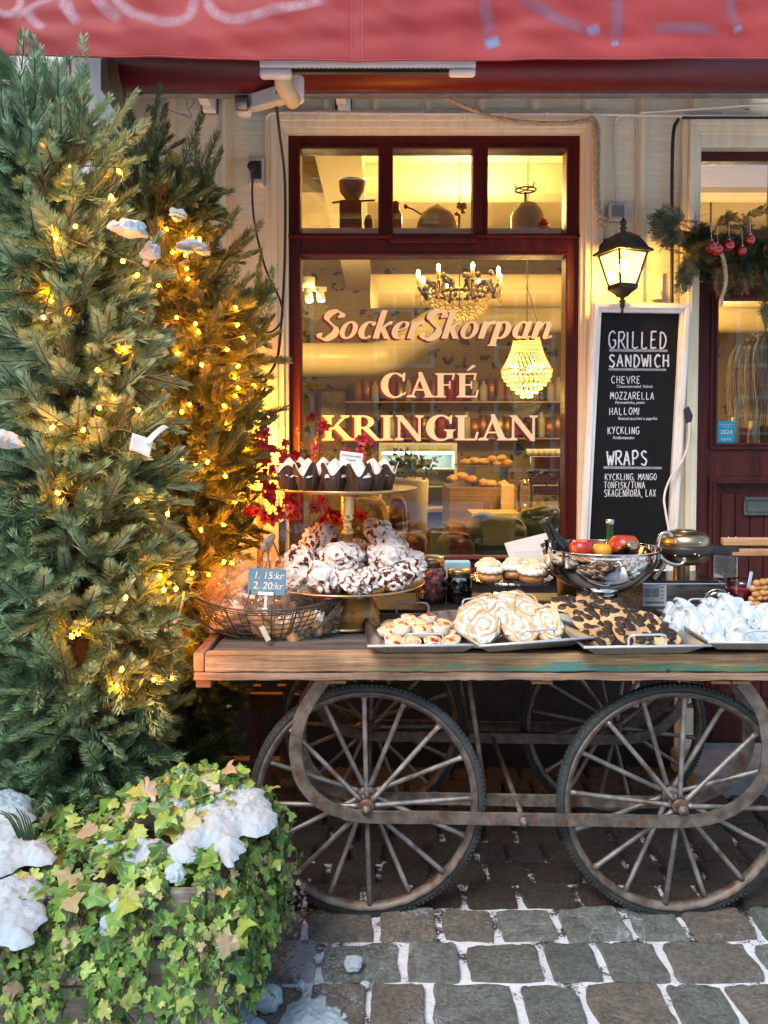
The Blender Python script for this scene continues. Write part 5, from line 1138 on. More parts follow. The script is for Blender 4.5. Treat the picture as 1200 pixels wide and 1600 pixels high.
mb.bx(wxc + 0.07, XX(1150, WY), WY - 0.045, WY - 0.012, zl + 0.004, zu - 0.008); mb.bx(wxc + 0.07, XX(1138, WY), WY - 0.05, WY - 0.008, zl - 0.006, zu - 0.014); mb.build('ring', MAT['black_metal'], wi, bevel=0.003)
mb = MB(); mb.lathe([(rr * 1.05, zl - 0.006), (rr, zl - 0.018), (rr * .85, zl - 0.036), (rr * .6, zl - 0.045), (0, zl - 0.047)], (wxc, WY, 0), 56); mb.lathe([(0.03, zl - 0.047), (0.03, zt + 0.005)], (wxc, WY + 0.03, 0), 20); mb.build('base_shell', MAT['iron_bronze'], wi)
for (y0, y1, x0, t_) in ((840, 852, 1130, 0.005), (857, 868, 1134, -0.002)):
    mb = MB(); Y_ = WY - 0.03; mb.bx(XX(x0, Y_), XX(1300, Y_), Y_ - 0.014, Y_ + 0.014, ZZ(y1, Y_), ZZ(y0, Y_)); hd = mb.build('handle', MAT['handle_wood'], wi, bevel=0.004)
    for px in (x0 + 8, x0 + 20):
        mb = MB(); c_ = at(px, (y0 if t_ > 0 else y1), Y_); mb.blob(c_, (0.004, 0.004, 0.0035), 2); mb.build('screw', MAT['chrome'], hd)
for k_, P in enumerate(([(1050, 838), (1043, 832), (1033, 835), (1028, 848), (1029, 863), (1036, 874), (1049, 881), (1062, 882), (1069, 877), (1068, 871)], [(1040, 878), (1034, 889), (1028, 898), (1022, 905)])):
    Y_ = WY - 0.115; P3 = catmull([at(a, b, Y_ + (0.03 if k_ else 0)) for a, b in P], 14); mb = MB(); mb.tube(P3, [0.0072 + 0.0012 * (1 if i % 2 else -1) for i in range(len(P3))], 12); mb.build('conduit', MAT['chrome'], wi)
for px, py in ((1055, 848), (1094, 848), (1086, 866), (1092, 868), (1055, 868)):
    mb = MB(); mb.blob(at(px, py, WY - 0.112), (0.0042, 0.0042, 0.0042), 2); mb.build('screw', MAT['chrome'], wi)
# flat wooden cable from board plug to the iron is in the facade part; jam jar and lid
JY = 2.80; jp = XX(1163, JY); jr = 24 / F_PX * JY
jj = empty('jam_jar', (jp, JY, DZ + 0.022), 'open glass jar of dark red jam with a spoon standing in it', 'jar')
jt, jb = ZZ(906, JY), ZZ(962, JY)
mb = MB(); mb.lathe([(0, jb), (jr * .93, jb), (jr, jb + 0.008), (jr, jt - 0.02), (jr * .94, jt - 0.012), (jr * .97, jt), (jr * .92, jt)], (jp, JY, 0), 44); mb.build('glass', MAT['jar_glass'], jj)
mb = MB(); mb.lathe([(0, jb + 0.003), (jr * .92, jb + 0.003), (jr * .95, jb + 0.01), (jr * .95, jt - 0.03), (0, jt - 0.028)], (jp, JY, 0), 44); mb.build('jam', M('red_berry_jam', (0.10, 0.006, 0.012), (0.3, 0.02, 0.03), 26, rough=0.2, c3=(0.5, 0.22, 0.22), s3=34, t3=(0.66, 0.74)), jj)
mb = MB(); a = at(1169, 920, JY); b = at(1174, 893, JY + 0.02); mb.beam(a, b, 0.012, 0.003, (0, 1, 0)); mb.tube([a, at(1164, 945, JY - 0.01)], 0.003, 6); tag(mb.build('spoon', MAT['chrome'], None, bevel=0.001), 'steel spoon handle sticking up out of the red jam', 'spoon')
ld = empty('jar_lid', at(1121, 940, 2.74), 'round glass clip lid with rubber ring hanging open beside the jam jar', 'jar lid')
Mx = TR(at(1121, 941, 2.75), R(78), R(28), R(-20))
mb = MB(); mb.lathe([(0, 0.0), (0.026, 0.001), (0.034, 0.006), (0.040, 0.006), (0.042, 0.012), (0.036, 0.016), (0.03, 0.018), (0, 0.016)], (0, 0, 0), 40, M=Mx); mb.build('glass', thin_glass('thick_lid_glass', (0.86, 0.86, 0.82), 3.0, 0.03), ld)
mb = MB(); mb.tube([Mx @ Vector((0.041 * math.cos(t * 2 * math.pi / 40), 0.041 * math.sin(t * 2 * math.pi / 40), 0.003)) for t in range(40)], 0.0028, 8, closed=True); mb.build('rubber_ring', M('grey_rubber_ring', (0.35, 0.33, 0.3), rough=0.5), ld)
mb = MB(); mb.tube(catmull([at(1138, 925, 2.76), at(1141, 935, 2.75), at(1137, 945, 2.75), at(1141, 955, 2.75)], 6), 0.0016, 6); mb.tube([Mx @ Vector((0.045 * math.cos(t * 2 * math.pi / 40), 0.045 * math.sin(t * 2 * math.pi / 40), 0.008)) for t in range(40)], 0.0014, 6, closed=True); mb.build('wire_clip', MAT['chrome'], ld)
# bubble waffles
MAT['waffle'] = M('crisp_golden_waffle', (0.46, 0.2, 0.055), (0.68, 0.38, 0.14), 22, rough=0.55, bump=0.35, bscale=70)
for q, (px, py, Y, label) in enumerate(((1206, 925, 2.66, 'upper golden bubble waffle at the right edge of the picture'), (1200, 962, 2.62, 'lower golden bubble waffle at the right edge, under the other'))):
    c_ = at(px, py, Y); mb = MB(); rn = random.Random(q)
    for i in range(7):
        for j in range(4):
            mb.blob(c_ + Vector(((i - 3) * 0.019 + rn.uniform(-.004, .004) + (j % 2) * 0.009, rn.uniform(-.012, .012) + 0.012 * abs(i - 3) * .5, (j - 1.5) * 0.019 + 0.006 * math.sin(i + q))), (0.0135, 0.013, 0.0115), 3, 0.12, 2, i * 5 + j)
    tag(mb.build('bubble_waffle', MAT['waffle']), label, 'waffle', 'bubble waffles by the jam')
tb = MB(); p = at(1160, 962, 2.68); tb.lathe([(0.0, -0.012), (0.03, -0.01), (0.037, 0.018), (0.035, 0.018), (0.028, -0.007)], p, 36); tag(tb.build('white_cup', M('white_plastic', (0.72, 0.74, 0.75), rough=0.35)), 'small shallow white cup between the jam jar and the meringues', 'cup')

# ---------- wire basket with bagged biscotti
QY = 2.60; qx = XX(418, QY); qz = DZ
bk = empty('wire_basket', (qx, QY, qz), 'boat shaped old wire basket with raised ends and two carrying handles', 'basket')
MAT['wire'] = M('dull_rusty_wire', (0.05, 0.04, 0.03), (0.12, 0.1, 0.08), 16, rough=0.5, metal=0.5)
A0, B0, A1, B1 = 0.165, 0.11, 0.257, 0.175
def bpt(t, v):
    c_, s_ = math.cos(t), math.sin(t); f = v ** 0.75
    a, b = A0 + (A1 - A0) * f, B0 + (B1 - B0) * f
    zr_ = 0.102 + 0.05 * abs(c_) ** 2.2 * (1 if c_ < 0 else 0.55)
    return Vector((qx + a * math.copysign(abs(c_) ** .9, c_), QY + b * math.copysign(abs(s_) ** .9, s_), qz + 0.006 + zr_ * v + 0.03 * abs(c_) ** 3 * (1 - v)))
mb = MB(); mb.tube([bpt(2 * math.pi * i / 90, 1) for i in range(90)], 0.0036, 8, closed=True); mb.tube([bpt(2 * math.pi * i / 90, 1) + Vector((0, 0, -0.008)) for i in range(90)], 0.0022, 6, closed=True); mb.build('rim', MAT['wire'], bk)
mb = MB()
for v in (0.0, 0.16, 0.33, 0.5, 0.67, 0.84): mb.tube([bpt(2 * math.pi * i / 80, v) for i in range(80)], 0.0018, 5, closed=True)
for i in range(48): mb.tube([bpt(2 * math.pi * i / 48 + 0.02 * math.sin(i * 3), k / 7) for k in range(8)], 0.0018, 5)
for i in range(-5, 6): x = i * 0.028; hw_ = B0 * math.sqrt(max(0, 1 - (x / A0) ** 2)); mb.tube([(qx + x, QY - hw_, qz + 0.006), (qx + x, QY + hw_, qz + 0.006)], 0.0014, 5)
mb.build('wire_mesh', MAT['wire'], bk)
for s in (-1, 1):
    for e_ in (-1, 1):
        mb = MB(); mb.tube([bpt(math.pi * (1.5 if s < 0 else .5) + e_ * 0.42 * (1 if s < 0 else -1), k / 8) for k in range(9)], 0.003, 6); mb.build('upright', MAT['wire'], bk)
mb = MB()
for t0 in (-0.3, 0.3):
    mb.tube([Vector((qx + x, QY - 0.10 + (0.0 if t0 < 0 else 0.2), qz + 0.004 + 0.11 * (abs(x) / 0.25) ** 3.2)) for x in [(-0.25 + 0.5 * i / 30) for i in range(31)]], 0.0034, 6)
mb.build('runner', MAT['wire'], bk)
for k_, (px, py) in enumerate(((421, 842), (417, 853))):
    top_ = at(px, py, QY); mb = MB(); dx = 0.04 * (1 if k_ == 0 else -1)
    f_, b_ = bpt(1.5 * math.pi + dx * 4, 1), bpt(0.5 * math.pi - dx * 4, 1)
    mb.tube(catmull([f_, f_.lerp(top_ + Vector((0, -0.07, 0)), 0.6), top_ + Vector((0, -0.065, -0.012)), top_ + Vector((0, 0, 0)), top_ + Vector((0, 0.065, -0.012)), b_.lerp(top_ + Vector((0, 0.07, 0)), 0.6), b_], 6), 0.0026, 6); h_ = mb.build('handle', MAT['wire'], bk)
    mb = MB(); mb.tube([top_ + Vector((0, -0.055, 0)), top_ + Vector((0, 0.055, 0))], 0.0135, 16); mb.build('grip', MAT['grey_metal'], h_, bevel=0.002)
# bags
MAT['biscotti'] = M('golden_biscotti', (0.64, 0.37, 0.16), (0.78, 0.54, 0.28), 20, rough=0.75, bump=0.6, bscale=70, c3=(0.3, 0.12, 0.04), s3=30, t3=(0.6, 0.72), orand=0.35)
def bag(seed, nb):
    o = empty('biscuit_bag', (0, 0, 0)); rn = random.Random(seed); L = 0.105
    for i in range(nb):
        mb = MB(); x = (i - (nb - 1) / 2) * 0.025 + rn.uniform(-.003, .003)
        mb.blob((0, 0, 0), (0.0165, 0.021, 0.043 * rn.uniform(.9, 1.1)), 3, 0.12, 2.2, seed * 7 + i, M=Matrix.Translation((x, rn.uniform(-.012, .012), 0.047)) @ rotm(rn.uniform(-.15, .15), rn.uniform(-.2, .2), rn.random()), fun=lambda p, q: Vector((max(-.013, min(.013, q.x)), max(-.016, min(.016, q.y)), q.z)), amp2=0.06); mb.build('biscuit', MAT['biscotti'], o, world=False)
    sv = Vector((seed * 3.3, 1, 2)); mb = MB()
    def f(u, v):
        t = 2 * math.pi * u; z = -0.004 + 0.15 * v
        pin = 1 - 0.82 * math.exp(-((v - 0.76) / 0.075) ** 2); bot = min(1, (v / 0.08 + 0.15)) ** 0.5
        r1, r2 = (0.02 + 0.0125 * nb) * pin * bot, 0.027 * pin * bot
        if v > 0.8: r1 *= 0.75; r2 *= 1.1
        p = Vector((math.cos(t) * 1.3, math.sin(t) * 1.3, v * 4)); k = 1 + 0.22 * noise.noise(p * 1.8 + sv) + 0.16 * (1 - 2 * abs(noise.noise(p * 3.4 + sv)))
        return (r1 * k * math.cos(t), r2 * k * math.sin(t), z + 0.012 * noise.noise(p * 2 + sv) * v)
    mb.grid(f, 40, 30, closed_u=True); mb.build('cellophane', MAT['cellophane'], o, world=False)
    return o
bgs = [bag(1, 3), bag(2, 4), bag(3, 3)]
bl = [(350, 960, 2.58, (0.1, 0.75, 0.3), 1.1, 'leaning out over the high left end of the basket'), (362, 985, 2.52, (0.3, 0.5, 0.2), 1.0, 'low at the left end behind the wires'), (385, 962, 2.53, (-0.1, 0.5, 0.1), 1.0, 'left of the price sign foot'), (408, 990, 2.48, (0.2, -1.0, 0.0), 1.0, 'lying flat along the bottom front wires'),
      (438, 975, 2.52, (-0.1, 0.05, 0.2), 1.0, 'upright, just right of the sign foot'), (463, 965, 2.55, (-0.1, -0.12, 0.4), 1.1, 'upright with a white twisted top right of the sign'), (490, 985, 2.53, (-0.05, -0.2, -0.2), 1.0, 'upright at the right, showing a white tag'), (508, 985, 2.58, (0.1, -0.6, 0.3), 0.95, 'tilted at the far right end of the basket'),
      (372, 945, 2.66, (0.1, 0.4, 0.9), 1.1, 'at the back left, behind the leaning one'), (425, 950, 2.68, (0.1, 0.1, 0.5), 1.05, 'at the back, hidden behind the price sign'), (478, 950, 2.68, (0.1, -0.3, 0.7), 1.05, 'at the back right, close to the brass plate'), (455, 1003, 2.47, (0.1, 1.3, 0.1), 0.9, 'lying at the bottom front, right of the middle'),
      (352, 940, 2.64, (0.1, 0.7, 0.2), 1.1, 'topmost of the heap at the high left end'), (395, 935, 2.62, (0.1, 0.9, 0.4), 1.1, 'across the heap just behind the sign'), (370, 985, 2.47, (0.2, 1.2, 0.3), 1.0, 'lying behind the front wires at the left'), (500, 962, 2.62, (0.1, -0.5, 0.4), 1.0, 'slumped over the right rim by the brass foot'), (470, 992, 2.47, (0.0, -0.3, 0.3), 0.95, 'standing low behind the front wires at the right')]
for i, (px, py, Y, rt, s, tail) in enumerate(bl):
    Mx = (rotm(rt[0]) @ rotm(0, rt[1]) @ rotm(0, 0, rt[2])).to_3x3(); p = at(px, py - 17, Y + (0.055 if Y < 2.6 else 0)) - Mx @ Vector((0, 0, 0.052 * s * 1.22))
    o = place(bgs[i % 3], USED, p, rt, s * 1.22, 'cellophane bag of golden biscotti ' + tail); tag(o, None, 'biscuit bag', 'bags of biscotti in the wire basket')
for i, (px, py, Y, rz, label) in enumerate(((498, 962, 2.50, 0.3, 'small white tag on the bag at the right of the basket'), (386, 931, 2.52, 0.2, 'narrow white paper strip lying on the bags left of the sign'), (414, 990, 2.43, -0.5, 'pale green slip of paper caught between the bags and wires'))):
    q = MB(); q.box((0, 0, 0), ((0.032, 0.001, 0.03), (0.05, 0.001, 0.012), (0.016, 0.001, 0.05))[i], TR(at(px, py, Y), R(-15), rz, 0.1)); tag(q.build('paper_tag', MAT['paper'] if i < 2 else M('pale_green_paper', (0.42, 0.46, 0.36), rough=0.7)), label, 'tag')
# price sign
p = at(417, 909, 2.46); ps = empty('price_sign', p, 'small slate blue price sign with chalk prices, clipped in the wire basket', 'price sign')
Mx = TR(p, R(-8), R(2), R(-4)); w_ = 60 / F_PX * 2.46; h_ = 41 / F_PX * 2.46
mb = MB(); mb.box((0, 0, 0), (w_, 0.003, h_), Mx); mb.build('board', M('slate_blue_board', (0.07, 0.19, 0.27), (0.10, 0.24, 0.32), 20, rough=0.7, c3=(0.2, 0.32, 0.38), s3=12), ps, bevel=0.001)
for tx, z in (('1. 15:kr', 0.019), ('2. 20:kr', -0.013)): text_mesh(tx, 0.031, Mx @ Matrix.Translation((0.004, -0.0022, z)) @ FACE, MAT['chalk'], 'chalk_price', ps, shear=0.15)
mb = MB(); mb.box((0, -0.003, -h_ / 2 + 0.004), (0.05, 0.008, 0.01), Mx); mb.box((0, 0, -h_ / 2 - 0.022), (0.008, 0.005, 0.045), Mx); mb.box((0, -0.002, -h_ / 2 - 0.048), (0.018, 0.012, 0.016), Mx); mb.build('clear_clip', M('clear_plastic', (0.62, 0.66, 0.66), (0.7, 0.73, 0.73), 5, rough=0.15, spec=0.7), ps, bevel=0.001)

# ---------- glass vase with red orchid branches
VYY = 3.02; vx = XX(470, VYY); vb = DZ
vs_ = empty('glass_vase', (vx, VYY, vb), 'clear square glass vase behind the meringues, holding red orchid branches', 'vase')
mb = MB(); hw_ = 0.075; zt2 = ZZ(815, VYY)
for r_ in (hw_, hw_ - 0.004):
    mb.add([(vx + sx * r_, VYY + sy * r_, z) for z in (vb + 0.004, zt2) for sx, sy in ((-1, -1), (1, -1), (1, 1), (-1, 1))], [(0, 1, 5, 4), (1, 2, 6, 5), (2, 3, 7, 6), (3, 0, 4, 7), (0, 3, 2, 1)])
mb.build('glass', MAT['jar_glass'], vs_)
orc = empty('orchid_branches', (vx, VYY, vb + 0.01), 'bunch of red orchid branches with dark twigs standing in the glass vase', 'flowers')
MAT['petal'] = M('red_orchid_petal', (0.20, 0.004, 0.008), (0.36, 0.010, 0.018), 30, rough=0.5, rand=0.35)
MAT['stem'] = M('dark_green_stem', (0.05, 0.05, 0.025), (0.1, 0.08, 0.04), 30, rough=0.6)
def flower():
    mb = MB(); rn = random.Random(2)
    for k in range(6):
        a = k * math.pi / 3 + rn.uniform(-.15, .15); wd = 0.0062 if k % 2 else 0.0078; L = 0.024 if k % 2 == 0 else 0.021; tilt = 0.5
        d = Vector((math.cos(a), 0, math.sin(a))); s_ = Vector((-d.z, 0, d.x)); f_ = Vector((0, -1, 0))
        prof = [(0, 0.15), (0.25, 0.7), (0.5, 1.0), (0.75, 0.8), (1, 0.05)]; vs = []
        for (t, ww) in prof: c_ = d * L * t + f_ * (0.008 * math.sin(t * 2.4)); vs += [c_ - s_ * wd * ww + f_ * .0015, c_, c_ + s_ * wd * ww + f_ * .0015]
        mb.add(vs, [(i * 3 + j, i * 3 + j + 1, i * 3 + j + 4, i * 3 + j + 3) for i in range(4) for j in range(2)], 0, True)
    mb.blob((0, -0.006, -0.003), (0.004, 0.006, 0.005), 2, 0.2, 3, 1); return mb.build('flower', MAT['petal'], orc, world=False)
fl = flower(); rn = random.Random(9); nfl = 0
stems_px = [[(465, 850), (440, 770), (418, 700), (416, 655), (424, 638)], [(468, 850), (452, 790), (432, 730), (405, 680)], [(470, 850), (462, 760), (470, 700), (482, 650)], [(474, 850), (490, 770), (500, 700), (497, 668)], [(478, 850), (510, 780), (540, 720), (570, 690), (585, 688)], [(476, 850), (500, 790), (535, 740), (560, 700)], [(466, 850), (430, 810), (404, 800), (386, 800)], [(472, 850), (470, 800), (450, 750), (440, 690)], [(480, 850), (520, 815), (560, 800)], [(470, 850), (500, 820), (520, 800)], [(466, 850), (444, 800), (420, 770), (412, 730)]]
for si, sp in enumerate(stems_px):
    Yt = VYY + rn.uniform(-0.1, 0.08); P = catmull([at(a, b, VYY + (Yt - VYY) * i / len(sp)) for i, (a, b) in enumerate(sp)], 8); P[0].x = vx + rn.uniform(-.03, .03)
    P = [Vector((P[0].x, VYY, vb + 0.02))] + P
    mb = MB(); mb.tube(P, [0.0024 - 0.0014 * i / len(P) for i in range(len(P))], 6); mb.build('branch', MAT['stem'], orc)
    nf = 12 if si not in (2, 3, 4) else 6
    for k in range(nf):
        i = int(len(P) * (0.3 + 0.68 * (k + 0.5) / nf)); i = min(i, len(P) - 1); q = P[i] + Vector((rn.uniform(-.022, .022), rn.uniform(-.03, .01), rn.uniform(-.02, .02)))
        o = fl if nfl == 0 else fl.copy()
        if nfl: col.objects.link(o); o.parent = orc
        s = rn.uniform(0.85, 1.35); o.location = q - orc.location; o.rotation_euler = (rn.uniform(-.8, .8), rn.uniform(0, 6.28), rn.uniform(-1.1, 1.1)); o.scale = (s, s, s); nfl += 1
# dry moss ball on the muffin plate's far side
# ================================================================== FIR TREES, LIGHTS, PLANTER
def needle_mat(name, ca, cb, cc):
    N = Nodes(name); r = N.island()
    c = N.ramp(r, [(0, ca), (0.5, cb), (1, cc)])
    n1 = N.noise(N.mapping(), 3.5, 3); c = N.mix(N.ramp(n1, [(0.4, 0.0), (0.62, 0.65)]), c, cc)
    N.set(base=c, rough=0.42, spec=0.45)
    return N.m
MAT['fir_blue'] = needle_mat('blue_green_fir_needles', (0.085, 0.17, 0.072), (0.165, 0.305, 0.145), (0.33, 0.48, 0.28))
MAT['fir_dark'] = needle_mat('deep_green_fir_needles', (0.05, 0.075, 0.022), (0.11, 0.15, 0.045), (0.2, 0.24, 0.085))
MAT['bark'] = M('fir_bark', (0.05, 0.035, 0.025), (0.12, 0.085, 0.06), 14, (1, 1, 0.3), 0.9, bump=0.6, bscale=40)
def shoot_template(nn, L, rng):
    """needles of one shoot along +X; needles stand up and out, thinner below; returns verts (n*4,3)"""
    V = np.zeros((nn, 4, 3)); t = (np.arange(nn) + rng.uniform(0, .5, nn)) / nn * 0.97 + 0.03
    phi = np.where(rng.random(nn) < 0.55, np.where(np.arange(nn) % 2 == 0, 0.35, math.pi - 0.35) + rng.normal(0, 0.28, nn), rng.uniform(0.4, 2.7, nn))                 # mostly upward around the twig
    ln = (0.035 * (1 - 0.35 * t ** 3)) * rng.uniform(0.8, 1.15, nn); ang = np.radians(rng.uniform(50, 62, nn)) * (1 - 0.42 * t ** 4)
    d = np.stack([np.cos(ang), np.sin(ang) * np.cos(phi), np.sin(ang) * np.sin(phi)], 1)
    b = np.stack([t * L, np.zeros(nn), np.zeros(nn)], 1) + 0.0015 * d
    up = np.stack([np.zeros(nn), -np.sin(phi), np.cos(phi)], 1) * 0.0017
    up *= rng.uniform(.8, 1.2, (nn, 1))
    curve = np.stack([ln * 0.18, np.zeros(nn), np.zeros(nn)], 1)
    V[:, 0] = b - up * .5; V[:, 1] = b + d * ln[:, None] * 0.55 - up; V[:, 2] = b + d * ln[:, None] + curve; V[:, 3] = b + d * ln[:, None] * 0.55 + up
    return V
RNG = np.random.default_rng(3)
SHOOTS = [shoot_template(230, 0.17, RNG) for _ in range(6)]
def frames(P, D, roll):
    """orthonormal frames with x along D and z biased upward"""
    D = D / np.linalg.norm(D, axis=1, keepdims=True); up = np.tile(np.array([[0, 0, 1.0]]), (len(D), 1))
    y = np.cross(up, D); n_ = np.linalg.norm(y, axis=1, keepdims=True); y = np.where(n_ > 1e-3, y / np.maximum(n_, 1e-6), np.array([[0, 1.0, 0]])); z = np.cross(D, y)
    c, s = np.cos(roll)[:, None], np.sin(roll)[:, None]
    return np.stack([D, y * c + z * s, z * c - y * s], 2)        # columns
def crown(shoots, mat, parent, name='crown'):
    """shoots: list of (pos, dir, scale, roll)"""
    P = np.array([s[0] for s in shoots]); D = np.array([s[1] for s in shoots]); S = np.array([s[2] for s in shoots]); Rl = np.array([s[3] for s in shoots])
    Fm = frames(P, D, Rl); out = []
    for k in range(6):
        idx = np.arange(k, len(P), 6); T = SHOOTS[k].reshape(-1, 3)
        V = np.einsum('nij,mj->nmi', Fm[idx] * S[idx][:, None, None], T) + P[idx][:, None, :]
        # gentle sag of the twig tip
        out.append(V.reshape(-1, 3))
    V = np.concatenate(out); Q = np.arange(len(V)).reshape(-1, 4)
    return rawmesh(name, V, Q, mat, parent)
def twigs(shoots, parent):
    mb = MB()
    for (p, d, s, r) in shoots: p = Vector(p); d = Vector(d).normalized(); mb.tube([p, p + d * 0.17 * s], [0.0028, 0.0016], 4, cap=False)
    return mb.build('twigs', MAT['bark'], parent)
def fir(name, label, env, ztop, zbot, Y, cy_r, nbranch, mat, seed, keepout=None, lean=None, droop=0.35):
    """env: list of (py, left px, right px) outline at depth Y; cy_r: depth of the crown relative to its half width"""
    rnd = random.Random(seed)
    zs = [ZZ(e[0], Y) for e in env]
    def prof(z):
        for i in range(len(env) - 1):
            if zs[i] >= z >= zs[i + 1]:
                f = (zs[i] - z) / (zs[i] - zs[i + 1]); l_ = env[i][1] + (env[i + 1][1] - env[i][1]) * f; r_ = env[i][2] + (env[i + 1][2] - env[i][2]) * f
                return XX(l_, Y), XX(r_, Y)
        e = env[0] if z > zs[0] else env[-1]; return XX(e[1], Y), XX(e[2], Y)
    l0, r0 = prof(zbot); lt, rt = prof(ztop)
    base = Vector(((l0 + r0) / 2, Y, 0.12)); tree = empty(name, base, label, 'tree', 'fir trees with fairy lights')
    def axis(z): l_, r_ = prof(z); return Vector(((l_ + r_) / 2, Y, z))
    mb = MB(); N_ = 14; mb.tube([Vector((axis(zbot + (ztop - zbot) * i / N_).x, Y, 0.12 if i == 0 else zbot + (ztop - zbot) * i / N_)) for i in range(N_ + 1)], [0.035 * (1 - i / N_) + 0.004 for i in range(N_ + 1)], 10); mb.build('trunk', MAT['bark'], tree)
    sh = []; limbs = MB()
    for b in range(nbranch):
        f = (b + rnd.random()) / nbranch; z0 = zbot + (ztop - 0.04 - zbot) * f; a = b * 2.39996 + rnd.uniform(-.3, .3)
        l_, r_ = prof(z0); hw = (r_ - l_) / 2; c0 = axis(z0)
        rx = hw * rnd.uniform(0.82, 1.12); ry = hw * cy_r * rnd.uniform(0.85, 1.1)
        tip = Vector((c0.x + rx * math.cos(a), Y + ry * math.sin(a), z0 + rnd.uniform(-0.02, 0.10) - droop * hw * 0.5))
        if f > 0.9: tip.z += 0.12
        mid = c0.lerp(tip, 0.55) + Vector((0, 0, -0.06 * hw / 0.3 - 0.015)); st = c0 + Vector((0, 0, -0.03))
        P = catmull([st, mid, tip], 7); limbs.tube(P, [0.008 - 0.005 * i / (len(P) - 1) for i in range(len(P))], 5)
        ln = (tip - st).length; d_end = (P[-1] - P[-3]).normalized()
        sh.append((P[-1] - d_end * 0.03, d_end + Vector((0, 0, rnd.uniform(-.3, .5))), rnd.uniform(0.9, 1.25), rnd.uniform(-.4, .4)))
        ns = max(4, int(ln / 0.030))
        for k in range(ns):
            t = 0.22 + 0.76 * (k + rnd.random() * .6) / ns; ii = min(len(P) - 2, int(t * (len(P) - 1))); p = P[ii].lerp(P[ii + 1], t * (len(P) - 1) - ii); dd = (P[ii + 1] - P[ii]).normalized()
            side = dd.cross(Vector((0, 0, 1))).normalized() * (1 if k % 2 else -1)
            dv = dd * rnd.uniform(0.55, 1.0) + side * rnd.uniform(0.5, 0.95) + Vector((0, 0, rnd.uniform(-0.95, 0.12) * (1 + droop)))
            if t < 0.45: dv = dd * 0.6 + side * .5 + Vector((0, 0, rnd.uniform(-.2, .7)))
            sh.append((p, dv, rnd.uniform(0.8, 1.35), rnd.uniform(-.6, .6)))
    for k in range(5): sh.append((axis(ztop - 0.05 - 0.03 * k), Vector((rnd.uniform(-.5, .5), rnd.uniform(-.5, .5), 1.0)), rnd.uniform(.9, 1.25), 0))
    if keepout: sh = [s for s in sh if not keepout(Vector(s[0]), Vector(s[1]).normalized())]
    limbs.build('limbs', MAT['bark'], tree)
    crown([(tuple(s[0]), tuple(s[1]), s[2], s[3]) for s in sh], mat, tree); twigs(sh, tree)
    return tree, sh
envA = [(92, -5, 5), (150, -15, 30), (230, -30, 78), (330, 10, 138), (450, 35, 185), (540, 60, 195), (640, 28, 206), (760, 18, 222), (900, 15, 228), (1030, 15, 228), (1120, 22, 218), (1200, 45, 195), (1240, 55, 175)]
def koA(p, d):
    q = p + d * 0.1
    return q.y > 2.42 and q.x > CX0 - 0.02 and 0.72 < q.z < 1.1 or q.x > CX0 + 0.03 or q.y < 1.9 and q.z < .5
firA, shA = fir('fir_tree', 'large blue green fir tree with drooping needles, nearest the camera at the left', envA, ZZ(205, 2.40), ZZ(1238, 2.40), 2.40, 0.62, 290, MAT['fir_blue'], 5, koA, droop=0.55)
envB = [(190, 215, 240), (260, 185, 250), (320, 180, 295), (400, 180, 335), (470, 190, 372), (560, 200, 385), (640, 205, 382), (760, 205, 382), (880, 215, 365), (960, 225, 350), (1060, 230, 325), (1150, 235, 318), (1205, 240, 312)]
def koB(p, d):
    q = p + d * 0.1
    return q.y > WALL - 0.06 or (q.x > CX0 - 0.03 and q.z < 1.12 and q.y < 3.3) or (p.x > CX0 - 0.02 and p.z < 1.1)
firB, shB = fir('fir_tree', 'darker fir tree full of warm lights behind the blue green one, against the wall', envB, ZZ(300, 3.02), ZZ(1200, 3.02), 3.02, 0.9, 215, MAT['fir_dark'], 8, koB, droop=0.25)
# a few tall shoots that stick out of the outline, as in the photograph
def tufts(specs, Y, mat, tree):
    sh = []; rnd = random.Random(4)
    for (x0, y0, x1, y1) in specs:
        a, b = at(x0, y0, Y), at(x1, y1, Y); n_ = max(2, int((b - a).length / 0.055))
        for i in range(n_): sh.append((tuple(a.lerp(b, i / n_) + Vector((rnd.uniform(-.004, .004), 0, 0))), tuple((b - a).normalized() + Vector((rnd.uniform(-.12, .12), rnd.uniform(-.12, .12), 0))), 1.0, rnd.uniform(0, 6.28)))
        for i in range(2): sh.append((tuple(a.lerp(b, .15)), tuple((b - a).normalized() + Vector((rnd.choice((-.8, .8)), rnd.uniform(-.4, .4), -.1))), 0.85, 0))
    crown(sh, mat, tree, 'top_shoots'); return sh
tufts([(60, 170, 5, 92), (78, 190, 20, 120), (110, 215, 70, 112), (122, 230, 128, 118), (135, 250, 175, 190), (140, 280, 190, 230), (40, 240, -10, 180), (40, 330, -10, 270), (60, 420, -5, 330), (70, 500, 0, 440), (60, 560, 0, 520)], 2.36, MAT['fir_blue'], firA)
tufts([(215, 270, 205, 185), (222, 270, 236, 178), (235, 260, 250, 215), (300, 380, 305, 305), (310, 380, 325, 312), (345, 420, 375, 385), (385, 500, 398, 445), (395, 520, 415, 462), (380, 560, 412, 500)], 2.98, MAT['fir_dark'], firB)

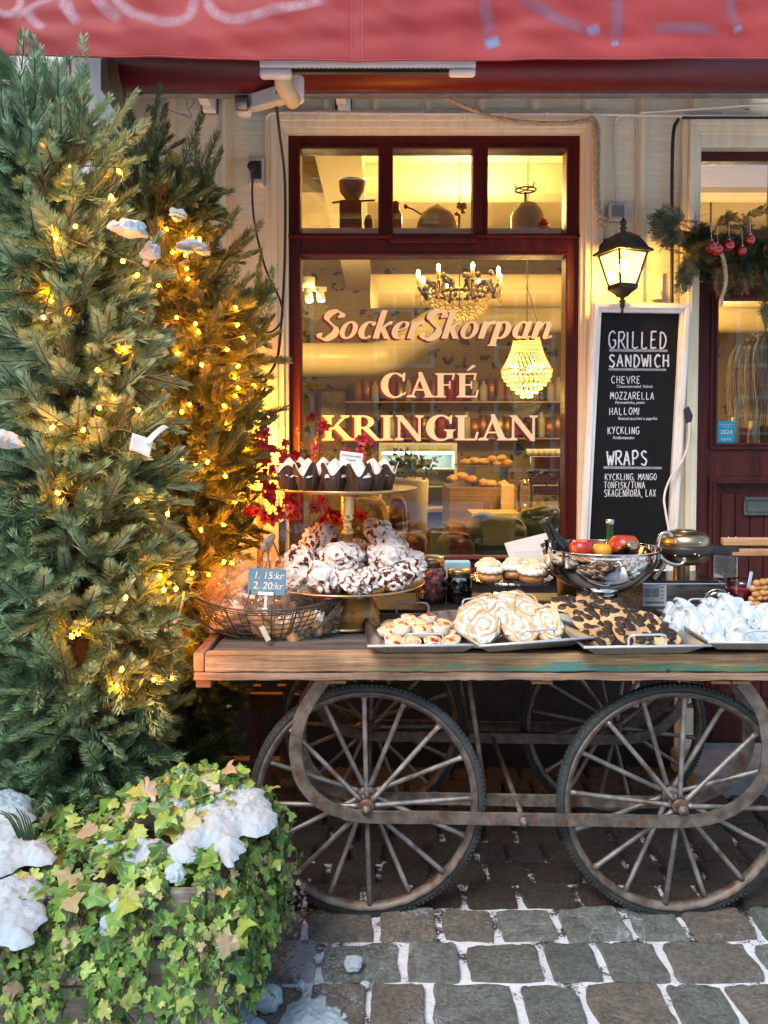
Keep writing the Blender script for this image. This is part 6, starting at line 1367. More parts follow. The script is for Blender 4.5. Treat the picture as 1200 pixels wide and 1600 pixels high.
# fairy lights: one string per tree, black wire and warm bulbs
MAT['bulb'] = emat('warm_fairy_bulb', (1.0, 0.27, 0.0010), 330.0, (0.9, 0.6, 0.2))
MAT['green_wire'] = M('dark_green_wire', (0.012, 0.02, 0.014), rough=0.5)
def string(label, pts, tree_y, drop):
    P = [at(x, y, Y) for x, y, Y in pts]; root = empty('fairy_lights', P[0], label, 'fairy lights', 'fairy light strings')
    mb = MB(); mb.tube(catmull([p + Vector((0, 0.012, 0.01)) for p in P], 5), 0.0016, 5); mb.build('wire', MAT['green_wire'], root)
    b0 = MB(); b0.blob((0, 0, 0), (0.0050, 0.0050, 0.0075), 2); bo = b0.build('bulb', MAT['bulb'], root, world=False)
    s0 = MB(); s0.tube([(0, 0, 0.007), (0, 0, 0.019)], 0.0042, 8); so_ = s0.build('socket', MAT['green_wire'], bo, world=False)
    for i, p in enumerate(P):
        if i == 0: o = bo
        else:
            o = bo.copy(); col.objects.link(o); o.parent = root; s_ = so_.copy(); col.objects.link(s_); s_.parent = o
        o.location = p - root.location; o.rotation_euler = (random.uniform(-1, 1), random.uniform(-1, 1), 0)
LA = [(110, 262, 2.24), (186, 268, 2.30), (174, 308, 2.24), (118, 354, 2.20), (88, 372, 2.2), (192, 408, 2.22), (214, 430, 2.24), (68, 496, 2.16), (80, 470, 2.3), (194, 545, 2.3), (152, 578, 2.16), (216, 640, 2.2), (155, 637, 2.16), (82, 668, 2.16), (130, 672, 2.2), (212, 690, 2.18), (90, 770, 2.2), (214, 782, 2.14), (262, 803, 2.24), (196, 934, 2.14), (112, 994, 2.15), (122, 990, 2.22), (190, 1046, 2.14), (182, 1072, 2.2), (240, 1062, 2.24), (268, 1060, 2.24), (256, 922, 2.3), (275, 920, 2.34), (250, 900, 2.36), (300, 895, 2.5)]
string('string of warm fairy lights wound through the large blue green fir tree', LA, 2.4, 0)
LB = [(260, 358, 2.78), (300, 372, 2.76), (312, 374, 2.78), (270, 394, 2.78), (290, 398, 2.76), (292, 420, 2.74), (294, 436, 2.74), (368, 480, 2.84), (230, 402, 2.74), (248, 446, 2.72), (276, 496, 2.72), (305, 506, 2.72), (310, 518, 2.73), (371, 508, 2.86), (380, 528, 2.88), (278, 552, 2.7), (355, 546, 2.8), (315, 570, 2.72), (372, 572, 2.84), (366, 590, 2.86), (296, 632, 2.72), (284, 644, 2.72), (350, 634, 2.8), (352, 662, 2.82), (284, 716, 2.7), (306, 726, 2.7), (324, 722, 2.72), (352, 744, 2.78), (368, 784, 2.84), (350, 820, 2.78), (314, 828, 2.72), (350, 878, 2.8), (326, 898, 2.74), (296, 896, 2.7), (362, 880, 2.82), (382, 700, 3.0), (390, 640, 3.1), (396, 600, 3.2), (372, 606, 2.9), (368, 618, 2.95), (395, 720, 3.3), (385, 780, 3.35), (400, 830, 3.38), (392, 680, 3.4), (405, 640, 3.42), (388, 740, 3.42)]
string('string of warm fairy lights wound through the darker fir tree by the wall', LB, 3.0, 0)

# snow pads on the branches, paper tags
def snowpad(p, rx, ry, rz_, label, seed, name='snow_clump'):
    mb = MB(); rn = random.Random(seed)
    for k in range(4):
        f = 1.0 if k == 0 else rn.uniform(.35, .6); d = Vector((0, 0, 0)) if k == 0 else Vector((rn.uniform(-1, 1) * rx, rn.uniform(-.5, .5) * ry, rn.uniform(-.9, .3) * rz_))
        mb.blob(p + d, (rx * f, ry * f, rz_ * f), 4, 0.42, 1.7, seed + k, amp2=0.16, fr2=5, M=Matrix.Translation(p + d) @ rotm(0, rn.uniform(.0, .22), 0) @ Matrix.Translation(-p - d), fun=lambda a, q: Vector((q.x, q.y, q.z if q.z > 0 else q.z * 0.6)))
    return tag(mb.build(name, MAT['snow']), label, 'snow', 'clumps of snow on the fir branches')
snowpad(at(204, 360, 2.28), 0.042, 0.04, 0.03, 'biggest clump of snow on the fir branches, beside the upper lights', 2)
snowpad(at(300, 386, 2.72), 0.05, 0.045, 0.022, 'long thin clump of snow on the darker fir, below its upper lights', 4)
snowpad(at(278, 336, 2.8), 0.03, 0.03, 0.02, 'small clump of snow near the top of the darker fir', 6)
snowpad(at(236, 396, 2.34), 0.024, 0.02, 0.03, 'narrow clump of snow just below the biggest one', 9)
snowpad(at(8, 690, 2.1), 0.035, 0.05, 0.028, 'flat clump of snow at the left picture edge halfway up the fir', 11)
def tagpaper(p, w_, h_, rt, label, strap):
    o = empty('paper_label', p, label, 'tag'); Mx = TR(p, *rt); mb = MB()
    mb.grid(lambda u, v: ((u - .5) * w_, 0.006 * math.sin(u * 3) , (v - .5) * h_), 8, 8, M=Mx); mb.build('paper', MAT['paper'], o, solid=0.0006)
    mb = MB(); mb.grid(lambda u, v: (w_ * (0.3 + 0.1 * v) + (u - .5) * 0.018 + 0.03 * v * v, -0.004 + 0.02 * math.sin(v * 2.5), h_ * .3 + strap * v), 4, 10, M=Mx); mb.build('loop', MAT['paper'], o, solid=0.0006)
tagpaper(at(220, 696, 2.10), 0.062, 0.048, (0.2, 0.35, -0.2), 'pale paper care label with a folded loop hanging in the middle of the fir', 0.06)
tagpaper(at(264, 982, 2.32), 0.036, 0.024, (0.5, -0.1, -0.3), 'small white paper tag on a brown tie beside the wire basket', 0.02)
mb = MB(); mb.tube(catmull([at(288, 925, 2.36), at(283, 950, 2.34), at(276, 970, 2.33), at(264, 980, 2.32)], 6), 0.003, 6); tag(mb.build('paper_tie', M('tan_paper_string', (0.5, 0.34, 0.18), rough=0.8)), 'tan paper tie looping from the wire basket end to the small white tag', 'string')

# planter box, soil, ivy, snow
PX0, PX1, PY0, PY1, PZ = -1.5, XX(332, 1.76), 1.76, 2.26, 0.43
pl = empty('planter_box', ((PX0 + PX1) / 2, 2.0, 0), 'large weathered wooden planter box overgrown with ivy in the lower left corner', 'planter')
mb = MB()
for i in range(4):
    z = 0.03 + i * 0.112; mb.bx(PX0, PX1 - 0.03, PY0 + 0.006, PY0 + 0.03, z, z + 0.107)
mb.build('front_boards', MAT['box_wood'], pl, bevel=0.003); mb = MB()
for i in range(4):
    z = 0.03 + i * 0.112; mb.bx(PX1 - 0.03, PX1 - 0.008, PY0 + 0.03, PY1, z, z + 0.107)
mb.bx(PX0, PX1 - 0.03, PY1 - 0.02, PY1, 0.03, PZ - 0.01); mb.build('side_boards', MAT['box_wood'], pl, bevel=0.003)
for y in (PY0, PY1 - 0.05): mb = MB(); mb.bx(PX1 - 0.035, PX1, y, y + 0.05, 0, PZ); mb.build('corner_post', MAT['edge_wood'], pl, bevel=0.004)
mb = MB(); mb.grid(lambda u, v: (PX0 + (PX1 - 0.03 - PX0) * u, PY0 + 0.03 + (PY1 - PY0 - 0.05) * v, PZ - 0.05 + 0.02 * noise.noise(Vector((u * 8, v * 5, 0)))), 30, 20); mb.build('soil', M('dark_soil', (0.025, 0.018, 0.012), (0.06, 0.045, 0.03), 30, rough=0.95, bump=0.6), pl)
# ivy leaves: five lobed, folded along the midrib, 2 to 6 cm
def ivy_template():
    o_ = [(0, 0.03), (0.16, -0.10), (0.36, -0.12), (0.40, 0.08), (0.52, 0.14), (0.66, 0.30), (0.48, 0.40), (0.34, 0.52), (0.27, 0.72), (0.12, 0.92), (0, 1.02), (-0.12, 0.92), (-0.27, 0.72), (-0.34, 0.52), (-0.48, 0.40), (-0.66, 0.30), (-0.52, 0.14), (-0.40, 0.08), (-0.36, -0.12), (-0.16, -0.10)]
    pts = [(0, 0.32)] + o_; V = np.array([(x, y, 0.22 * abs(x) - 0.25 * (y - .3) ** 2 - 0.25 * x * x + 0.05 * math.sin(9 * y + 3 * abs(x))) for x, y in pts]); T = np.array([(0, i, i % 20 + 1) for i in range(1, 21)]); return V, T
IV, IT = ivy_template()
def leaf_mat(name, stops):
    N = Nodes(name); r = N.island(); c = N.ramp(r, stops); v = N.mapping()
    c = N.mix(0.55, c, N.ramp(N.noise(v, 7, 3), [(0.3, 0.5), (0.7, 1.4)]), 'MULTIPLY')
    aa = N.n('ShaderNodeAttribute'); aa.attribute_name = 'leaf_xy'; sx = N.n('ShaderNodeSeparateXYZ'); N.l(aa.outputs['Vector'], sx.inputs[0])
    an = N.math('ARCTAN2', N.math('ABSOLUTE', sx.outputs[0]), N.math('ADD', sx.outputs[1], 0.02)); fr_ = N.math('PINGPONG', N.math('DIVIDE', an, 0.98), 0.5)
    vein = N.ramp(fr_, [(0.0, 0.45), (0.06, 0.12), (0.1, 0.0)]); c = N.mix(vein, c, (0.5, 0.56, 0.28))
    N.set(base=c, rough=0.4, spec=0.5); N.b.inputs['Subsurface Weight'].default_value = 0.0
    tl = N.n('ShaderNodeBsdfTranslucent'); N.l(c, tl.inputs[0]); mx = N.n('ShaderNodeMixShader'); mx.inputs[0].default_value = 0.22
    N.l(N.b.outputs[0], mx.inputs[1]); N.l(tl.outputs[0], mx.inputs[2]); N.l(mx.outputs[0], N.out.inputs[0]); return N.m
MAT['ivy'] = leaf_mat('ivy_leaves', [(0, (0.035, 0.115, 0.025)), (0.25, (0.08, 0.2, 0.04)), (0.45, (0.14, 0.31, 0.05)), (0.68, (0.25, 0.44, 0.07)), (0.84, (0.40, 0.48, 0.11)), (0.93, (0.42, 0.34, 0.17)), (1, (0.46, 0.34, 0.24))])
def leaves(specs, mat, parent, name='leaves'):
    P = np.array([s[0] for s in specs]); nrm = np.array([s[1] for s in specs]); tip = np.array([s[2] for s in specs]); S = np.array([s[3] for s in specs])
    nrm /= np.linalg.norm(nrm, axis=1, keepdims=True); tip = tip - nrm * (tip * nrm).sum(1, keepdims=True); tip /= np.maximum(np.linalg.norm(tip, axis=1, keepdims=True), 1e-6); x = np.cross(tip, nrm)
    Fm = np.stack([x, tip, nrm], 2) * S[:, None, None]
    rr = np.random.default_rng(len(specs)); wv = rr.normal(0, 0.05, (len(P), len(IV), 3))
    V = np.einsum('nij,nmj->nmi', Fm, IV[None] + wv) + P[:, None, :]
    Tt = (IT[None] + (np.arange(len(P)) * len(IV))[:, None, None]).reshape(-1, 3)
    o = rawmesh(name, V.reshape(-1, 3), Tt, mat, parent, True)
    at_ = o.data.attributes.new('leaf_xy', 'FLOAT_VECTOR', 'POINT'); at_.data.foreach_set('vector', np.tile(IV, (len(P), 1)).astype(np.float32).ravel()); return o
rnd = random.Random(21)
def mound(x, y):
    """top of the ivy heap"""
    fx = min(1, max(0, (PX1 + 0.09 - x) / 0.10)); h = 0.07 + 0.035 * noise.noise(Vector((x * 4, y * 4, 3))) + 0.02 * noise.noise(Vector((x * 11, y * 11, 5)))
    if x > -0.9: h += 0.10 * math.exp(-((x + 0.50) / 0.17) ** 2 - ((y - 2.12) / 0.2) ** 2)
    if x < -0.6: h -= 0.05 * min(1, (-0.6 - x) / 0.25) * (y - PY0) / 0.5
    return PZ + h * fx
specs = []; stalks = MB()
for i in range(1150):                                    # on top
    x = rnd.uniform(-1.45, PX1 + 0.07); y = rnd.uniform(PY0 - 0.06, PY1 + 0.06); z = mound(x, y) - abs(rnd.gauss(0, 0.035)) + 0.01
    s = rnd.choice((0.017, 0.021, 0.026, 0.034, 0.046, 0.056)); specs.append(((x, y, z), (rnd.gauss(0, .45), rnd.gauss(-.45, .35), 1), (rnd.gauss(0, 1), -0.8 + rnd.gauss(0, .6), -.3), s))
def trail(x, y, z, nx_, ny_, length, spread, big):
    """a hanging runner: leaves one after another down the side"""
    P = []; cx, cy, cz = x, y, z; k = int(length / 0.017); off = rnd.uniform(0.01, 0.06)
    for i in range(k):
        cz -= 0.016; cx += rnd.gauss(0, 0.006); cy += rnd.gauss(0, 0.004); bul = off + 0.05 * math.sin(min(1, i / max(1, k)) * 3.0) ; p = (cx + nx_ * bul, cy + ny_ * bul, cz); P.append(p)
        s = rnd.uniform(0.014, 0.027) * (1.6 if rnd.random() < big else 1)
        specs.append(((p[0] + rnd.gauss(0, .012), p[1] + rnd.gauss(0, .01), p[2]), (nx_ + rnd.gauss(0, .45), ny_ + rnd.gauss(0, .35), 0.35 + rnd.gauss(0, .35)), (rnd.gauss(0, .7), rnd.gauss(0, .4), -1), s))
    if len(P) > 3: stalks.tube(P, 0.0012, 4)
for i in range(140): 
    x = rnd.uniform(-1.42, PX1 + 0.02); trail(x, PY0 - 0.005, PZ + 0.03 + rnd.uniform(-.03, .05), 0, -1, rnd.choice((0.1, 0.16, 0.22, 0.28, 0.4)) * rnd.uniform(.8, 1.1), 0.5, 0.3)
for i in range(62): trail(PX1 + 0.0, rnd.uniform(PY0, PY1 + 0.05), PZ + 0.03 + rnd.uniform(-.02, .06), 1, -0.25, rnd.uniform(0.2, 0.42), 0.5, 0.2)
ivy = empty('ivy', ((PX0 + PX1) / 2, 2.0, PZ), 'thick green and yellowing ivy spilling over the edges of the planter box', 'plant')
leaves(specs, MAT['ivy'], ivy); stalks.build('stalks', M('brown_ivy_stalk', (0.09, 0.05, 0.03), (0.17, 0.1, 0.06), 20, rough=0.8), ivy)
# dry pale sprigs at the right side
sp2 = []
for i in range(110):
    p = at(rnd.uniform(430, 470), rnd.uniform(1370, 1450), 2.12) + Vector((rnd.uniform(-.03, .03), rnd.uniform(-.06, .1), 0)); sp2.append((tuple(p), (rnd.gauss(0, .6), -1, rnd.gauss(0, .6)), (rnd.gauss(0, 1), 0, rnd.gauss(0, 1)), rnd.uniform(0.009, 0.016)))
leaves(sp2, leaf_mat('dry_pink_leaves', [(0, (0.32, 0.2, 0.16)), (0.5, (0.45, 0.34, 0.27)), (1, (0.5, 0.42, 0.3))]), ivy, 'dry_leaves')
# daffodil like blades at the left
mb = MB()
for i in range(9):
    a = at(30 + i * 3, 1310 + i * 2, 2.0); b = at(-5 + i * 6, 1268 + rnd.uniform(-6, 12), 1.97); P = catmull([a, a.lerp(b, .5) + Vector((0, 0, .02)), b], 5); mb.tube(P, [0.0045 * (1 - .7 * k / len(P)) for k in range(len(P))], 6, flat=.35)
tag(mb.build('leaf_blades', M('blue_green_blades', (0.05, 0.13, 0.09), (0.09, 0.18, 0.13), 9, rough=0.5)), 'tuft of narrow blue green leaf blades in the planter at the left edge', 'plant')
# snow lying on the ivy
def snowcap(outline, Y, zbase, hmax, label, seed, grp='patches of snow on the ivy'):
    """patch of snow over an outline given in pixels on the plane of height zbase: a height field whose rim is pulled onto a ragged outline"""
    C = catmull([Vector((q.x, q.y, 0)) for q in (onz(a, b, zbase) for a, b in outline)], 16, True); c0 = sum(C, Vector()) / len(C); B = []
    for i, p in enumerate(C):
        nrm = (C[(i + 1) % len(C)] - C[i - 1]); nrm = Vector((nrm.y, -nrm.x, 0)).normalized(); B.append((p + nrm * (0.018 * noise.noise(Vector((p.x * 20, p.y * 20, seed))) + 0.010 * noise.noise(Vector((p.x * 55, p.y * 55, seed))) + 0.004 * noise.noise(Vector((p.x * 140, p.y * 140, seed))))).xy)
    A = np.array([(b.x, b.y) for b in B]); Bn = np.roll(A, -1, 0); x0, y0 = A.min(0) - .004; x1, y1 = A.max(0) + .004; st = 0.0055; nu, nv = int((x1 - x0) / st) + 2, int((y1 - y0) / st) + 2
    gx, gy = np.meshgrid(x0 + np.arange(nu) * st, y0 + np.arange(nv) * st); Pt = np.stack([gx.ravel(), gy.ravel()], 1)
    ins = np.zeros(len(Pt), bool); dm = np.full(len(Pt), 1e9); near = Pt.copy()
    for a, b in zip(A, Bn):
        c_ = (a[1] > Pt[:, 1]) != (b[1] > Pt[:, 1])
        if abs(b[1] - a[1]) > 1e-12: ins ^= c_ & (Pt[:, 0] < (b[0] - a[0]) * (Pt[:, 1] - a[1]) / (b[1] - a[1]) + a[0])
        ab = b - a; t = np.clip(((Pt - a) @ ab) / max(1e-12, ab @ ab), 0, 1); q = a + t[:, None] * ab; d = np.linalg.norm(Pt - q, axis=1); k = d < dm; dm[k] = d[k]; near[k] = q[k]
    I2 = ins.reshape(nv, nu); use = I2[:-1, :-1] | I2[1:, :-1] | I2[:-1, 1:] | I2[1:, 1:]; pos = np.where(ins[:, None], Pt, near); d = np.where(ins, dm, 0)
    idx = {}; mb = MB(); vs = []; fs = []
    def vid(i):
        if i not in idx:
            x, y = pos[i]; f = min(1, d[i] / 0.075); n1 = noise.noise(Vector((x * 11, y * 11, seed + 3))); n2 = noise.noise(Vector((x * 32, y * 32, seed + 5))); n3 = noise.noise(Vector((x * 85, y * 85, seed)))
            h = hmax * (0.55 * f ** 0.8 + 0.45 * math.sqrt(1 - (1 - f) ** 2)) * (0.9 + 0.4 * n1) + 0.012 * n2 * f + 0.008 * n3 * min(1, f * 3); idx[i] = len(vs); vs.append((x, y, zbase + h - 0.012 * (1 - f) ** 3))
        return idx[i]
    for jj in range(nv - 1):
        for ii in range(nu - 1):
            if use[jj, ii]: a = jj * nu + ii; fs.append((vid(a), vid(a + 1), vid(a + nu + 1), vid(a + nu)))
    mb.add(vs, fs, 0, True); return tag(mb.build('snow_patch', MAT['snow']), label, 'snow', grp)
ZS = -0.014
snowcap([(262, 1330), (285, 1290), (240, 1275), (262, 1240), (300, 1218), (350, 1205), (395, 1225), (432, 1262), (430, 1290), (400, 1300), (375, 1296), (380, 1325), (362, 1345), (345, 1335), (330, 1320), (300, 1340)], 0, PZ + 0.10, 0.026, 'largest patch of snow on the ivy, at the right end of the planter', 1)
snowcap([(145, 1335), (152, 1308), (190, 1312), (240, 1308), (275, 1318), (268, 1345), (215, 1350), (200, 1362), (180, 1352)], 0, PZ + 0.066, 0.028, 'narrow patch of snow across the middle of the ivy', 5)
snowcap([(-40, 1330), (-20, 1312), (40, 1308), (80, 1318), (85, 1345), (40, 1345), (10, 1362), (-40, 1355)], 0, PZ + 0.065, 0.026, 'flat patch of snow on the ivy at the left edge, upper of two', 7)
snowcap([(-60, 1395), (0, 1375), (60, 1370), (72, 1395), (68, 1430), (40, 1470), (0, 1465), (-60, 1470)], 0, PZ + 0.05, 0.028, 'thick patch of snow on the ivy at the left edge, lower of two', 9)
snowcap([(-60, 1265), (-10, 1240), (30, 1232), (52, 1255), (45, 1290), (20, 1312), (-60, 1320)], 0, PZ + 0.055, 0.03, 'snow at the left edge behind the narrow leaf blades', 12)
for i, (px, py, r_, tail) in enumerate(((172, 1445, 0.018, 'left one'), (163, 1478, 0.014, 'lower one'), (275, 1368, 0.018, 'upper right one'), (48, 1510, 0.016, 'at the far left'), (182, 1416, 0.012, 'topmost one'))):
    snowpad(at(px, py, 1.70), r_ * 1.1, r_, r_ * 1.3, 'small lump of snow caught in the hanging ivy, ' + tail, 30 + i)['group'] = 'lumps of snow in the hanging ivy'
# snow and loose lumps on the stones
snowcap([(318, 1600), (330, 1560), (352, 1530), (372, 1522), (380, 1545), (392, 1552), (398, 1580), (420, 1610), (400, 1650), (310, 1650)], 0, 0.012, 0.035, 'heap of snow on the paving beside the planter corner', 3, 'snow lying on the paving')
snowcap([(425, 1620), (440, 1580), (462, 1556), (500, 1552), (530, 1565), (560, 1590), (555, 1650), (430, 1650)], 0, 0.012, 0.022, 'broad flat patch of snow on the paving at the bottom edge', 6, 'snow lying on the paving')
for i, (px, py, r_, tail) in enumerate(((418, 1566, 0.036, 'biggest one, between the planter and the broad patch'), (552, 1510, 0.024, 'upright one on the stones left of the middle'), (497, 1500, 0.013, 'leftmost small one on the stones'), (494, 1538, 0.009, 'tiny one above the broad snow patch'), (570, 1540, 0.011, 'small one below the upright lump'), (470, 1542, 0.014, 'flat one near the broad snow patch'))):
    p = onz(px, py + r_ * 250, 0.012); mb = MB(); mb.blob(p + Vector((0, 0, r_ * .7)), (r_ * 1.1, r_, r_ * .85), 4, 0.35, 1.6, 50 + i, amp2=0.12, fr2=5); tag(mb.build('snow_lump', MAT['snow']), 'loose lump of snow, ' + tail, 'snow', 'loose lumps of snow on the paving')
# ================================================================== FITTINGS ON THE FACADE
# lantern
def lantern_pane():
    N = Nodes('glowing_lantern_glass'); tr = N.n('ShaderNodeBsdfTransparent'); tr.inputs[0].default_value = (1, .95, .8, 1); e = N.n('ShaderNodeEmission'); e.inputs[0].default_value = (1.0, 0.66, 0.2, 1); e.inputs[1].default_value = 2.2
    gl = N.n('ShaderNodeBsdfGlossy'); gl.inputs['Roughness'].default_value = 0.05; m0 = N.n('ShaderNodeMixShader'); m0.inputs[0].default_value = 0.08; mx = N.n('ShaderNodeMixShader'); N.l(N.ramp(N.noise(N.mapping(), 26, 4, 0.6), [(0.4, 0.35), (0.65, 0.8)]), mx.inputs[0]); N.l(tr.outputs[0], mx.inputs[1]); N.l(e.outputs[0], mx.inputs[2]); N.l(mx.outputs[0], m0.inputs[1]); N.l(gl.outputs[0], m0.inputs[2]); N.l(m0.outputs[0], N.out.inputs[0]); return N.m
LY = 3.37; lc = at(973, 420, LY)
lan = empty('wall_lantern', (lc.x, LY, lc.z), 'lit black wall lantern with a domed cap above the chalkboard', 'lantern')
def sq(r, z): return [(lc.x + sx * r, LY + sy * r, z) for sx, sy in ((-1, -1), (1, -1), (1, 1), (-1, 1))]
ROT = Matrix.Translation((lc.x, LY, 0)) @ rotm(0, 0, R(20)) @ Matrix.Translation((-lc.x, -LY, 0))
zt, zb_ = ZZ(396, LY), ZZ(447, LY); k = LY / F_PX; rt, rb_ = 26 * k, 14.5 * k
MAT['lantern_black'] = M('weathered_bronze_black', (0.022, 0.017, 0.012), (0.06, 0.045, 0.03), 16, rough=0.42, metal=0.4, bump=0.15)
mb = MB(); F4 = [(0, 1, 5, 4), (1, 2, 6, 5), (2, 3, 7, 6), (3, 0, 4, 7)]
prof = [(rt + 0.018, zt - 0.002), (rt + 0.02, zt + 0.006), (rt + 0.004, zt + 0.018), (rt * .86, zt + 0.045), (rt * .66, zt + 0.068), (rt * .36, zt + 0.084), (0.012, zt + 0.09)]
rings = []
for r_, z in prof: rings += sq(r_, z)
mb.add(rings, [(i * 4 + a, i * 4 + (a + 1) % 4, i * 4 + 4 + (a + 1) % 4, i * 4 + 4 + a) for i in range(6) for a in range(4)] + [(3, 2, 1, 0)], 0, False, ROT); mb.build('roof', MAT['lantern_black'], lan, bevel=0.003)
mb = MB(); mb.lathe([(0.014, zt + 0.086), (0.010, zt + 0.10), (0.017, zt + 0.106), (0.009, zt + 0.114), (0.013, zt + 0.124), (0.015, zt + 0.132), (0.007, zt + 0.142), (0.004, zt + 0.15), (0, zt + 0.152)], (lc.x, LY, 0), 20); mb.build('finial', MAT['lantern_black'], lan)
mb = MB(); T_, B_ = [ROT @ Vector(p) for p in sq(rt, zt)], [ROT @ Vector(p) for p in sq(rb_, zb_)]
for i in range(4):
    j = (i + 1) % 4; mb.beam(T_[i], B_[i], 0.009, 0.009); mb.beam(T_[i], T_[j], 0.008, 0.012); mb.beam(B_[i], B_[j], 0.009, 0.012)
mb.build('frame', MAT['lantern_black'], lan)
mb = MB(); pr2 = [(rb_ + 0.006, zb_), (rb_ + 0.004, zb_ - 0.014), (rb_ * .6, zb_ - 0.034), (0.016, zb_ - 0.046)]; rings = []
for r_, z in pr2: rings += sq(r_, z)
mb.add(rings, [(i * 4 + a, i * 4 + (a + 1) % 4, i * 4 + 4 + (a + 1) % 4, i * 4 + 4 + a) for i in range(3) for a in range(4)] + [(0, 1, 2, 3)], 0, False, ROT)
mb.lathe([(0.013, zb_ - 0.046), (0.008, zb_ - 0.056), (0.016, zb_ - 0.064), (0.009, zb_ - 0.072), (0.011, zb_ - 0.085), (0.005, zb_ - 0.10), (0.006, zb_ - 0.115), (0, zb_ - 0.118)], (lc.x, LY, 0), 18); mb.build('base', MAT['lantern_black'], lan)
mb = MB(); T2_, B2_ = [ROT @ Vector(p) for p in sq(rt - 0.003, zt)], [ROT @ Vector(p) for p in sq(rb_ - 0.003, zb_)]
mb.add(B2_ + T2_, F4); mb.build('glass', lantern_pane(), lan)
mb = MB(); mb.blob((lc.x, LY, (zt + zb_) / 2 + 0.012), (0.021, 0.021, 0.032), 3); mb.build('bulb', emat('lantern_bulb', (1.0, 0.66, 0.18), 70.0, (0.9, 0.8, 0.5)), lan)
mb = MB(); mb.tube(catmull([(lc.x - 0.02, WALL - 0.012, zt + 0.07), (lc.x - 0.03, WALL - 0.05, zt + 0.06), (lc.x - 0.02, LY + 0.05, zt + 0.075), (lc.x, LY + 0.01, zt + 0.085)], 6), 0.009, 8); mb.lathe([(0.05, 0), (0.047, 0.012), (0.03, 0.02), (0, 0.022)], (0, 0, 0), 28, M=TR((lc.x - 0.028, WALL - 0.012, zt + 0.055), R(90), 0, 0)); mb.build('wall_bracket', MAT['lantern_black'], lan)
ll = bpy.data.lights.new('lantern_light', 'POINT'); ll.energy = 30; ll.color = (1.0, 0.52, 0.07); ll.shadow_soft_size = 0.03
lo_ = bpy.data.objects.new('lantern_light', ll); col.objects.link(lo_); lo_.parent = lan; lo_.location = Vector((lc.x, LY, (zt + zb_) / 2 + 0.012)) - lan.location
# glow of the light string hanging between tree and wall
gl_ = bpy.data.lights.new('string_light_glow', 'POINT'); gl_.energy = 18.0; gl_.color = (1.0, 0.40, 0.03); gl_.shadow_soft_size = 0.06
go = bpy.data.objects.new('string_light_glow', gl_); col.objects.link(go); go.location = at(398, 700, 3.38)

for k_, (px, py, Y) in enumerate(((300, 520, 2.95), (330, 740, 2.95), (270, 420, 2.9), (330, 900, 3.0), (250, 640, 2.8), (262, 1010, 2.8))):
    g2 = gl_.copy(); g2.energy = 2.6; g2.color = (1.0, 0.34, 0.02); o2 = bpy.data.objects.new('string_light_glow', g2); col.objects.link(o2); o2.location = at(px, py, Y)
# chalkboard leaning against the wall
bp = at(995, 660, 3.44); BL = 3.46
def bq(px, py, dy=0.0): return at(px, py, BL + dy)
cb = empty('menu_chalkboard', at(985, 900, BL), 'tall black menu chalkboard in a worn white frame, leaning on the wall by the door', 'chalkboard')
TLo, TRo, BLo, BRo = (924, 473), (1077, 475), (902, 905), (1053, 905)
def lerp2(a, b, t): return (a[0] + (b[0] - a[0]) * t, a[1] + (b[1] - a[1]) * t)
def uv(u, v, dy=0.0): return bq(*lerp2(lerp2(TLo, TRo, u), lerp2(BLo, BRo, u), v), dy)
mb = MB(); f_ = 0.024
def slab(mb, corners, y0, y1):
    a = [Vector((p.x, y0, p.z)) for p in corners]; b = [Vector((p.x, y1, p.z)) for p in corners]; mb.add(a + b, [(0, 1, 2, 3), (7, 6, 5, 4), (0, 4, 5, 1), (1, 5, 6, 2), (2, 6, 7, 3), (3, 7, 4, 0)])
fu, fv = 0.098, 0.036
for (dy, s_) in ((0.0, 0.0), (-0.012, 0.0)):
    a0, a1 = (0, fu) if dy == 0 else (fu * .18, fu * .62); v0, v1 = (0, fv) if dy == 0 else (fv * .18, fv * .6)
    slab(mb, [uv(a0, v0), uv(1 - a0, v0), uv(1 - a1, v1), uv(a1, v1)], BL - 0.02 + dy, BL + 0.02); slab(mb, [uv(a0, v0), uv(a1, v1), uv(a1, 1 - v1), uv(a0, 1 - v0)], BL - 0.02 + dy, BL + 0.0201)
    slab(mb, [uv(1 - a0, v0), uv(1 - a0, 1 - v0), uv(1 - a1, 1 - v1), uv(1 - a1, v1)], BL - 0.02 + dy, BL + 0.0202); slab(mb, [uv(a0, 1 - v0), uv(a1, 1 - v1), uv(1 - a1, 1 - v1), uv(1 - a0, 1 - v0)], BL - 0.02 + dy, BL + 0.0203)
mb.build('frame', MAT['white_trim'], cb, bevel=0.003)
mb = MB(); slab(mb, [uv(fu * .95, fv * .9), uv(1 - fu * .95, fv * .9), uv(1 - fu * .95, 1 - fv * .9), uv(fu * .95, 1 - fv * .9)], BL, BL + 0.012)
mb.build('slate', M('black_chalkboard', (0.006, 0.006, 0.006), (0.01, 0.01, 0.0095), 8, rough=0.6, c3=(0.02, 0.02, 0.019), s3=7, t3=(0.62, 0.8), spec=0.2), cb)
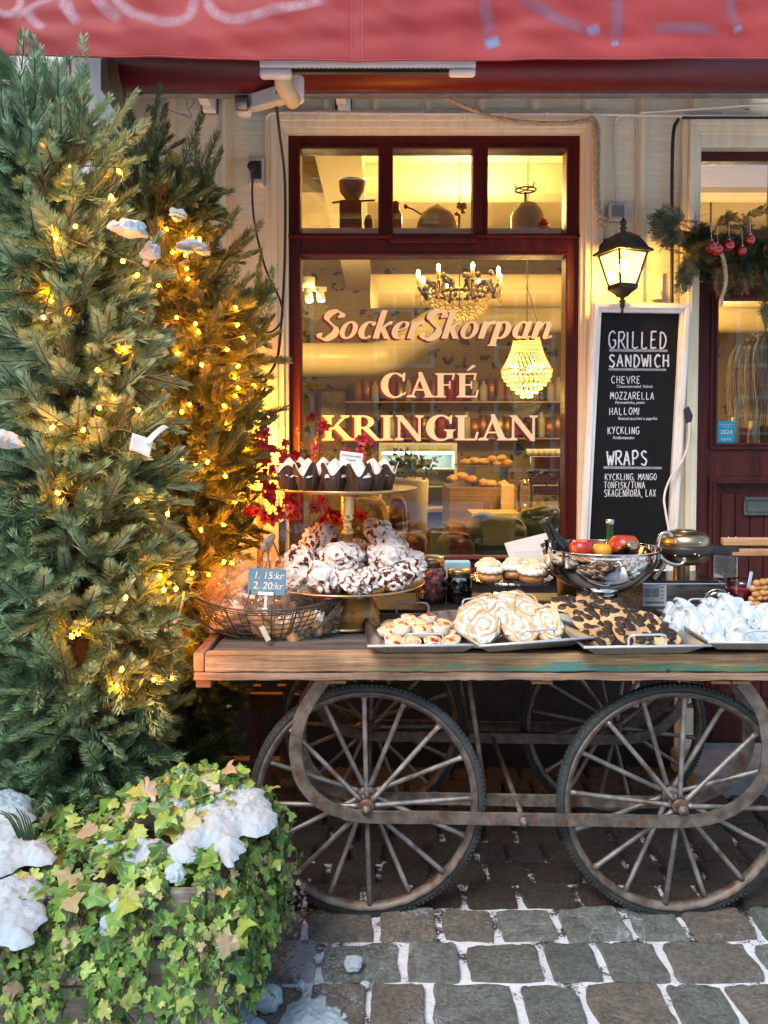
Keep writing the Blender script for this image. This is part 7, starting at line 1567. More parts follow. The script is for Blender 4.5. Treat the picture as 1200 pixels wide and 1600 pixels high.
# handwriting: stroke letters
HW = {
 'G': [[(.9, .85), (.6, 1), (.2, .85), (.05, .45), (.25, .05), (.6, 0), (.9, .2), (.88, .45)], [(.55, .46), (.95, .46)]], 'R': [[(.1, 0), (.12, 1)], [(.0, .95), (.6, 1), (.85, .8), (.6, .52), (.15, .48)], [(.35, .5), (.95, 0)]],
 'I': [[(.15, 0), (.2, 1)]], 'L': [[(.15, 1), (.1, .05)], [(.1, .03), (.5, .0), (.8, .08)]], 'E': [[(.15, 1), (.1, 0)], [(.1, 0), (.8, .03)], [(.12, .5), (.65, .52)], [(.15, 1), (.8, 1)]], 'D': [[(.12, 1), (.1, 0)], [(.05, 1), (.55, .92), (.85, .55), (.6, .1), (.1, 0)]],
 'S': [[(.85, .88), (.5, 1), (.15, .8), (.4, .55), (.8, .35), (.6, .02), (.05, .1)]], 'A': [[(.02, 0), (.45, 1)], [(.45, 1), (.85, 0)], [(.2, .38), (.72, .36)]], 'N': [[(.1, 0), (.12, 1)], [(.12, 1), (.8, .02)], [(.8, .02), (.85, 1)]], 'W': [[(.0, 1), (.28, 0)], [(.28, 0), (.5, .7)], [(.5, .7), (.75, 0)], [(.75, 0), (1.0, 1)]],
 'C': [[(.85, .85), (.5, 1), (.12, .7), (.12, .3), (.45, 0), (.85, .12)]], 'H': [[(.12, 1), (.1, 0)], [(.8, 1), (.82, 0)], [(.1, .52), (.82, .5)]], 'V': [[(.02, 1), (.45, 0)], [(.45, 0), (.88, 1)]], 'M': [[(.05, 0), (.15, 1)], [(.15, 1), (.5, .35)], [(.5, .35), (.85, 1)], [(.85, 1), (.95, 0)]],
 'O': [[(.5, 1), (.15, .75), (.12, .28), (.48, 0), (.85, .3), (.84, .75), (.5, 1)]], 'Z': [[(.05, 1), (.85, 1)], [(.85, 1), (.05, 0)], [(.05, 0), (.9, .02)]], 'K': [[(.12, 1), (.1, 0)], [(.8, 1), (.15, .45)], [(.3, .55), (.88, 0)]], 'Y': [[(.02, 1), (.45, .5)], [(.85, 1), (.3, 0)]],
 'T': [[(.0, 1), (.9, 1)], [(.45, 1), (.43, 0)]], 'F': [[(.15, 1), (.1, 0)], [(.12, .5), (.65, .52)], [(.15, 1), (.8, 1)]], 'U': [[(.1, 1), (.12, .3), (.45, 0), (.8, .3), (.85, 1)]], 'P': [[(.12, 0), (.12, 1)], [(.05, .97), (.6, 1), (.85, .75), (.55, .48), (.12, .48)]], 'X': [[(.05, 1), (.85, 0)], [(.85, 1), (.05, 0)]],
 'Ö': [[(.5, .95), (.15, .72), (.12, .28), (.48, 0), (.85, .3), (.84, .72), (.5, .95)], [(.3, 1.2), (.33, 1.22)], [(.65, 1.2), (.68, 1.22)]], '/': [[(.0, -.1), (.7, 1.1)]], ',': [[(.2, .08), (.12, -.15)]], '·': [[(.2, .5), (.26, .5)]], ' ': []}
hr = random.Random(77)
def hand(text, px0, px1, py_base, py_cap, thick, slope=0.0):
    mb = MB(); widths = [0.42 if c in "I,·" else (0.5 if c == ' ' else 1.0) for c in text]; tot = sum(widths) + 0.22 * (len(text) - 1); x = 0; kx = (px1 - px0) / tot; n_ = 0
    for c, wd in zip(text, widths):
        jy, jr = hr.uniform(-.04, .04), hr.uniform(-.05, .05)
        for st_ in HW[c]:
            pts = [Vector((px0 + (x + q[0] * min(wd, 1.0) + jr * q[1]) * kx, py_base + slope * (x * kx) - (q[1] + jy) * (py_base - py_cap), 0)) for q in st_]
            P = catmull(pts, 8) if len(pts) > 2 else [pts[0].lerp(pts[1], i / 6) for i in range(7)]
            L = []
            for i, p in enumerate(P):
                d = P[min(i + 1, len(P) - 1)] - P[max(i - 1, 0)]; nn = Vector((-d.y, d.x, 0)); nn = nn.normalized() if nn.length > 0 else Vector((0, 1, 0)); w2 = thick * .5 * (1 + .25 * noise.noise(Vector((p.x * .3, p.y * .3, n_))))
                for s_ in (1, -1): q = p + nn * w2 * s_; pt = at(q.x, q.y, BL - 0.0015 - 0.00003 * (n_ % 20)); L.append(pt)
            mb.add(L, [(i * 2, i * 2 + 1, i * 2 + 3, i * 2 + 2) for i in range(len(P) - 1)]); n_ += 1
        x += wd + 0.22
    mb.build('chalk_writing', MAT['chalk'], cb)
hand('GRILLED', 951, 1042, 544, 518, 2.3); hand('SANDWICH', 951, 1046, 573, 554, 2.6)
hand('·CHEVRE', 951, 1001, 599, 588, 1.25); hand('·MOZZARELLA', 950, 1022, 624, 613, 1.25); hand('·HALLOMI', 948, 1000, 648, 637, 1.25); hand('·KYCKLING', 946, 999, 678, 667, 1.25)
hand('WRAPS', 948, 1012, 727, 705, 2.6); hand('·KYCKLING, MANGO', 942, 1026, 750, 740, 1.1); hand('·TONFISK/TUNA', 941, 1008, 763, 753, 1.1); hand('·SKAGENRÖRA, LAX', 941, 1025, 776, 765, 1.1)
for tx, px, py in (('Tikonmarmelad, Valnöt', 991, 604), ('Parmaskinka, pesto', 984, 629), ('Rostad zucchini o paprika', 996, 654), ('Rödbetspesto', 974, 684)):
    p = at(px, py, BL - 0.0018); text_mesh(tx, 0.0185, Matrix.Translation(p) @ FACE, MAT['chalk'], 'chalk_writing', cb, shear=0.2, space=0.92)
UL = M('smudged_chalk_line', (0.22, 0.23, 0.24), (0.34, 0.35, 0.36), 40, rough=0.9)
for a, b, y, h_ in ((952, 1043, 545, 5), (951, 1041, 575, 4.5), (943, 1034, 728.5, 4.5)):
    mb = MB(); mb.add([at(a, y, BL - 0.001), at(b, y + 1.0, BL - 0.001), at(b, y + h_, BL - 0.001), at(a, y + h_ - .5, BL - 0.001)], [(0, 1, 2, 3)]); mb.build('underline', UL, cb)
# black clip and white flex on the right of the board
mb = MB(); mb.add([at(1068, 640, 3.42), at(1076, 634, 3.42), at(1083, 650, 3.42), at(1080, 660, 3.42), at(1072, 662, 3.42)] + [at(1068, 640, 3.44), at(1076, 634, 3.44), at(1083, 650, 3.44), at(1080, 660, 3.44), at(1072, 662, 3.44)], [(0, 1, 2, 3, 4), (9, 8, 7, 6, 5)] + [(i, (i + 1) % 5, (i + 1) % 5 + 5, i + 5) for i in range(5)])
tag(mb.build('plug', MAT['plastic_dark']), 'black plug at the right edge of the chalkboard with a white flex', 'plug')
def cable(pts, r, mat, label, cat='cable', name='cable', grp=None, n=10):
    mb = MB(); mb.tube(catmull([at(*p) for p in pts], n), r, 8); return tag(mb.build(name, mat), label, cat, grp)
cable([(1077, 660, 3.41), (1076, 690, 3.41), (1066, 720, 3.41), (1047, 748, 3.4), (1038, 775, 3.38), (1040, 800, 3.3), (1046, 832, 3.1)], 0.0048, MAT['white_cable'], 'white flex running down the chalkboard to the waffle iron')

# switch box, socket, cables
def wallbox(px, py, w_, h_, label, cat, name, dark):
    p = at(px, py, WALL - 0.03); o = empty(name, (p.x, WALL, p.z), label, cat); a, b = w_ / F_PX * 3.5 / 2, h_ / F_PX * 3.5 / 2
    mb = MB(); mb.bx(p.x - a, p.x + a, WALL - 0.045, WALL - 0.0005, p.z - b, p.z + b); mb.build('housing', MAT['plastic_grey'], o, bevel=0.008, segs=3)
    mb = MB(); mb.bx(p.x - a * .68, p.x + a * .68, WALL - 0.055, WALL - 0.044, p.z - b * .66, p.z + b * .66); mb.build('flap' if not dark else 'socket_face', dark or M('blue_grey_rocker', (0.16, 0.19, 0.2), rough=0.4), o, bevel=0.004); return o, p
wallbox(964, 332, 27, 28, 'grey light switch box on the wall above the lantern', 'switch', 'light_switch', None)
so1, sp_ = wallbox(401, 268, 25, 42, 'grey outdoor socket with a black plug, left of the window', 'socket', 'wall_socket', MAT['plastic_dark'])
mb = MB(); mb.tube([(sp_.x - 0.015, WALL - 0.075, sp_.z + 0.01), (sp_.x - 0.015, WALL - 0.045, sp_.z + 0.01)], 0.02, 16); mb.build('plug', MAT['plastic_dark'], so1, bevel=0.003)
cable([(396, 270, 3.45), (394, 300, 3.46), (398, 350, 3.46), (415, 420, 3.46), (438, 470, 3.45), (440, 500, 3.45), (425, 518, 3.42), (408, 517, 3.36)], 0.0048, MAT['black_cable'], 'thin black cable hanging from the wall socket into the fir tree')
cable([(455, 135, 2.86), (442, 130, 2.95), (432, 150, 3.1), (436, 200, 3.3), (445, 280, 3.44), (445, 400, 3.46), (440, 500, 3.46), (433, 560, 3.45), (416, 592, 3.42), (412, 610, 3.38), (395, 613, 3.3), (380, 606, 3.2)], 0.006, MAT['black_cable'], 'thick black cable looping from the awning heater down beside the window')
cable([(1060, 186, 3.50), (1052, 210, 3.50), (1050, 300, 3.52), (1050, 400, 3.52), (1050, 480, 3.52)], 0.008, MAT['black_cable'], 'black cable clipped vertically to the wall left of the door casing')
cable([(1066, 184, 3.48), (1130, 183, 3.48), (1230, 184, 3.48)], 0.007, MAT['black_cable'], 'black cable running along the top of the door casing')
cable([(416, 292, 3.53), (408, 290, 3.53), (404, 284, 3.53)], 0.006, MAT['white_cable'], 'short white cable tail under the wall socket')
mb = MB(); mb.tube(catmull([at(416, 292, 3.535), at(417, 250, 3.535), at(416, 195, 3.535), at(420, 180, 3.5), at(440, 176, 3.49), at(560, 177, 3.49), at(700, 178, 3.49), at(850, 178, 3.49), at(960, 179, 3.49), at(1060, 181, 3.48), at(1230, 182, 3.48)], 12), 0.0065, 8)
wc_ = mb.build('white_cable_run', MAT['white_cable']); tag(wc_, 'long white cable clipped along the wall above the window and the door', 'cable')
for px in (450, 500, 545, 610, 660, 725, 790, 855, 930, 1000, 1065, 1130, 1190):
    mb = MB(); p = at(px, 177.5 + (px - 500) / 200, 3.487); mb.box(p, (0.008, 0.016, 0.018)); mb.build('clip', MAT['white_metal'], wc_)
cable([(964, 318, 3.53), (962, 260, 3.535), (961, 200, 3.535), (966, 183, 3.52), (985, 180, 3.5)], 0.0055, MAT['white_cable'], 'white cable coming down the wall to the light switch')
cable([(962, 346, 3.53), (964, 360, 3.52), (960, 372, 3.5)], 0.005, MAT['white_cable'], 'short white cable from the light switch to the lantern')
cable([(1000, 176, 3.46), (1060, 172, 3.46), (1120, 168, 3.46), (1230, 160, 3.46)], 0.006, MAT['white_cable'], 'loose pale cable slung above the door near the awning bar')
# rope
def rope(P, r, label, extra=None):
    root = empty('rope', P[0], label, 'rope'); C = catmull(P, 14); mb = MB()
    for s_ in range(3):
        Q = []
        for i, p in enumerate(C):
            d = (C[min(i + 1, len(C) - 1)] - C[max(i - 1, 0)]).normalized(); a = d.cross(Vector((0, 1, 0.01))).normalized(); b = d.cross(a); t = i * 0.55 + s_ * 2.094; Q.append(p + (a * math.cos(t) + b * math.sin(t)) * r * .55)
        mb.tube(Q, r * .62, 6)
    mb.build('strands', MAT['rope'], root); return root
rp = rope([at(678, 146, 3.36), at(690, 150, 3.38), at(730, 168, 3.42), at(780, 186, 3.45), at(860, 193, 3.46), at(915, 189, 3.46), at(926, 186, 3.45), at(934, 200, 3.45), at(935, 240, 3.46), at(934, 290, 3.46), at(938, 338, 3.46)], 0.0085, 'thick jute rope slung along the top of the window and hanging down its right side')
rope([at(926, 190, 3.44), at(930, 215, 3.44), at(930, 300, 3.45), at(936, 340, 3.45)], 0.0075, 'second shorter strand of jute rope hanging beside the window')
mb = MB(); 
for i in range(5): mb.blob(at(940 + (i % 2) * 5 - 2, 338 + i * 4.0, 3.45), (0.015, 0.014, 0.011), 3, 0.2, 4, i)
mb.build('knot', MAT['rope'], rp)
mb = MB()
for i, P in enumerate(([(296, 143), (292, 165), (300, 182), (285, 178)], [(300, 143), (303, 160), (296, 170)], [(265, 172), (280, 178), (298, 186)])): mb.tube(catmull([at(a, b, 3.46) for a, b in P], 8), 0.0014, 5)
tag(mb.build('loose_wire', MAT['black_cable']), 'tangle of thin loose wire hanging under the awning bar at the left', 'wire')
ho = MB(); a = at(1026, 462, WALL - 0.01); ho.box(a + Vector((0, -.004, .04)), (0.05, 0.01, 0.12)); ho.box(a + Vector((0, -.012, .0)), (0.034, 0.02, 0.04)); ho.box(a + Vector((0.004, -.02, .012)), (0.014, 0.01, 0.018)); tag(ho.build('wall_hook', MAT['cream_trim'], None, bevel=0.003), 'cream painted hook plate on the wall between lantern and door casing', 'hook')

# evergreen garland over the door with red baubles
ga = empty('evergreen_garland', at(1150, 380, 3.42), 'dark evergreen garland slung across the door head', 'garland')
def thuja(nn, rng):
    """flat scaly spray: many small quads in a plane along x"""
    V = []
    def twig(p, d, L, lev):
        n_ = max(3, int(L / 0.0065)); side = np.array([-d[1], d[0], 0])
        for i in range(n_):
            q = p + d * L * i / n_; w_ = 0.0022; V.append([q - side * w_, q + d * 0.005 - side * w_ * .6, q + d * 0.0105, q + side * w_])
            if lev < 2 and i > 0:
                s_ = 1 if i % 2 else -1; a = s_ * rng.uniform(0.5, 0.85); d2 = np.array([d[0] * math.cos(a) - d[1] * math.sin(a), d[0] * math.sin(a) + d[1] * math.cos(a), rng.uniform(-.12, .12)]); twig(q, d2 / np.linalg.norm(d2), L * (0.46 - 0.2 * i / n_) * rng.uniform(.7, 1.1), lev + 1)
    twig(np.zeros(3), np.array([1.0, 0, 0]), 0.13, 0); return np.array(V)
SPRAYS = [thuja(0, np.random.default_rng(i)) for i in range(4)]
rnd = random.Random(12); S = []
for i in range(300):
    px = 1062 + 230 * rnd.random(); yc = 372 + 18 * math.sin((px - 1060) / 60.0); p = at(px, yc + rnd.gauss(0, 17), 3.43 + rnd.uniform(-0.07, 0.05)); S.append((tuple(p), (rnd.gauss(-.25, .8), rnd.gauss(-.5, .4), rnd.gauss(-.45, .5)), rnd.uniform(.5, .85), rnd.uniform(-1.5, 1.5)))
for (x, y, dx, dz) in ((1062, 350, -1, -.1), (1058, 356, -1, -.35), (1066, 345, -1, .2), (1066, 360, -.8, -.6), (1075, 400, -.5, -.8), (1120, 420, .1, -1), (1080, 410, -.3, -1), (1150, 415, 0, -1), (1195, 425, .1, -1), (1198, 470, .1, -1), (1205, 440, -.2, -1), (1165, 400, .3, -1)):
    for j in range(3): S.append((tuple(at(x + rnd.uniform(-5, 5), y + rnd.uniform(-5, 5), 3.36)), (dx + rnd.gauss(0, .15), -.15, dz + rnd.gauss(0, .15)), rnd.uniform(.75, 1.0), 1.57 + rnd.gauss(0, .4)))
P = np.array([s[0] for s in S]); D = np.array([s[1] for s in S]); Sc = np.array([s[2] for s in S]); Rl = np.array([s[3] for s in S]); Fm = frames(P, D, Rl); out = []
for k_ in range(4):
    idx = np.arange(k_, len(P), 4); T = SPRAYS[k_].reshape(-1, 3); out.append((np.einsum('nij,mj->nmi', Fm[idx] * Sc[idx][:, None, None], T) + P[idx][:, None, :]).reshape(-1, 3))
V = np.concatenate(out)
N = Nodes('dark_thuja_sprays'); c = N.ramp(N.noise(N.mapping(), 9, 3), [(0.32, (0.018, 0.034, 0.012)), (0.48, (0.04, 0.055, 0.02)), (0.6, (0.16, 0.11, 0.04))]); N.set(base=N.mix(1.0, c, N.ramp(N.island(), [(0, .6), (1, 1.5)]), 'MULTIPLY'), rough=0.55)
rawmesh('sprays', V, np.arange(len(V)).reshape(-1, 4), N.m, ga)
mb = MB(); mb.tube(catmull([at(1062, 365, 3.46), at(1110, 372, 3.46), at(1160, 380, 3.46), at(1290, 372, 3.46)], 8), 0.016, 8); mb.build('core', MAT['bark'], ga)
MAT['bauble'] = M('shiny_red_bauble', (0.26, 0.004, 0.005), (0.32, 0.006, 0.006), 6, rough=0.12, coat=0.5, spec=0.7)
for i, (px, py, r_, tail) in enumerate(((1112, 386, 0.026, 'leftmost of them, hanging on a white thread'), (1121, 390, 0.025, 'touching the leftmost one on its right'), (1139, 384, 0.024, 'in the middle of the row'), (1160, 392, 0.019, 'small one low between the sprays'), (1172, 375, 0.022, 'highest one, at the right'))):
    p = at(px, py, 3.31); o = empty('red_bauble', p, 'shiny red bauble on the garland, ' + tail, 'bauble', 'red baubles on the garland')
    mb = MB(); mb.blob(p, (r_, r_, r_), 4); mb.build('ball', MAT['bauble'], o); mb = MB(); mb.tube([p + Vector((0, 0, r_ - .001)), p + Vector((0, 0, r_ + .007))], 0.006, 12); mb.build('cap', MAT['brass'], o)
    mb = MB(); mb.tube([p + Vector((0, 0, r_ + .006)), p + Vector((rnd.uniform(-.005, .005), 0.01, r_ + .08))], 0.0012, 5); mb.build('thread', MAT['white_cable'], o)
rope([at(1124, 385, 3.33), at(1132, 412, 3.33), at(1134, 440, 3.33), at(1128, 465, 3.35), at(1126, 478, 3.36)], 0.0078, 'pale rope end dangling under the garland in front of the door')
# ================================================================== THE LIT ROOM BEHIND THE PANES
IX0, IX1, IY0, IY1, IZ0, IZ1 = -2.3, 3.6, WALL + TH, 8.0, 0.1, 3.25
def wallpaper():
    N = Nodes('floral_wallpaper'); v = N.mapping(); 
    cell = N.n('ShaderNodeTexVoronoi', feature='F1'); dv = N.n('ShaderNodeTexNoise'); N.l(v, dv.inputs['Vector']); dv.inputs['Scale'].default_value = 9; dv.inputs['Detail'].default_value = 3; av = N.n('ShaderNodeVectorMath', operation='MULTIPLY_ADD'); N.l(dv.outputs['Color'], av.inputs[0]); av.inputs[1].default_value = (.22, .22, .22); N.l(v, av.inputs[2]); N.l(av.outputs[0], cell.inputs['Vector']); cell.inputs['Scale'].default_value = 7.5
    n1 = N.noise(v, 30, 3, 0.6, 0.5); d = N.math('ADD', cell.outputs['Distance'], N.math('MULTIPLY', n1, 0.42))
    c = N.ramp(d, [(0.36, (0.05, 0.042, 0.026)), (0.46, (0.08, 0.066, 0.04)), (0.49, (0.27, 0.215, 0.13)), (1.0, (0.31, 0.25, 0.16))])
    st = N.noise(N.mapping((1, 1, 1), loc=(4, 2, 7)), 12, 2, 0.5, 2.5); c = N.mix(N.ramp(st, [(0.49, 0.0), (0.5, 0.7), (0.51, 0.0)]), c, (0.1, 0.08, 0.04)); N.set(base=c, rough=0.8); return N.m
MAT['ceil'] = M('cream_ceiling_paint', (0.62, 0.55, 0.42), (0.68, 0.61, 0.48), 2, rough=0.7)
MAT['floor_in'] = wood_mat('brown_floor_boards', (0.1, 0.05, 0.025), (0.2, 0.11, 0.055), (0.28, 0.17, 0.09), 'Y')
MAT['dark_in'] = M('brown_joinery', (0.06, 0.03, 0.015), (0.12, 0.065, 0.03), 10, (1, 1, .3), 0.5)
mb = MB(); mb.bx(IX0, IX1, IY1, IY1 + 0.1, IZ0, IZ1); room = mb.build('interior_room', wallpaper(), fac)
mb = MB(); mb.bx(IX0, IX1, IY0, IY1 + 0.1, IZ1 + 0.001, IZ1 + 0.1); mb.bx(-0.37, -0.12, IY0, IY1 - 0.001, IZ1 - 0.22, IZ1); mb.bx(IX0, IX1, IY0 + 1.3, IY0 + 1.5, IZ1 - 0.18, IZ1 - 0.002); mb.build('ceiling', MAT['ceil'], room)
mb = MB(); mb.bx(IX0 - 0.1, IX0, IY0, IY1, IZ0, IZ1); mb.bx(IX1, IX1 + 0.1, IY0, IY1, IZ0, IZ1); mb.bx(-1.02, -0.93, 6.6, IY1 - 0.001, IZ0, IZ1); mb.build('side_wall', MAT['ceil'], room)
mb = MB(); mb.bx(IX0, IX1, IY0 - 0.16, IY1, IZ0 - 0.05, IZ0); mb.build('floor', MAT['floor_in'], room)
# ducts
MAT['duct'] = M('cream_painted_duct', (0.58, 0.48, 0.30), (0.64, 0.55, 0.36), 3, rough=0.35)
mb = MB()
def duct(P, r, rib=0.05):
    C = catmull(P, 12); mb.tube(C, [r * (1.012 if i % 3 == 0 else 1.0) for i in range(len(C))], 24)
duct([Vector((-2.2, 7.1, ZZ(562, 7.1))), Vector((-0.5, 7.1, ZZ(562, 7.1))), Vector((-0.05, 7.1, ZZ(560, 7.1))), Vector((0.18, 7.0, ZZ(545, 7.1))), Vector((0.5, 6.6, ZZ(518, 7.1))), Vector((1.0, 6.4, ZZ(508, 7))), Vector((3.4, 6.4, ZZ(508, 7)))], 0.15)
duct([Vector((-0.1, 6.0, ZZ(455, 6.0))), Vector((1.0, 6.0, ZZ(455, 6.0))), Vector((3.4, 6.0, ZZ(455, 6.0)))], 0.125)
mb.build('duct', MAT['duct'], room)
# shelves with tins and bottles on the back wall
sh_ = empty('wall_shelf', at(720, 660, 7.8), 'two long wall shelves with rows of bottles and tins, at the back of the café', 'shelf')
mb = MB()
for y in (627, 684): mb.bx(XX(540, 7.8), XX(880, 7.8), 7.72, 7.98, ZZ(y + 2.5, 7.75), ZZ(y, 7.75))
mb.build('board', M('light_shelf_wood', (0.4, 0.26, 0.13), (0.5, 0.35, 0.19), 4, (.3, 4, 4), 0.5), sh_)
rnd = random.Random(31); TM = [M('shelf_tin_%s' % n_, c, rough=0.35, metal=m_) for n_, c, m_ in (('amber', (0.42, 0.2, 0.05), 0), ('copper', (0.5, 0.25, 0.12), .8), ('white', (0.6, 0.56, 0.48), 0), ('dark', (0.06, 0.04, 0.03), 0), ('red', (0.35, 0.04, 0.03), 0), ('gold', (0.6, 0.45, 0.2), .9))]
kinds = []
for n_, m_ in zip(('amber', 'copper', 'white', 'dark', 'red', 'gold'), TM):
    mb = MB(); mb.lathe([(0, 0), (0.04, 0), (0.04, 0.15), (0.03, 0.17), (0.018, 0.18), (0.018, 0.21), (0, 0.21)] if n_ in ('amber', 'dark', 'white') else [(0, 0), (0.045, 0), (0.045, 0.2), (0, 0.2)], (0, 0, 0), 16); kinds.append(mb.build('shelf_bottle' if n_ in ('amber', 'dark', 'white') else 'shelf_tin', m_))
ki = 0
for row, (y, lo_px, hi_px) in enumerate(((627, 560, 876), (684, 560, 876))):
    for i, px in enumerate(range(lo_px, hi_px, 13)):
        q = kinds[(ki * 5 + i // 3) % 6]; p = Vector((XX(px, 7.82), 7.82 + rnd.uniform(-.03, .03), ZZ(y, 7.75) + 0.001)); o = q if ki < 6 else q.copy()
        if ki < 6: o = kinds[ki]
        if ki >= 6: col.objects.link(o)
        o.location = p; o.scale = (1, 1, rnd.uniform(.9, 1.2)); ki += 1
        tag(o, 'bottle or tin in the dense row on the %s shelf of the back wall' % ('upper' if row == 0 else 'lower'), 'container', 'containers on the %s shelf' % ('upper' if row == 0 else 'lower'))
# counter with a lit display case
CYI = 6.2
ctr = empty('shop_counter', at(660, 800, CYI), 'dark wooden café counter below the lit glass display case', 'counter')
mb = MB(); mb.bx(XX(560, CYI), XX(905, CYI), CYI, CYI + 0.6, IZ0, ZZ(800, CYI)); mb.build('body', MAT['dark_in'], ctr, bevel=0.01)
mb = MB(); mb.bx(XX(555, CYI), XX(910, CYI), CYI - 0.04, CYI + 0.64, ZZ(800, CYI), ZZ(793, CYI)); mb.build('top', M('pale_counter_top', (0.5, 0.42, 0.3), (0.58, 0.5, 0.37), 4, rough=0.3), ctr, bevel=0.005)
dc = empty('display_case', at(655, 795, CYI), 'lit glass pastry display case with a label strip, on the left of the counter', 'display case')
mb = MB(); x0, x1 = XX(592, CYI), XX(716, CYI); z0, z1 = ZZ(793, CYI) + 0.002, ZZ(706, CYI)
mb.bx(x0, x1, CYI + 0.1, CYI + 0.5, z1, ZZ(692, CYI)); mb.bx(x0, x0 + 0.02, CYI + 0.1, CYI + 0.5, z0, z1); mb.bx(x1 - 0.02, x1, CYI + 0.1, CYI + 0.5, z0, z1); mb.bx(x0, x1, CYI + 0.48, CYI + 0.5, z0, z1); mb.build('cabinet', M('case_white_metal', (0.62, 0.66, 0.64), (0.68, 0.72, 0.7), 5, rough=0.4), dc)
mb = MB(); mb.bx(x0 + 0.03, x1 - 0.03, CYI + 0.14, CYI + 0.2, z1 - 0.02, z1 - 0.004); mb.build('light_strip', emat('cool_case_light', (0.8, 1.0, 0.9), 9.0), dc)
mb = MB()
for z in (z0 + 0.15, z0 + 0.29): mb.bx(x0 + 0.02, x1 - 0.02, CYI + 0.12, CYI + 0.47, z, z + 0.012)
mb.build('shelf', M('case_shelf_metal', (0.55, 0.6, 0.58), rough=0.3), dc)
for a, b in ((604, 624), (634, 650), (655, 680), (684, 708)):
    mb = MB(); mb.bx(XX(a, CYI), XX(b, CYI), CYI + 0.092, CYI + 0.099, ZZ(702, CYI), ZZ(695, CYI)); mb.build('label_strip', M('pale_blue_label', (0.45, 0.5, 0.62), rough=0.5), dc)
def blobs(nm, label, cat, grp, spots, r, mat):
    for i, (px, py, Y, t) in enumerate(spots):
        p = at(px, py, Y); m_ = MB(); m_.blob(p, (r, r, r * .65), 3, 0.25, 2, i, amp2=0.08); tag(m_.build(nm, mat), label % t, cat, grp)
PM = M('baked_bun_crust', (0.42, 0.2, 0.06), (0.66, 0.42, 0.18), 9, rough=0.5)
blobs('bread_bun', 'golden bread bun on the upper rack of the counter, %s', 'bun', 'buns on the upper rack', [(728, 722, 5.6, 'leftmost'), (742, 720, 5.6, 'second from the left'), (757, 721, 5.6, 'third from left'), (770, 717, 5.6, 'highest on the left'), (784, 716, 5.6, 'highest on the right'), (776, 724, 5.6, 'in front of the heap'), (792, 723, 5.6, 'rightmost')], 0.04, PM)
blobs('bread_roll', 'bread roll on the lower counter level, %s', 'bread roll', 'rolls on the lower level', [(708, 748, 5.4, 'leftmost'), (722, 744, 5.4, 'second from left, highest'), (735, 749, 5.4, 'third from left'), (756, 754, 5.4, 'left of the price card'), (768, 756, 5.4, 'below the price card'), (786, 757, 5.4, 'right of the price card')], 0.042, PM)
rk = empty('bread_rack', at(765, 790, 5.5), 'dark wooden bread rack with crate boards on the counter', 'rack')
mb = MB(); mb.bx(XX(716, 5.5), XX(800, 5.5), 5.45, 5.85, ZZ(730, 5.5), ZZ(727, 5.5)); mb.bx(XX(738, 5.4), XX(742, 5.4), 5.45, 5.85, ZZ(762, 5.5), ZZ(729, 5.5)); mb.bx(XX(796, 5.4), XX(800, 5.4), 5.45, 5.85, ZZ(762, 5.5), ZZ(729, 5.5)); mb.build('rack_frame', MAT['dark_in'], rk)
mb = MB(); mb.bx(XX(700, 5.4), XX(830, 5.4), 5.3, 5.9, IZ0, ZZ(762, 5.3)); mb.build('crate', wood_mat('crate_boards', (0.12, 0.06, 0.03), (0.25, 0.14, 0.07), (0.35, 0.22, 0.12), 'X'), rk, bevel=0.005)
mb = MB(); p = at(793, 780, 5.2); mb.box(p, (0.09, 0.02, 0.2)); tag(mb.build('chair_back', M('pale_chair_wood', (0.5, 0.34, 0.17), (0.58, 0.42, 0.24), 6, rough=0.5), None, bevel=0.03, segs=3), 'rounded pale wooden chair back in front of the bread crate', 'chair')
mb = MB(); mb.bx(XX(735, 5.0), XX(875, 5.0), 4.9, 5.2, ZZ(800, 5.0) - 0.03, ZZ(800, 5.0)); mb.bx(XX(742, 5), XX(748, 5), 5, 5.05, IZ0, ZZ(800, 5.0) - 0.03); mb.bx(XX(862, 5), XX(868, 5), 5, 5.05, IZ0, ZZ(800, 5.0) - 0.03); tag(mb.build('cafe_table', M('pale_table_wood', (0.52, 0.38, 0.2), (0.6, 0.46, 0.27), 5, rough=0.35)), 'narrow pale wooden café table behind the green cushions', 'table')
# espresso machine, cups, jars
em_ = empty('espresso_machine', at(852, 770, 5.6), 'chrome espresso machine with cups on top at the right end of the counter', 'coffee machine')
mb = MB(); x0, x1 = XX(825, 5.7), XX(880, 5.7); mb.bx(x0, x1, 5.6, 5.95, ZZ(775, 5.6), ZZ(757, 5.6)); mb.bx(x0, x1, 5.75, 5.95, ZZ(757, 5.6), ZZ(735, 5.6)); mb.bx(x0, x1, 5.6, 5.95, ZZ(735, 5.6), ZZ(712, 5.6)); mb.build('body', MAT['chrome'], em_, bevel=0.008)
for q in (838, 862): mb = MB(); mb.tube([at(q, 735, 5.66), at(q, 742, 5.66)], .022, 14); mb.tube([at(q, 741, 5.66), at(q, 744, 5.5)], .009, 8); mb.build('portafilter', MAT['plastic_dark'], em_)
for i in range(6):
    mb = MB(); p = at(828 + i * 9, 711, 5.75); mb.lathe([(0, 0), (.02, 0), (.03, .045), (.027, .045), (.018, .006)], p, 16); tag(mb.build('cup', M('white_cup_glaze_%s' % 'abcdef'[i], (.66, .64, .58), rough=.3)), 'small white cup in the row on top of the espresso machine', 'cup', 'cups on the espresso machine')
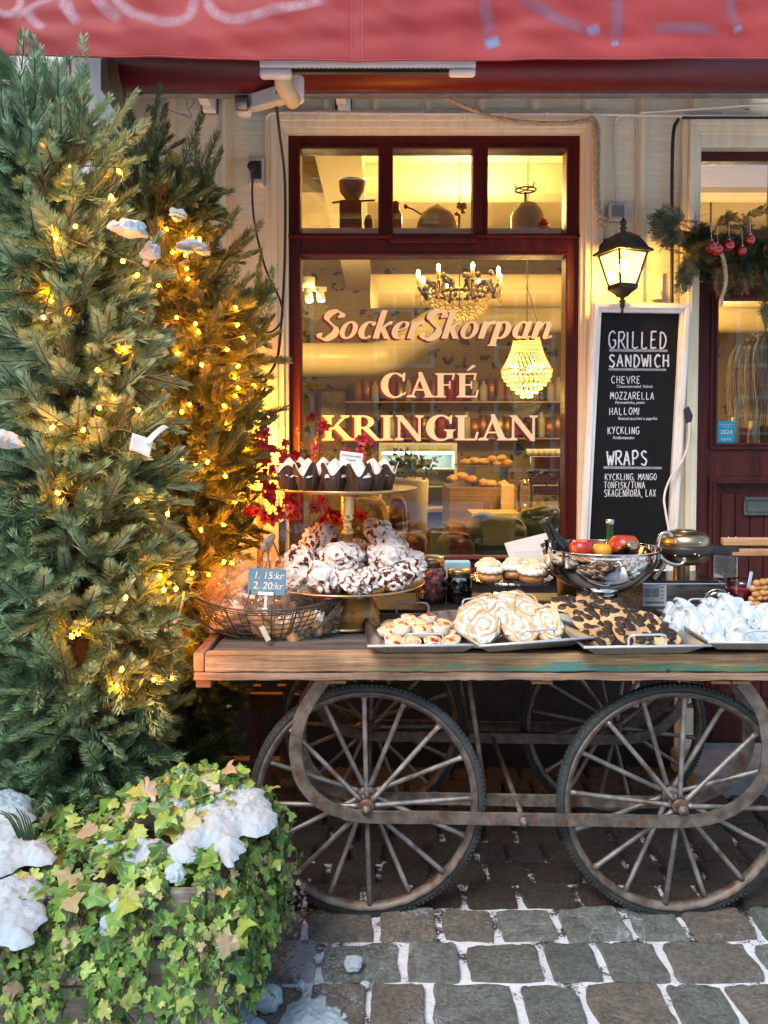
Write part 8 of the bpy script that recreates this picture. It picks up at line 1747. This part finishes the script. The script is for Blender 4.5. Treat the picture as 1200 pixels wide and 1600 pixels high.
for i, (px, h_, t) in enumerate(((820, .16, 'left'), (884, .2, 'right'))): mb = MB(); p = at(px, 800, 5.0); mb.lathe([(0, 0), (.05, 0), (.05, h_), (.035, h_ + .02), (.035, h_ + .05), (0, h_ + .05)], (p.x, 5.0, ZZ(800, 5.0) + .001), 24); tag(mb.build('glass_jar', MAT['jar_glass']), 'tall clear glass jar on the café table inside, %s one' % t, 'jar')
for i, (px, py, w_, h_, t) in enumerate(((520, 640, .3, .42, 'large'), (512, 560, .22, .2, 'small'), (895, 650, .2, .5, 'narrow'))):
    p = at(px, py, 7.85); o = empty('wall_picture', p, '%s dark framed picture on the floral wall at the back' % t, 'picture'); mb = MB(); mb.bx(p.x - w_ / 2, p.x + w_ / 2, 7.88, 7.99, p.z - h_ / 2, p.z + h_ / 2); mb.build('frame', MAT['dark_in'], o, bevel=.01); mb = MB(); mb.bx(p.x - w_ / 2 + .03, p.x + w_ / 2 - .03, 7.875, 7.8795, p.z - h_ / 2 + .03, p.z + h_ / 2 - .03); mb.build('print', M('faded_print_%s' % t, (.12, .1, .06), (.4, .34, .22), 5, rough=.4), o)
# plants, cushions by the window
gp = []; rnd = random.Random(41)
for i in range(260):
    p = at(rnd.gauss(640, 20), rnd.gauss(728, 9), 4.5 + rnd.gauss(0, .08)); gp.append((tuple(p), (rnd.gauss(0, .7), -1, rnd.gauss(.3, .7)), (rnd.gauss(0, 1), 0, rnd.gauss(.3, 1)), rnd.uniform(.012, .03)))
ip = empty('green_plant', at(640, 745, 4.5), 'bushy green plant inside the window in front of the display case', 'plant'); leaves(gp, leaf_mat('dark_room_leaves', [(0, (0.02, 0.05, 0.02)), (.7, (0.05, 0.10, 0.04)), (1, (0.3, 0.26, 0.12))]), ip)
mb = MB(); p = at(640, 752, 4.5); mb.lathe([(0, -0.5), (0.09, -0.5), (0.11, 0.0), (0.10, 0.02), (0, 0.01)], p, 28); mb.build('pot', M('cream_pot', (0.5, 0.42, 0.3), rough=0.4), ip)
def cushion(px, py, Y, w_, h_, d_, mat, label, rot=0, name='cushion', cat='cushion'):
    p = at(px, py, Y); mb = MB(); sv = px * .1
    def f(a, q):
        s = lambda t: math.copysign(abs(t) ** 0.55, t); return Vector((s(a.x) * w_ * (1 + .04 * noise.noise(a * 2 + Vector((sv, 0, 0)))), a.y * d_ * (1 + .5 * (noise.noise(a * 2.5 + Vector((sv, 0, 0))) - .5 * abs(noise.noise(Vector((a.x * 5 + a.z * 4, a.z * 3, sv)))))), s(a.z) * h_ * (1 + .05 * noise.noise(a * 2.5)))) 
    mb.blob((0, 0, 0), (1, 1, 1), 4, fun=f, M=Matrix.Translation(p) @ rotm(R(-12), R(rot), 0)); return tag(mb.build(name, mat), label, cat, None)
VR, VG, VB = [M(n_, a, b, 3, rough=0.75, bump=0.1) for n_, a, b in (('dark_red_velvet', (0.05, 0.003, 0.003), (0.085, 0.005, 0.004)), ('bottle_green_velvet', (0.003, 0.02, 0.012), (0.008, 0.04, 0.024)), ('ochre_velvet', (0.14, 0.065, 0.02), (0.2, 0.1, 0.035)))]
for m_ in (VR, VG, VB): m_.node_tree.nodes['Principled BSDF'].inputs['Sheen Weight'].default_value = 0.4
cushion(640, 868, 4.05, 0.10, 0.12, 0.06, VR, 'dark red velvet bench cushion behind the jars, left one'); cushion(712, 868, 4.05, 0.10, 0.12, 0.06, VR, 'dark red velvet bench cushion behind the jars, right one'); cushion(622, 815, 4.3, 0.05, 0.14, 0.05, VR, 'narrow upright dark red cushion right of the brass column')
cushion(775, 845, 4.1, 0.16, 0.14, 0.07, VG, 'large bottle green velvet cushion behind the cream buns', 8); cushion(848, 838, 4.2, 0.14, 0.16, 0.07, VG, 'second bottle green cushion at the right window edge, by the wine bottle', -12); cushion(572, 815, 4.15, 0.12, 0.13, 0.06, VB, 'ochre brown velvet cushion behind the brass column', -6)
mb = MB(); mb.bx(XX(470, 4.0), XX(884, 4.0), 3.86, 4.5, IZ0, ZZ(900, 4.0)); tag(mb.build('window_bench', MAT['dark_in'], None, bevel=0.01), 'dark wooden bench along the inside of the window under the cushions', 'bench')
# things on the inner transom shelf
SYI = 3.80; zs = ZZ(364, SYI)
mb = MB(); mb.bx(win_l, win_r, 3.715, 3.95, zs - 0.03, zs); tag(mb.build('transom_shelf', MAT['cream_trim'], None), 'narrow shelf inside the window behind the transom bar, holding old kitchen wares', 'shelf')
DI = M('blackened_iron', (0.02, 0.015, 0.01), (0.05, 0.035, 0.02), 9, rough=0.6)
gr = empty('coffee_grinder', (XX(556, SYI), SYI, zs), 'old dark box coffee grinder with a crank and rusty bowl, in the left upper pane', 'coffee grinder')
mb = MB(); mb.bx(XX(532, SYI), XX(566, SYI), SYI - 0.05, SYI + 0.05, zs, ZZ(317, SYI)); mb.build('box', MAT['dark_in'], gr, bevel=0.004)
mb = MB(); mb.lathe([(0.03, ZZ(313, SYI)), (0.06, ZZ(300, SYI)), (0.064, ZZ(284, SYI)), (0.06, ZZ(283, SYI)), (0.02, ZZ(312, SYI))], (XX(551, SYI), SYI, 0), 24); mb.build('bowl', M('rusty_tin_bowl', (0.2, 0.12, 0.06), (0.35, 0.24, 0.13), 14, rough=0.6), gr)
mb = MB(); mb.tube([at(519, 317, SYI), at(540, 314, SYI), at(566, 314, SYI), at(586, 313, SYI)], 0.005, 6); mb.blob(at(576, 350, SYI), (0.022, 0.02, 0.045), 3); mb.build('crank', DI, gr)
mb = MB(); mb.lathe([(0, 0), (0.03, 0), (0.032, 0.08), (0.018, 0.11), (0.02, 0.14), (0.01, 0.15), (0, 0.15)], (XX(618, SYI), SYI, zs), 20); tag(mb.build('brown_jug', M('brown_glaze', (0.16, 0.06, 0.02), rough=0.3)), 'slim brown jug half hidden by the left mullion of the upper panes', 'jug')
cl_ = empty('cake_dome', (XX(682, SYI), SYI, zs), 'grey enamel dome lid with a long handle in the middle upper pane', 'dome')
mb = MB(); rd = 32 / F_PX * SYI; mb.lathe([(rd, 0), (rd, 0.02), (rd * .95, rd * .5), (rd * .75, rd * .9), (rd * .4, rd * 1.2), (0.012, rd * 1.27), (0.012, rd * 1.33), (0, rd * 1.34)], (XX(682, SYI), SYI, zs), 40); mb.build('dome', M('grey_enamel', (0.3, 0.27, 0.19), (0.36, 0.32, 0.23), 6, rough=0.4), cl_)
mb = MB(); mb.tube([at(660, 336, SYI), at(645, 327, SYI), at(634, 323, SYI)], 0.004, 6); mb.blob(at(634, 323, SYI), (.009, .006, .012), 2); mb.build('ladle', DI, cl_)
mb = MB(); mb.tube([at(717, 362, SYI), at(718, 335, SYI)], 0.006, 6); 
for i in range(9): mb.blob(at(718 + rnd.uniform(-9, 9), 326 + rnd.uniform(-9, 10), SYI), (.011, .008, .009), 2, .3, 3, i)
tag(mb.build('dried_flower', M('ochre_dried_flower', (0.35, 0.2, 0.05), (0.45, 0.3, 0.1), 9, rough=0.8)), 'dried yellow flower standing right of the grey dome in the middle pane', 'flower')
kc = empty('kitchen_scale', (XX(822, SYI), SYI, zs), 'old grey shop scale with a spoked top plate in the right upper pane', 'scale')
mb = MB(); mb.lathe([(0.075, 0), (0.08, 0.06), (0.07, 0.1), (0.045, 0.135), (0.02, 0.145), (0, 0.146)], (XX(822, SYI), SYI, zs), 32); mb.bx(XX(797, SYI), XX(846, SYI), SYI - 0.02, SYI + 0.02, zs, ZZ(335, SYI)); mb.build('body', M('grey_scale_paint', (0.3, 0.28, 0.2), (0.38, 0.35, 0.26), 6, rough=0.4), kc, bevel=0.004)
mb = MB(); mb.tube([at(821, 316, SYI), at(821, 300, SYI)], 0.006, 8); c_ = at(821, 297, SYI); mb.tube([c_ + Vector((0.05 * math.cos(i * .2618), 0.05 * math.sin(i * .2618), 0)) for i in range(24)], 0.004, 6, closed=True)
for i in range(4): a = i * 1.5708 + .5; mb.tube([c_, c_ + Vector((0.06 * math.cos(a), 0.06 * math.sin(a), 0.004)), c_ + Vector((0.064 * math.cos(a), 0.064 * math.sin(a), 0.02))], 0.0035, 5)
mb.build('plate_spider', DI, kc)
mb = MB(); 
for i, (z, r_) in enumerate(((0.012, 0.045), (0.032, 0.038), (0.046, 0.03))): mb.blob((XX(841, SYI), SYI - 0.03, zs + z), (r_, r_, 0.014), 3)
tag(mb.build('red_tin', M('red_enamel', (0.45, 0.01, 0.03), rough=0.35)), 'small red stacked tin at the foot of the old scale', 'tin')
# chandeliers
def em(n_, s): return emat(n_, (1.0, 0.62, 0.18), s, (0.9, 0.8, 0.5))
FLM = em('candle_flame_bulb', 60); XM = M('amber_crystal', (0.42, 0.27, 0.1), (0.7, 0.54, 0.27), 40, rough=0.12, spec=0.9)
CHY = 4.9; cc = at(718, 455, CHY); ch = empty('candle_chandelier', cc, 'dark chandelier with candle bulbs and a beaded crystal basket behind the painted name', 'chandelier')
kk = CHY / F_PX; mb = MB()
for lv in range(9):
    f_ = lv / 8; r_ = 48 * kk * math.cos(f_ * 1.35); z = cc.z - 0.02 - 0.155 * math.sin(f_ * 1.5); n_ = max(4, int(26 * r_ / (48 * kk)))
    for i in range(n_): a = 2 * math.pi * (i + lv * .5) / n_; mb.blob((cc.x + r_ * math.cos(a), CHY + r_ * math.sin(a), z), (0.0115,) * 3, 1)
mb.build('crystal_basket', XM, ch)
mb = MB(); mb.tube([(cc.x, CHY, cc.z - 0.1), (cc.x, CHY, IZ1)], 0.0035, 6); mb.lathe([(0.165, cc.z - 0.03), (0.18, cc.z - 0.02), (0.165, cc.z - 0.01)], (cc.x, CHY, 0), 40)
for i in range(8):
    a = i * math.pi / 4 + .2; d = Vector((math.cos(a), math.sin(a), 0)); R_ = 66 * kk; mb.tube(catmull([Vector((cc.x, CHY, cc.z - 0.02)) + d * .1, Vector((cc.x, CHY, cc.z + 0.05)) + d * .17, Vector((cc.x, CHY, cc.z - 0.03)) + d * R_ * .85, Vector((cc.x, CHY, cc.z + 0.02)) + d * R_], 6), 0.010, 6)
    for k in range(5): mb.blob(Vector((cc.x, CHY, cc.z + rnd.uniform(-.02, .09))) + d * rnd.uniform(.1, .24), (.018, .014, .02), 2, .3, 3, k)
mb.build('arms', DI, ch)
for i in range(8):
    a = i * math.pi / 4 + .2; p = Vector((cc.x + 66 * kk * math.cos(a), CHY + 66 * kk * math.sin(a), cc.z + 0.03)); mb = MB(); mb.tube([p, p + Vector((0, 0, .045))], .011, 8); cd_ = mb.build('candle', M('ivory_candle', (0.7, 0.6, 0.4), rough=.4) if i == 0 else bpy.data.materials['ivory_candle'], ch)
    mb = MB(); mb.blob(p + Vector((0, 0, .066)), (.0115, .0115, .024), 2); mb.build('flame_bulb', FLM, cd_)
    mb = MB()
    for q in range(3): mb.tube([p + Vector((0.012 * (q - 1), 0, -.02)), p + Vector((0.012 * (q - 1), 0, -.09 - .02 * (q % 2)))], [.002, .006], 6)
    mb.build('drop', XM, cd_)
LPY = 4.6; lc2 = at(823, 575, LPY); cl2 = empty('crystal_lamp', lc2, 'glowing crystal bead lamp hanging on a chain at the right of the window', 'lamp'); k2 = LPY / F_PX
XG = emat('lit_crystal_beads', (1.0, 0.58, 0.12), 0.42, (0.8, 0.65, 0.3)); mb = MB()
zt_, zm_, zb2 = ZZ(530, LPY), ZZ(578, LPY), ZZ(616, LPY)
for lv in range(13):
    f_ = lv / 12; z = zt_ + (zm_ - zt_) * f_; r_ = (20 + 18 * f_ ** 1.6) * k2; n_ = int(20 + 14 * f_)
    for i in range(n_): a = 2 * math.pi * i / n_; mb.blob((lc2.x + r_ * math.cos(a), LPY + r_ * math.sin(a), z), (0.008, 0.008, 0.0075), 1)
for lv in range(7):
    f_ = lv / 6; z = zm_ + (zb2 - zm_) * f_ ; r_ = 38 * k2 * math.cos(f_ * 1.35); n_ = max(3, int(30 * r_ / (38 * k2)))
    for i in range(n_): a = 2 * math.pi * (i + .5 * lv) / n_; mb.blob((lc2.x + r_ * math.cos(a), LPY + r_ * math.sin(a), z - 0.008), (0.009, 0.009, 0.015), 1)
mb.build('beads', XG, cl2)
mb = MB(); mb.tube([(lc2.x + .145 * k2 / k2 * 0 + 38 * k2 * math.cos(t * .2618), LPY + 38 * k2 * math.sin(t * .2618), zm_) for t in range(24)], .006, 6, closed=True); mb.tube([(lc2.x + 19 * k2 * math.cos(t * .2618), LPY + 19 * k2 * math.sin(t * .2618), zt_ + .005) for t in range(24)], .006, 6, closed=True); mb.build('ring', MAT['brass'], cl2)
mb = MB(); ztop_ = IZ1
for i in range(40): z = zt_ + 0.02 + i * 0.026; mb.tube([(lc2.x + (.005 * math.cos(t) if i % 2 else 0), LPY + (0 if i % 2 else .005 * math.cos(t)), z + .016 * math.sin(t)) for t in [q * 1.0472 for q in range(6)]], .0018, 4, closed=True)
mb.tube(catmull([Vector((lc2.x, LPY, zt_ + .3)), Vector((lc2.x + .03, LPY, zt_ + .2)), Vector((lc2.x + .07, LPY, zt_ + .05)), Vector((lc2.x + .07, LPY, zt_ - .0))], 6), .002, 5); mb.build('chain', DI, cl2)
for i in range(5):
    a = i * 1.2566; mb = MB(); mb.blob((lc2.x + 24 * k2 * math.cos(a), LPY + 24 * k2 * math.sin(a), zm_ + .01), (.013, .013, .022), 2); mb.build('bulb', FLM, cl2)
# ceiling spot track at the left
tk = empty('spot_track', at(487, 460, 6.0), 'small ceiling track with two spot lamps at the far left of the room', 'spot lights'); mb = MB(); mb.beam(at(472, 450, 6.0), at(510, 452, 6.0), .03, .03); mb.tube([at(482, 450, 6.0), at(482, 434, 6.0)], .05, 12); mb.build('track', MAT['white_metal'], tk)
for px, py in ((480, 463), (499, 462)):
    mb = MB(); a = at(px, py, 6.0); mb.tube([a + Vector((0, 0, .05)), a + Vector((0.02, -.02, -.04))], .03, 12); s_ = mb.build('spot', MAT['white_metal'], tk); mb = MB(); mb.blob(a + Vector((.02, -.02, -.042)), (.024, .024, .008), 2); mb.build('lens', em('spot_lens', 25), s_)
def plight(name, loc, e, r, c=(1.0, 0.64, 0.2), par=None):
    l_ = bpy.data.lights.new(name, 'POINT'); l_.energy = e; l_.color = c; l_.shadow_soft_size = r; o = bpy.data.objects.new(name, l_); col.objects.link(o); o.location = loc
    if par is not None: o.parent = par; o.location = Vector(loc) - worldloc(par)
    return o
plight('chandelier_light', (cc.x + 0.05, CHY - 0.1, cc.z + 0.42), 40, 0.15, par=ch); plight('crystal_lamp_light', (lc2.x, LPY, zm_ - 0.16), 22, 0.1, par=cl2); plight('spot_light_glow', at(490, 480, 6.0), 26, 0.1, par=tk)
# added lamp further right, out of view, that brightens the room
rl = empty('fill_pendant', (2.3, 5.6, 2.6), 'round pendant lamp glowing behind the door glass', 'lamp'); mb = MB(); mb.blob((2.3, 5.6, 2.6), (.1, .1, .1), 3); mb.build('globe', em('opal_globe', 2), rl); mb = MB(); mb.tube([(2.3, 5.6, 2.7), (2.3, 5.6, IZ1)], .006, 6); mb.build('cord', DI, rl); plight('pendant_fill_light', (2.3, 5.6, 2.42), 28, .1, par=rl)
# straw ball hanging behind the door glass
sbm = empty('straw_lampshade', at(1192, 600, 3.9), 'big shaggy grey straw shade hanging behind the door glass', 'lampshade'); rnd = random.Random(6); mb = MB(); c0 = at(1195, 560, 4.0)
for i in range(420):
    a = rnd.random() * 6.283; r_ = 0.17 * rnd.uniform(.75, 1.05); l_ = rnd.uniform(.15, .38); top = c0 + Vector((rnd.gauss(0, .02), rnd.gauss(0, .02), 0.13)); m1 = c0 + Vector((r_ * .8 * math.cos(a), r_ * .8 * math.sin(a), 0.06)); m2 = c0 + Vector((r_ * math.cos(a), r_ * math.sin(a), -.08)); e = c0 + Vector((r_ * .95 * math.cos(a + .1), r_ * .95 * math.sin(a + .1), -.08 - l_))
    mb.tube(catmull([top, m1, m2, e], 3), [.0022] * 7 + [.0022, .0015, .0008], 3, cap=False)
mb.build('straw', M('grey_straw', (0.28, 0.24, 0.18), (0.5, 0.45, 0.37), 20, rough=.7, rand=.4), sbm)
mb = MB(); mb.tube([c0 + Vector((0, 0, .12)), Vector((c0.x, c0.y, IZ1))], .003, 5); mb.build('cord', DI, sbm)
for i, (px, h_, c_) in enumerate(((1150, .12, (0.6, 0.5, 0.3)), (1160, .07, (.5, .06, .03)), (1178, .1, (.6, .58, .5)), (1195, .08, (.2, .1, .05)))):
    mb = MB(); p = at(px, 690, 3.85); mb.lathe([(0, 0), (.022, 0), (.024, h_), (.02, h_ + .005), (0, h_ + .006)], (p.x, 3.85, ZZ(692, 3.85)), 20); tag(mb.build('pot', M('sill_pot_%s' % ('ochre', 'red', 'white', 'brown')[i], c_, rough=.4)), '%s pot on the sill behind the door glass' % ('ochre', 'small red', 'white', 'small brown')[i], 'pot')
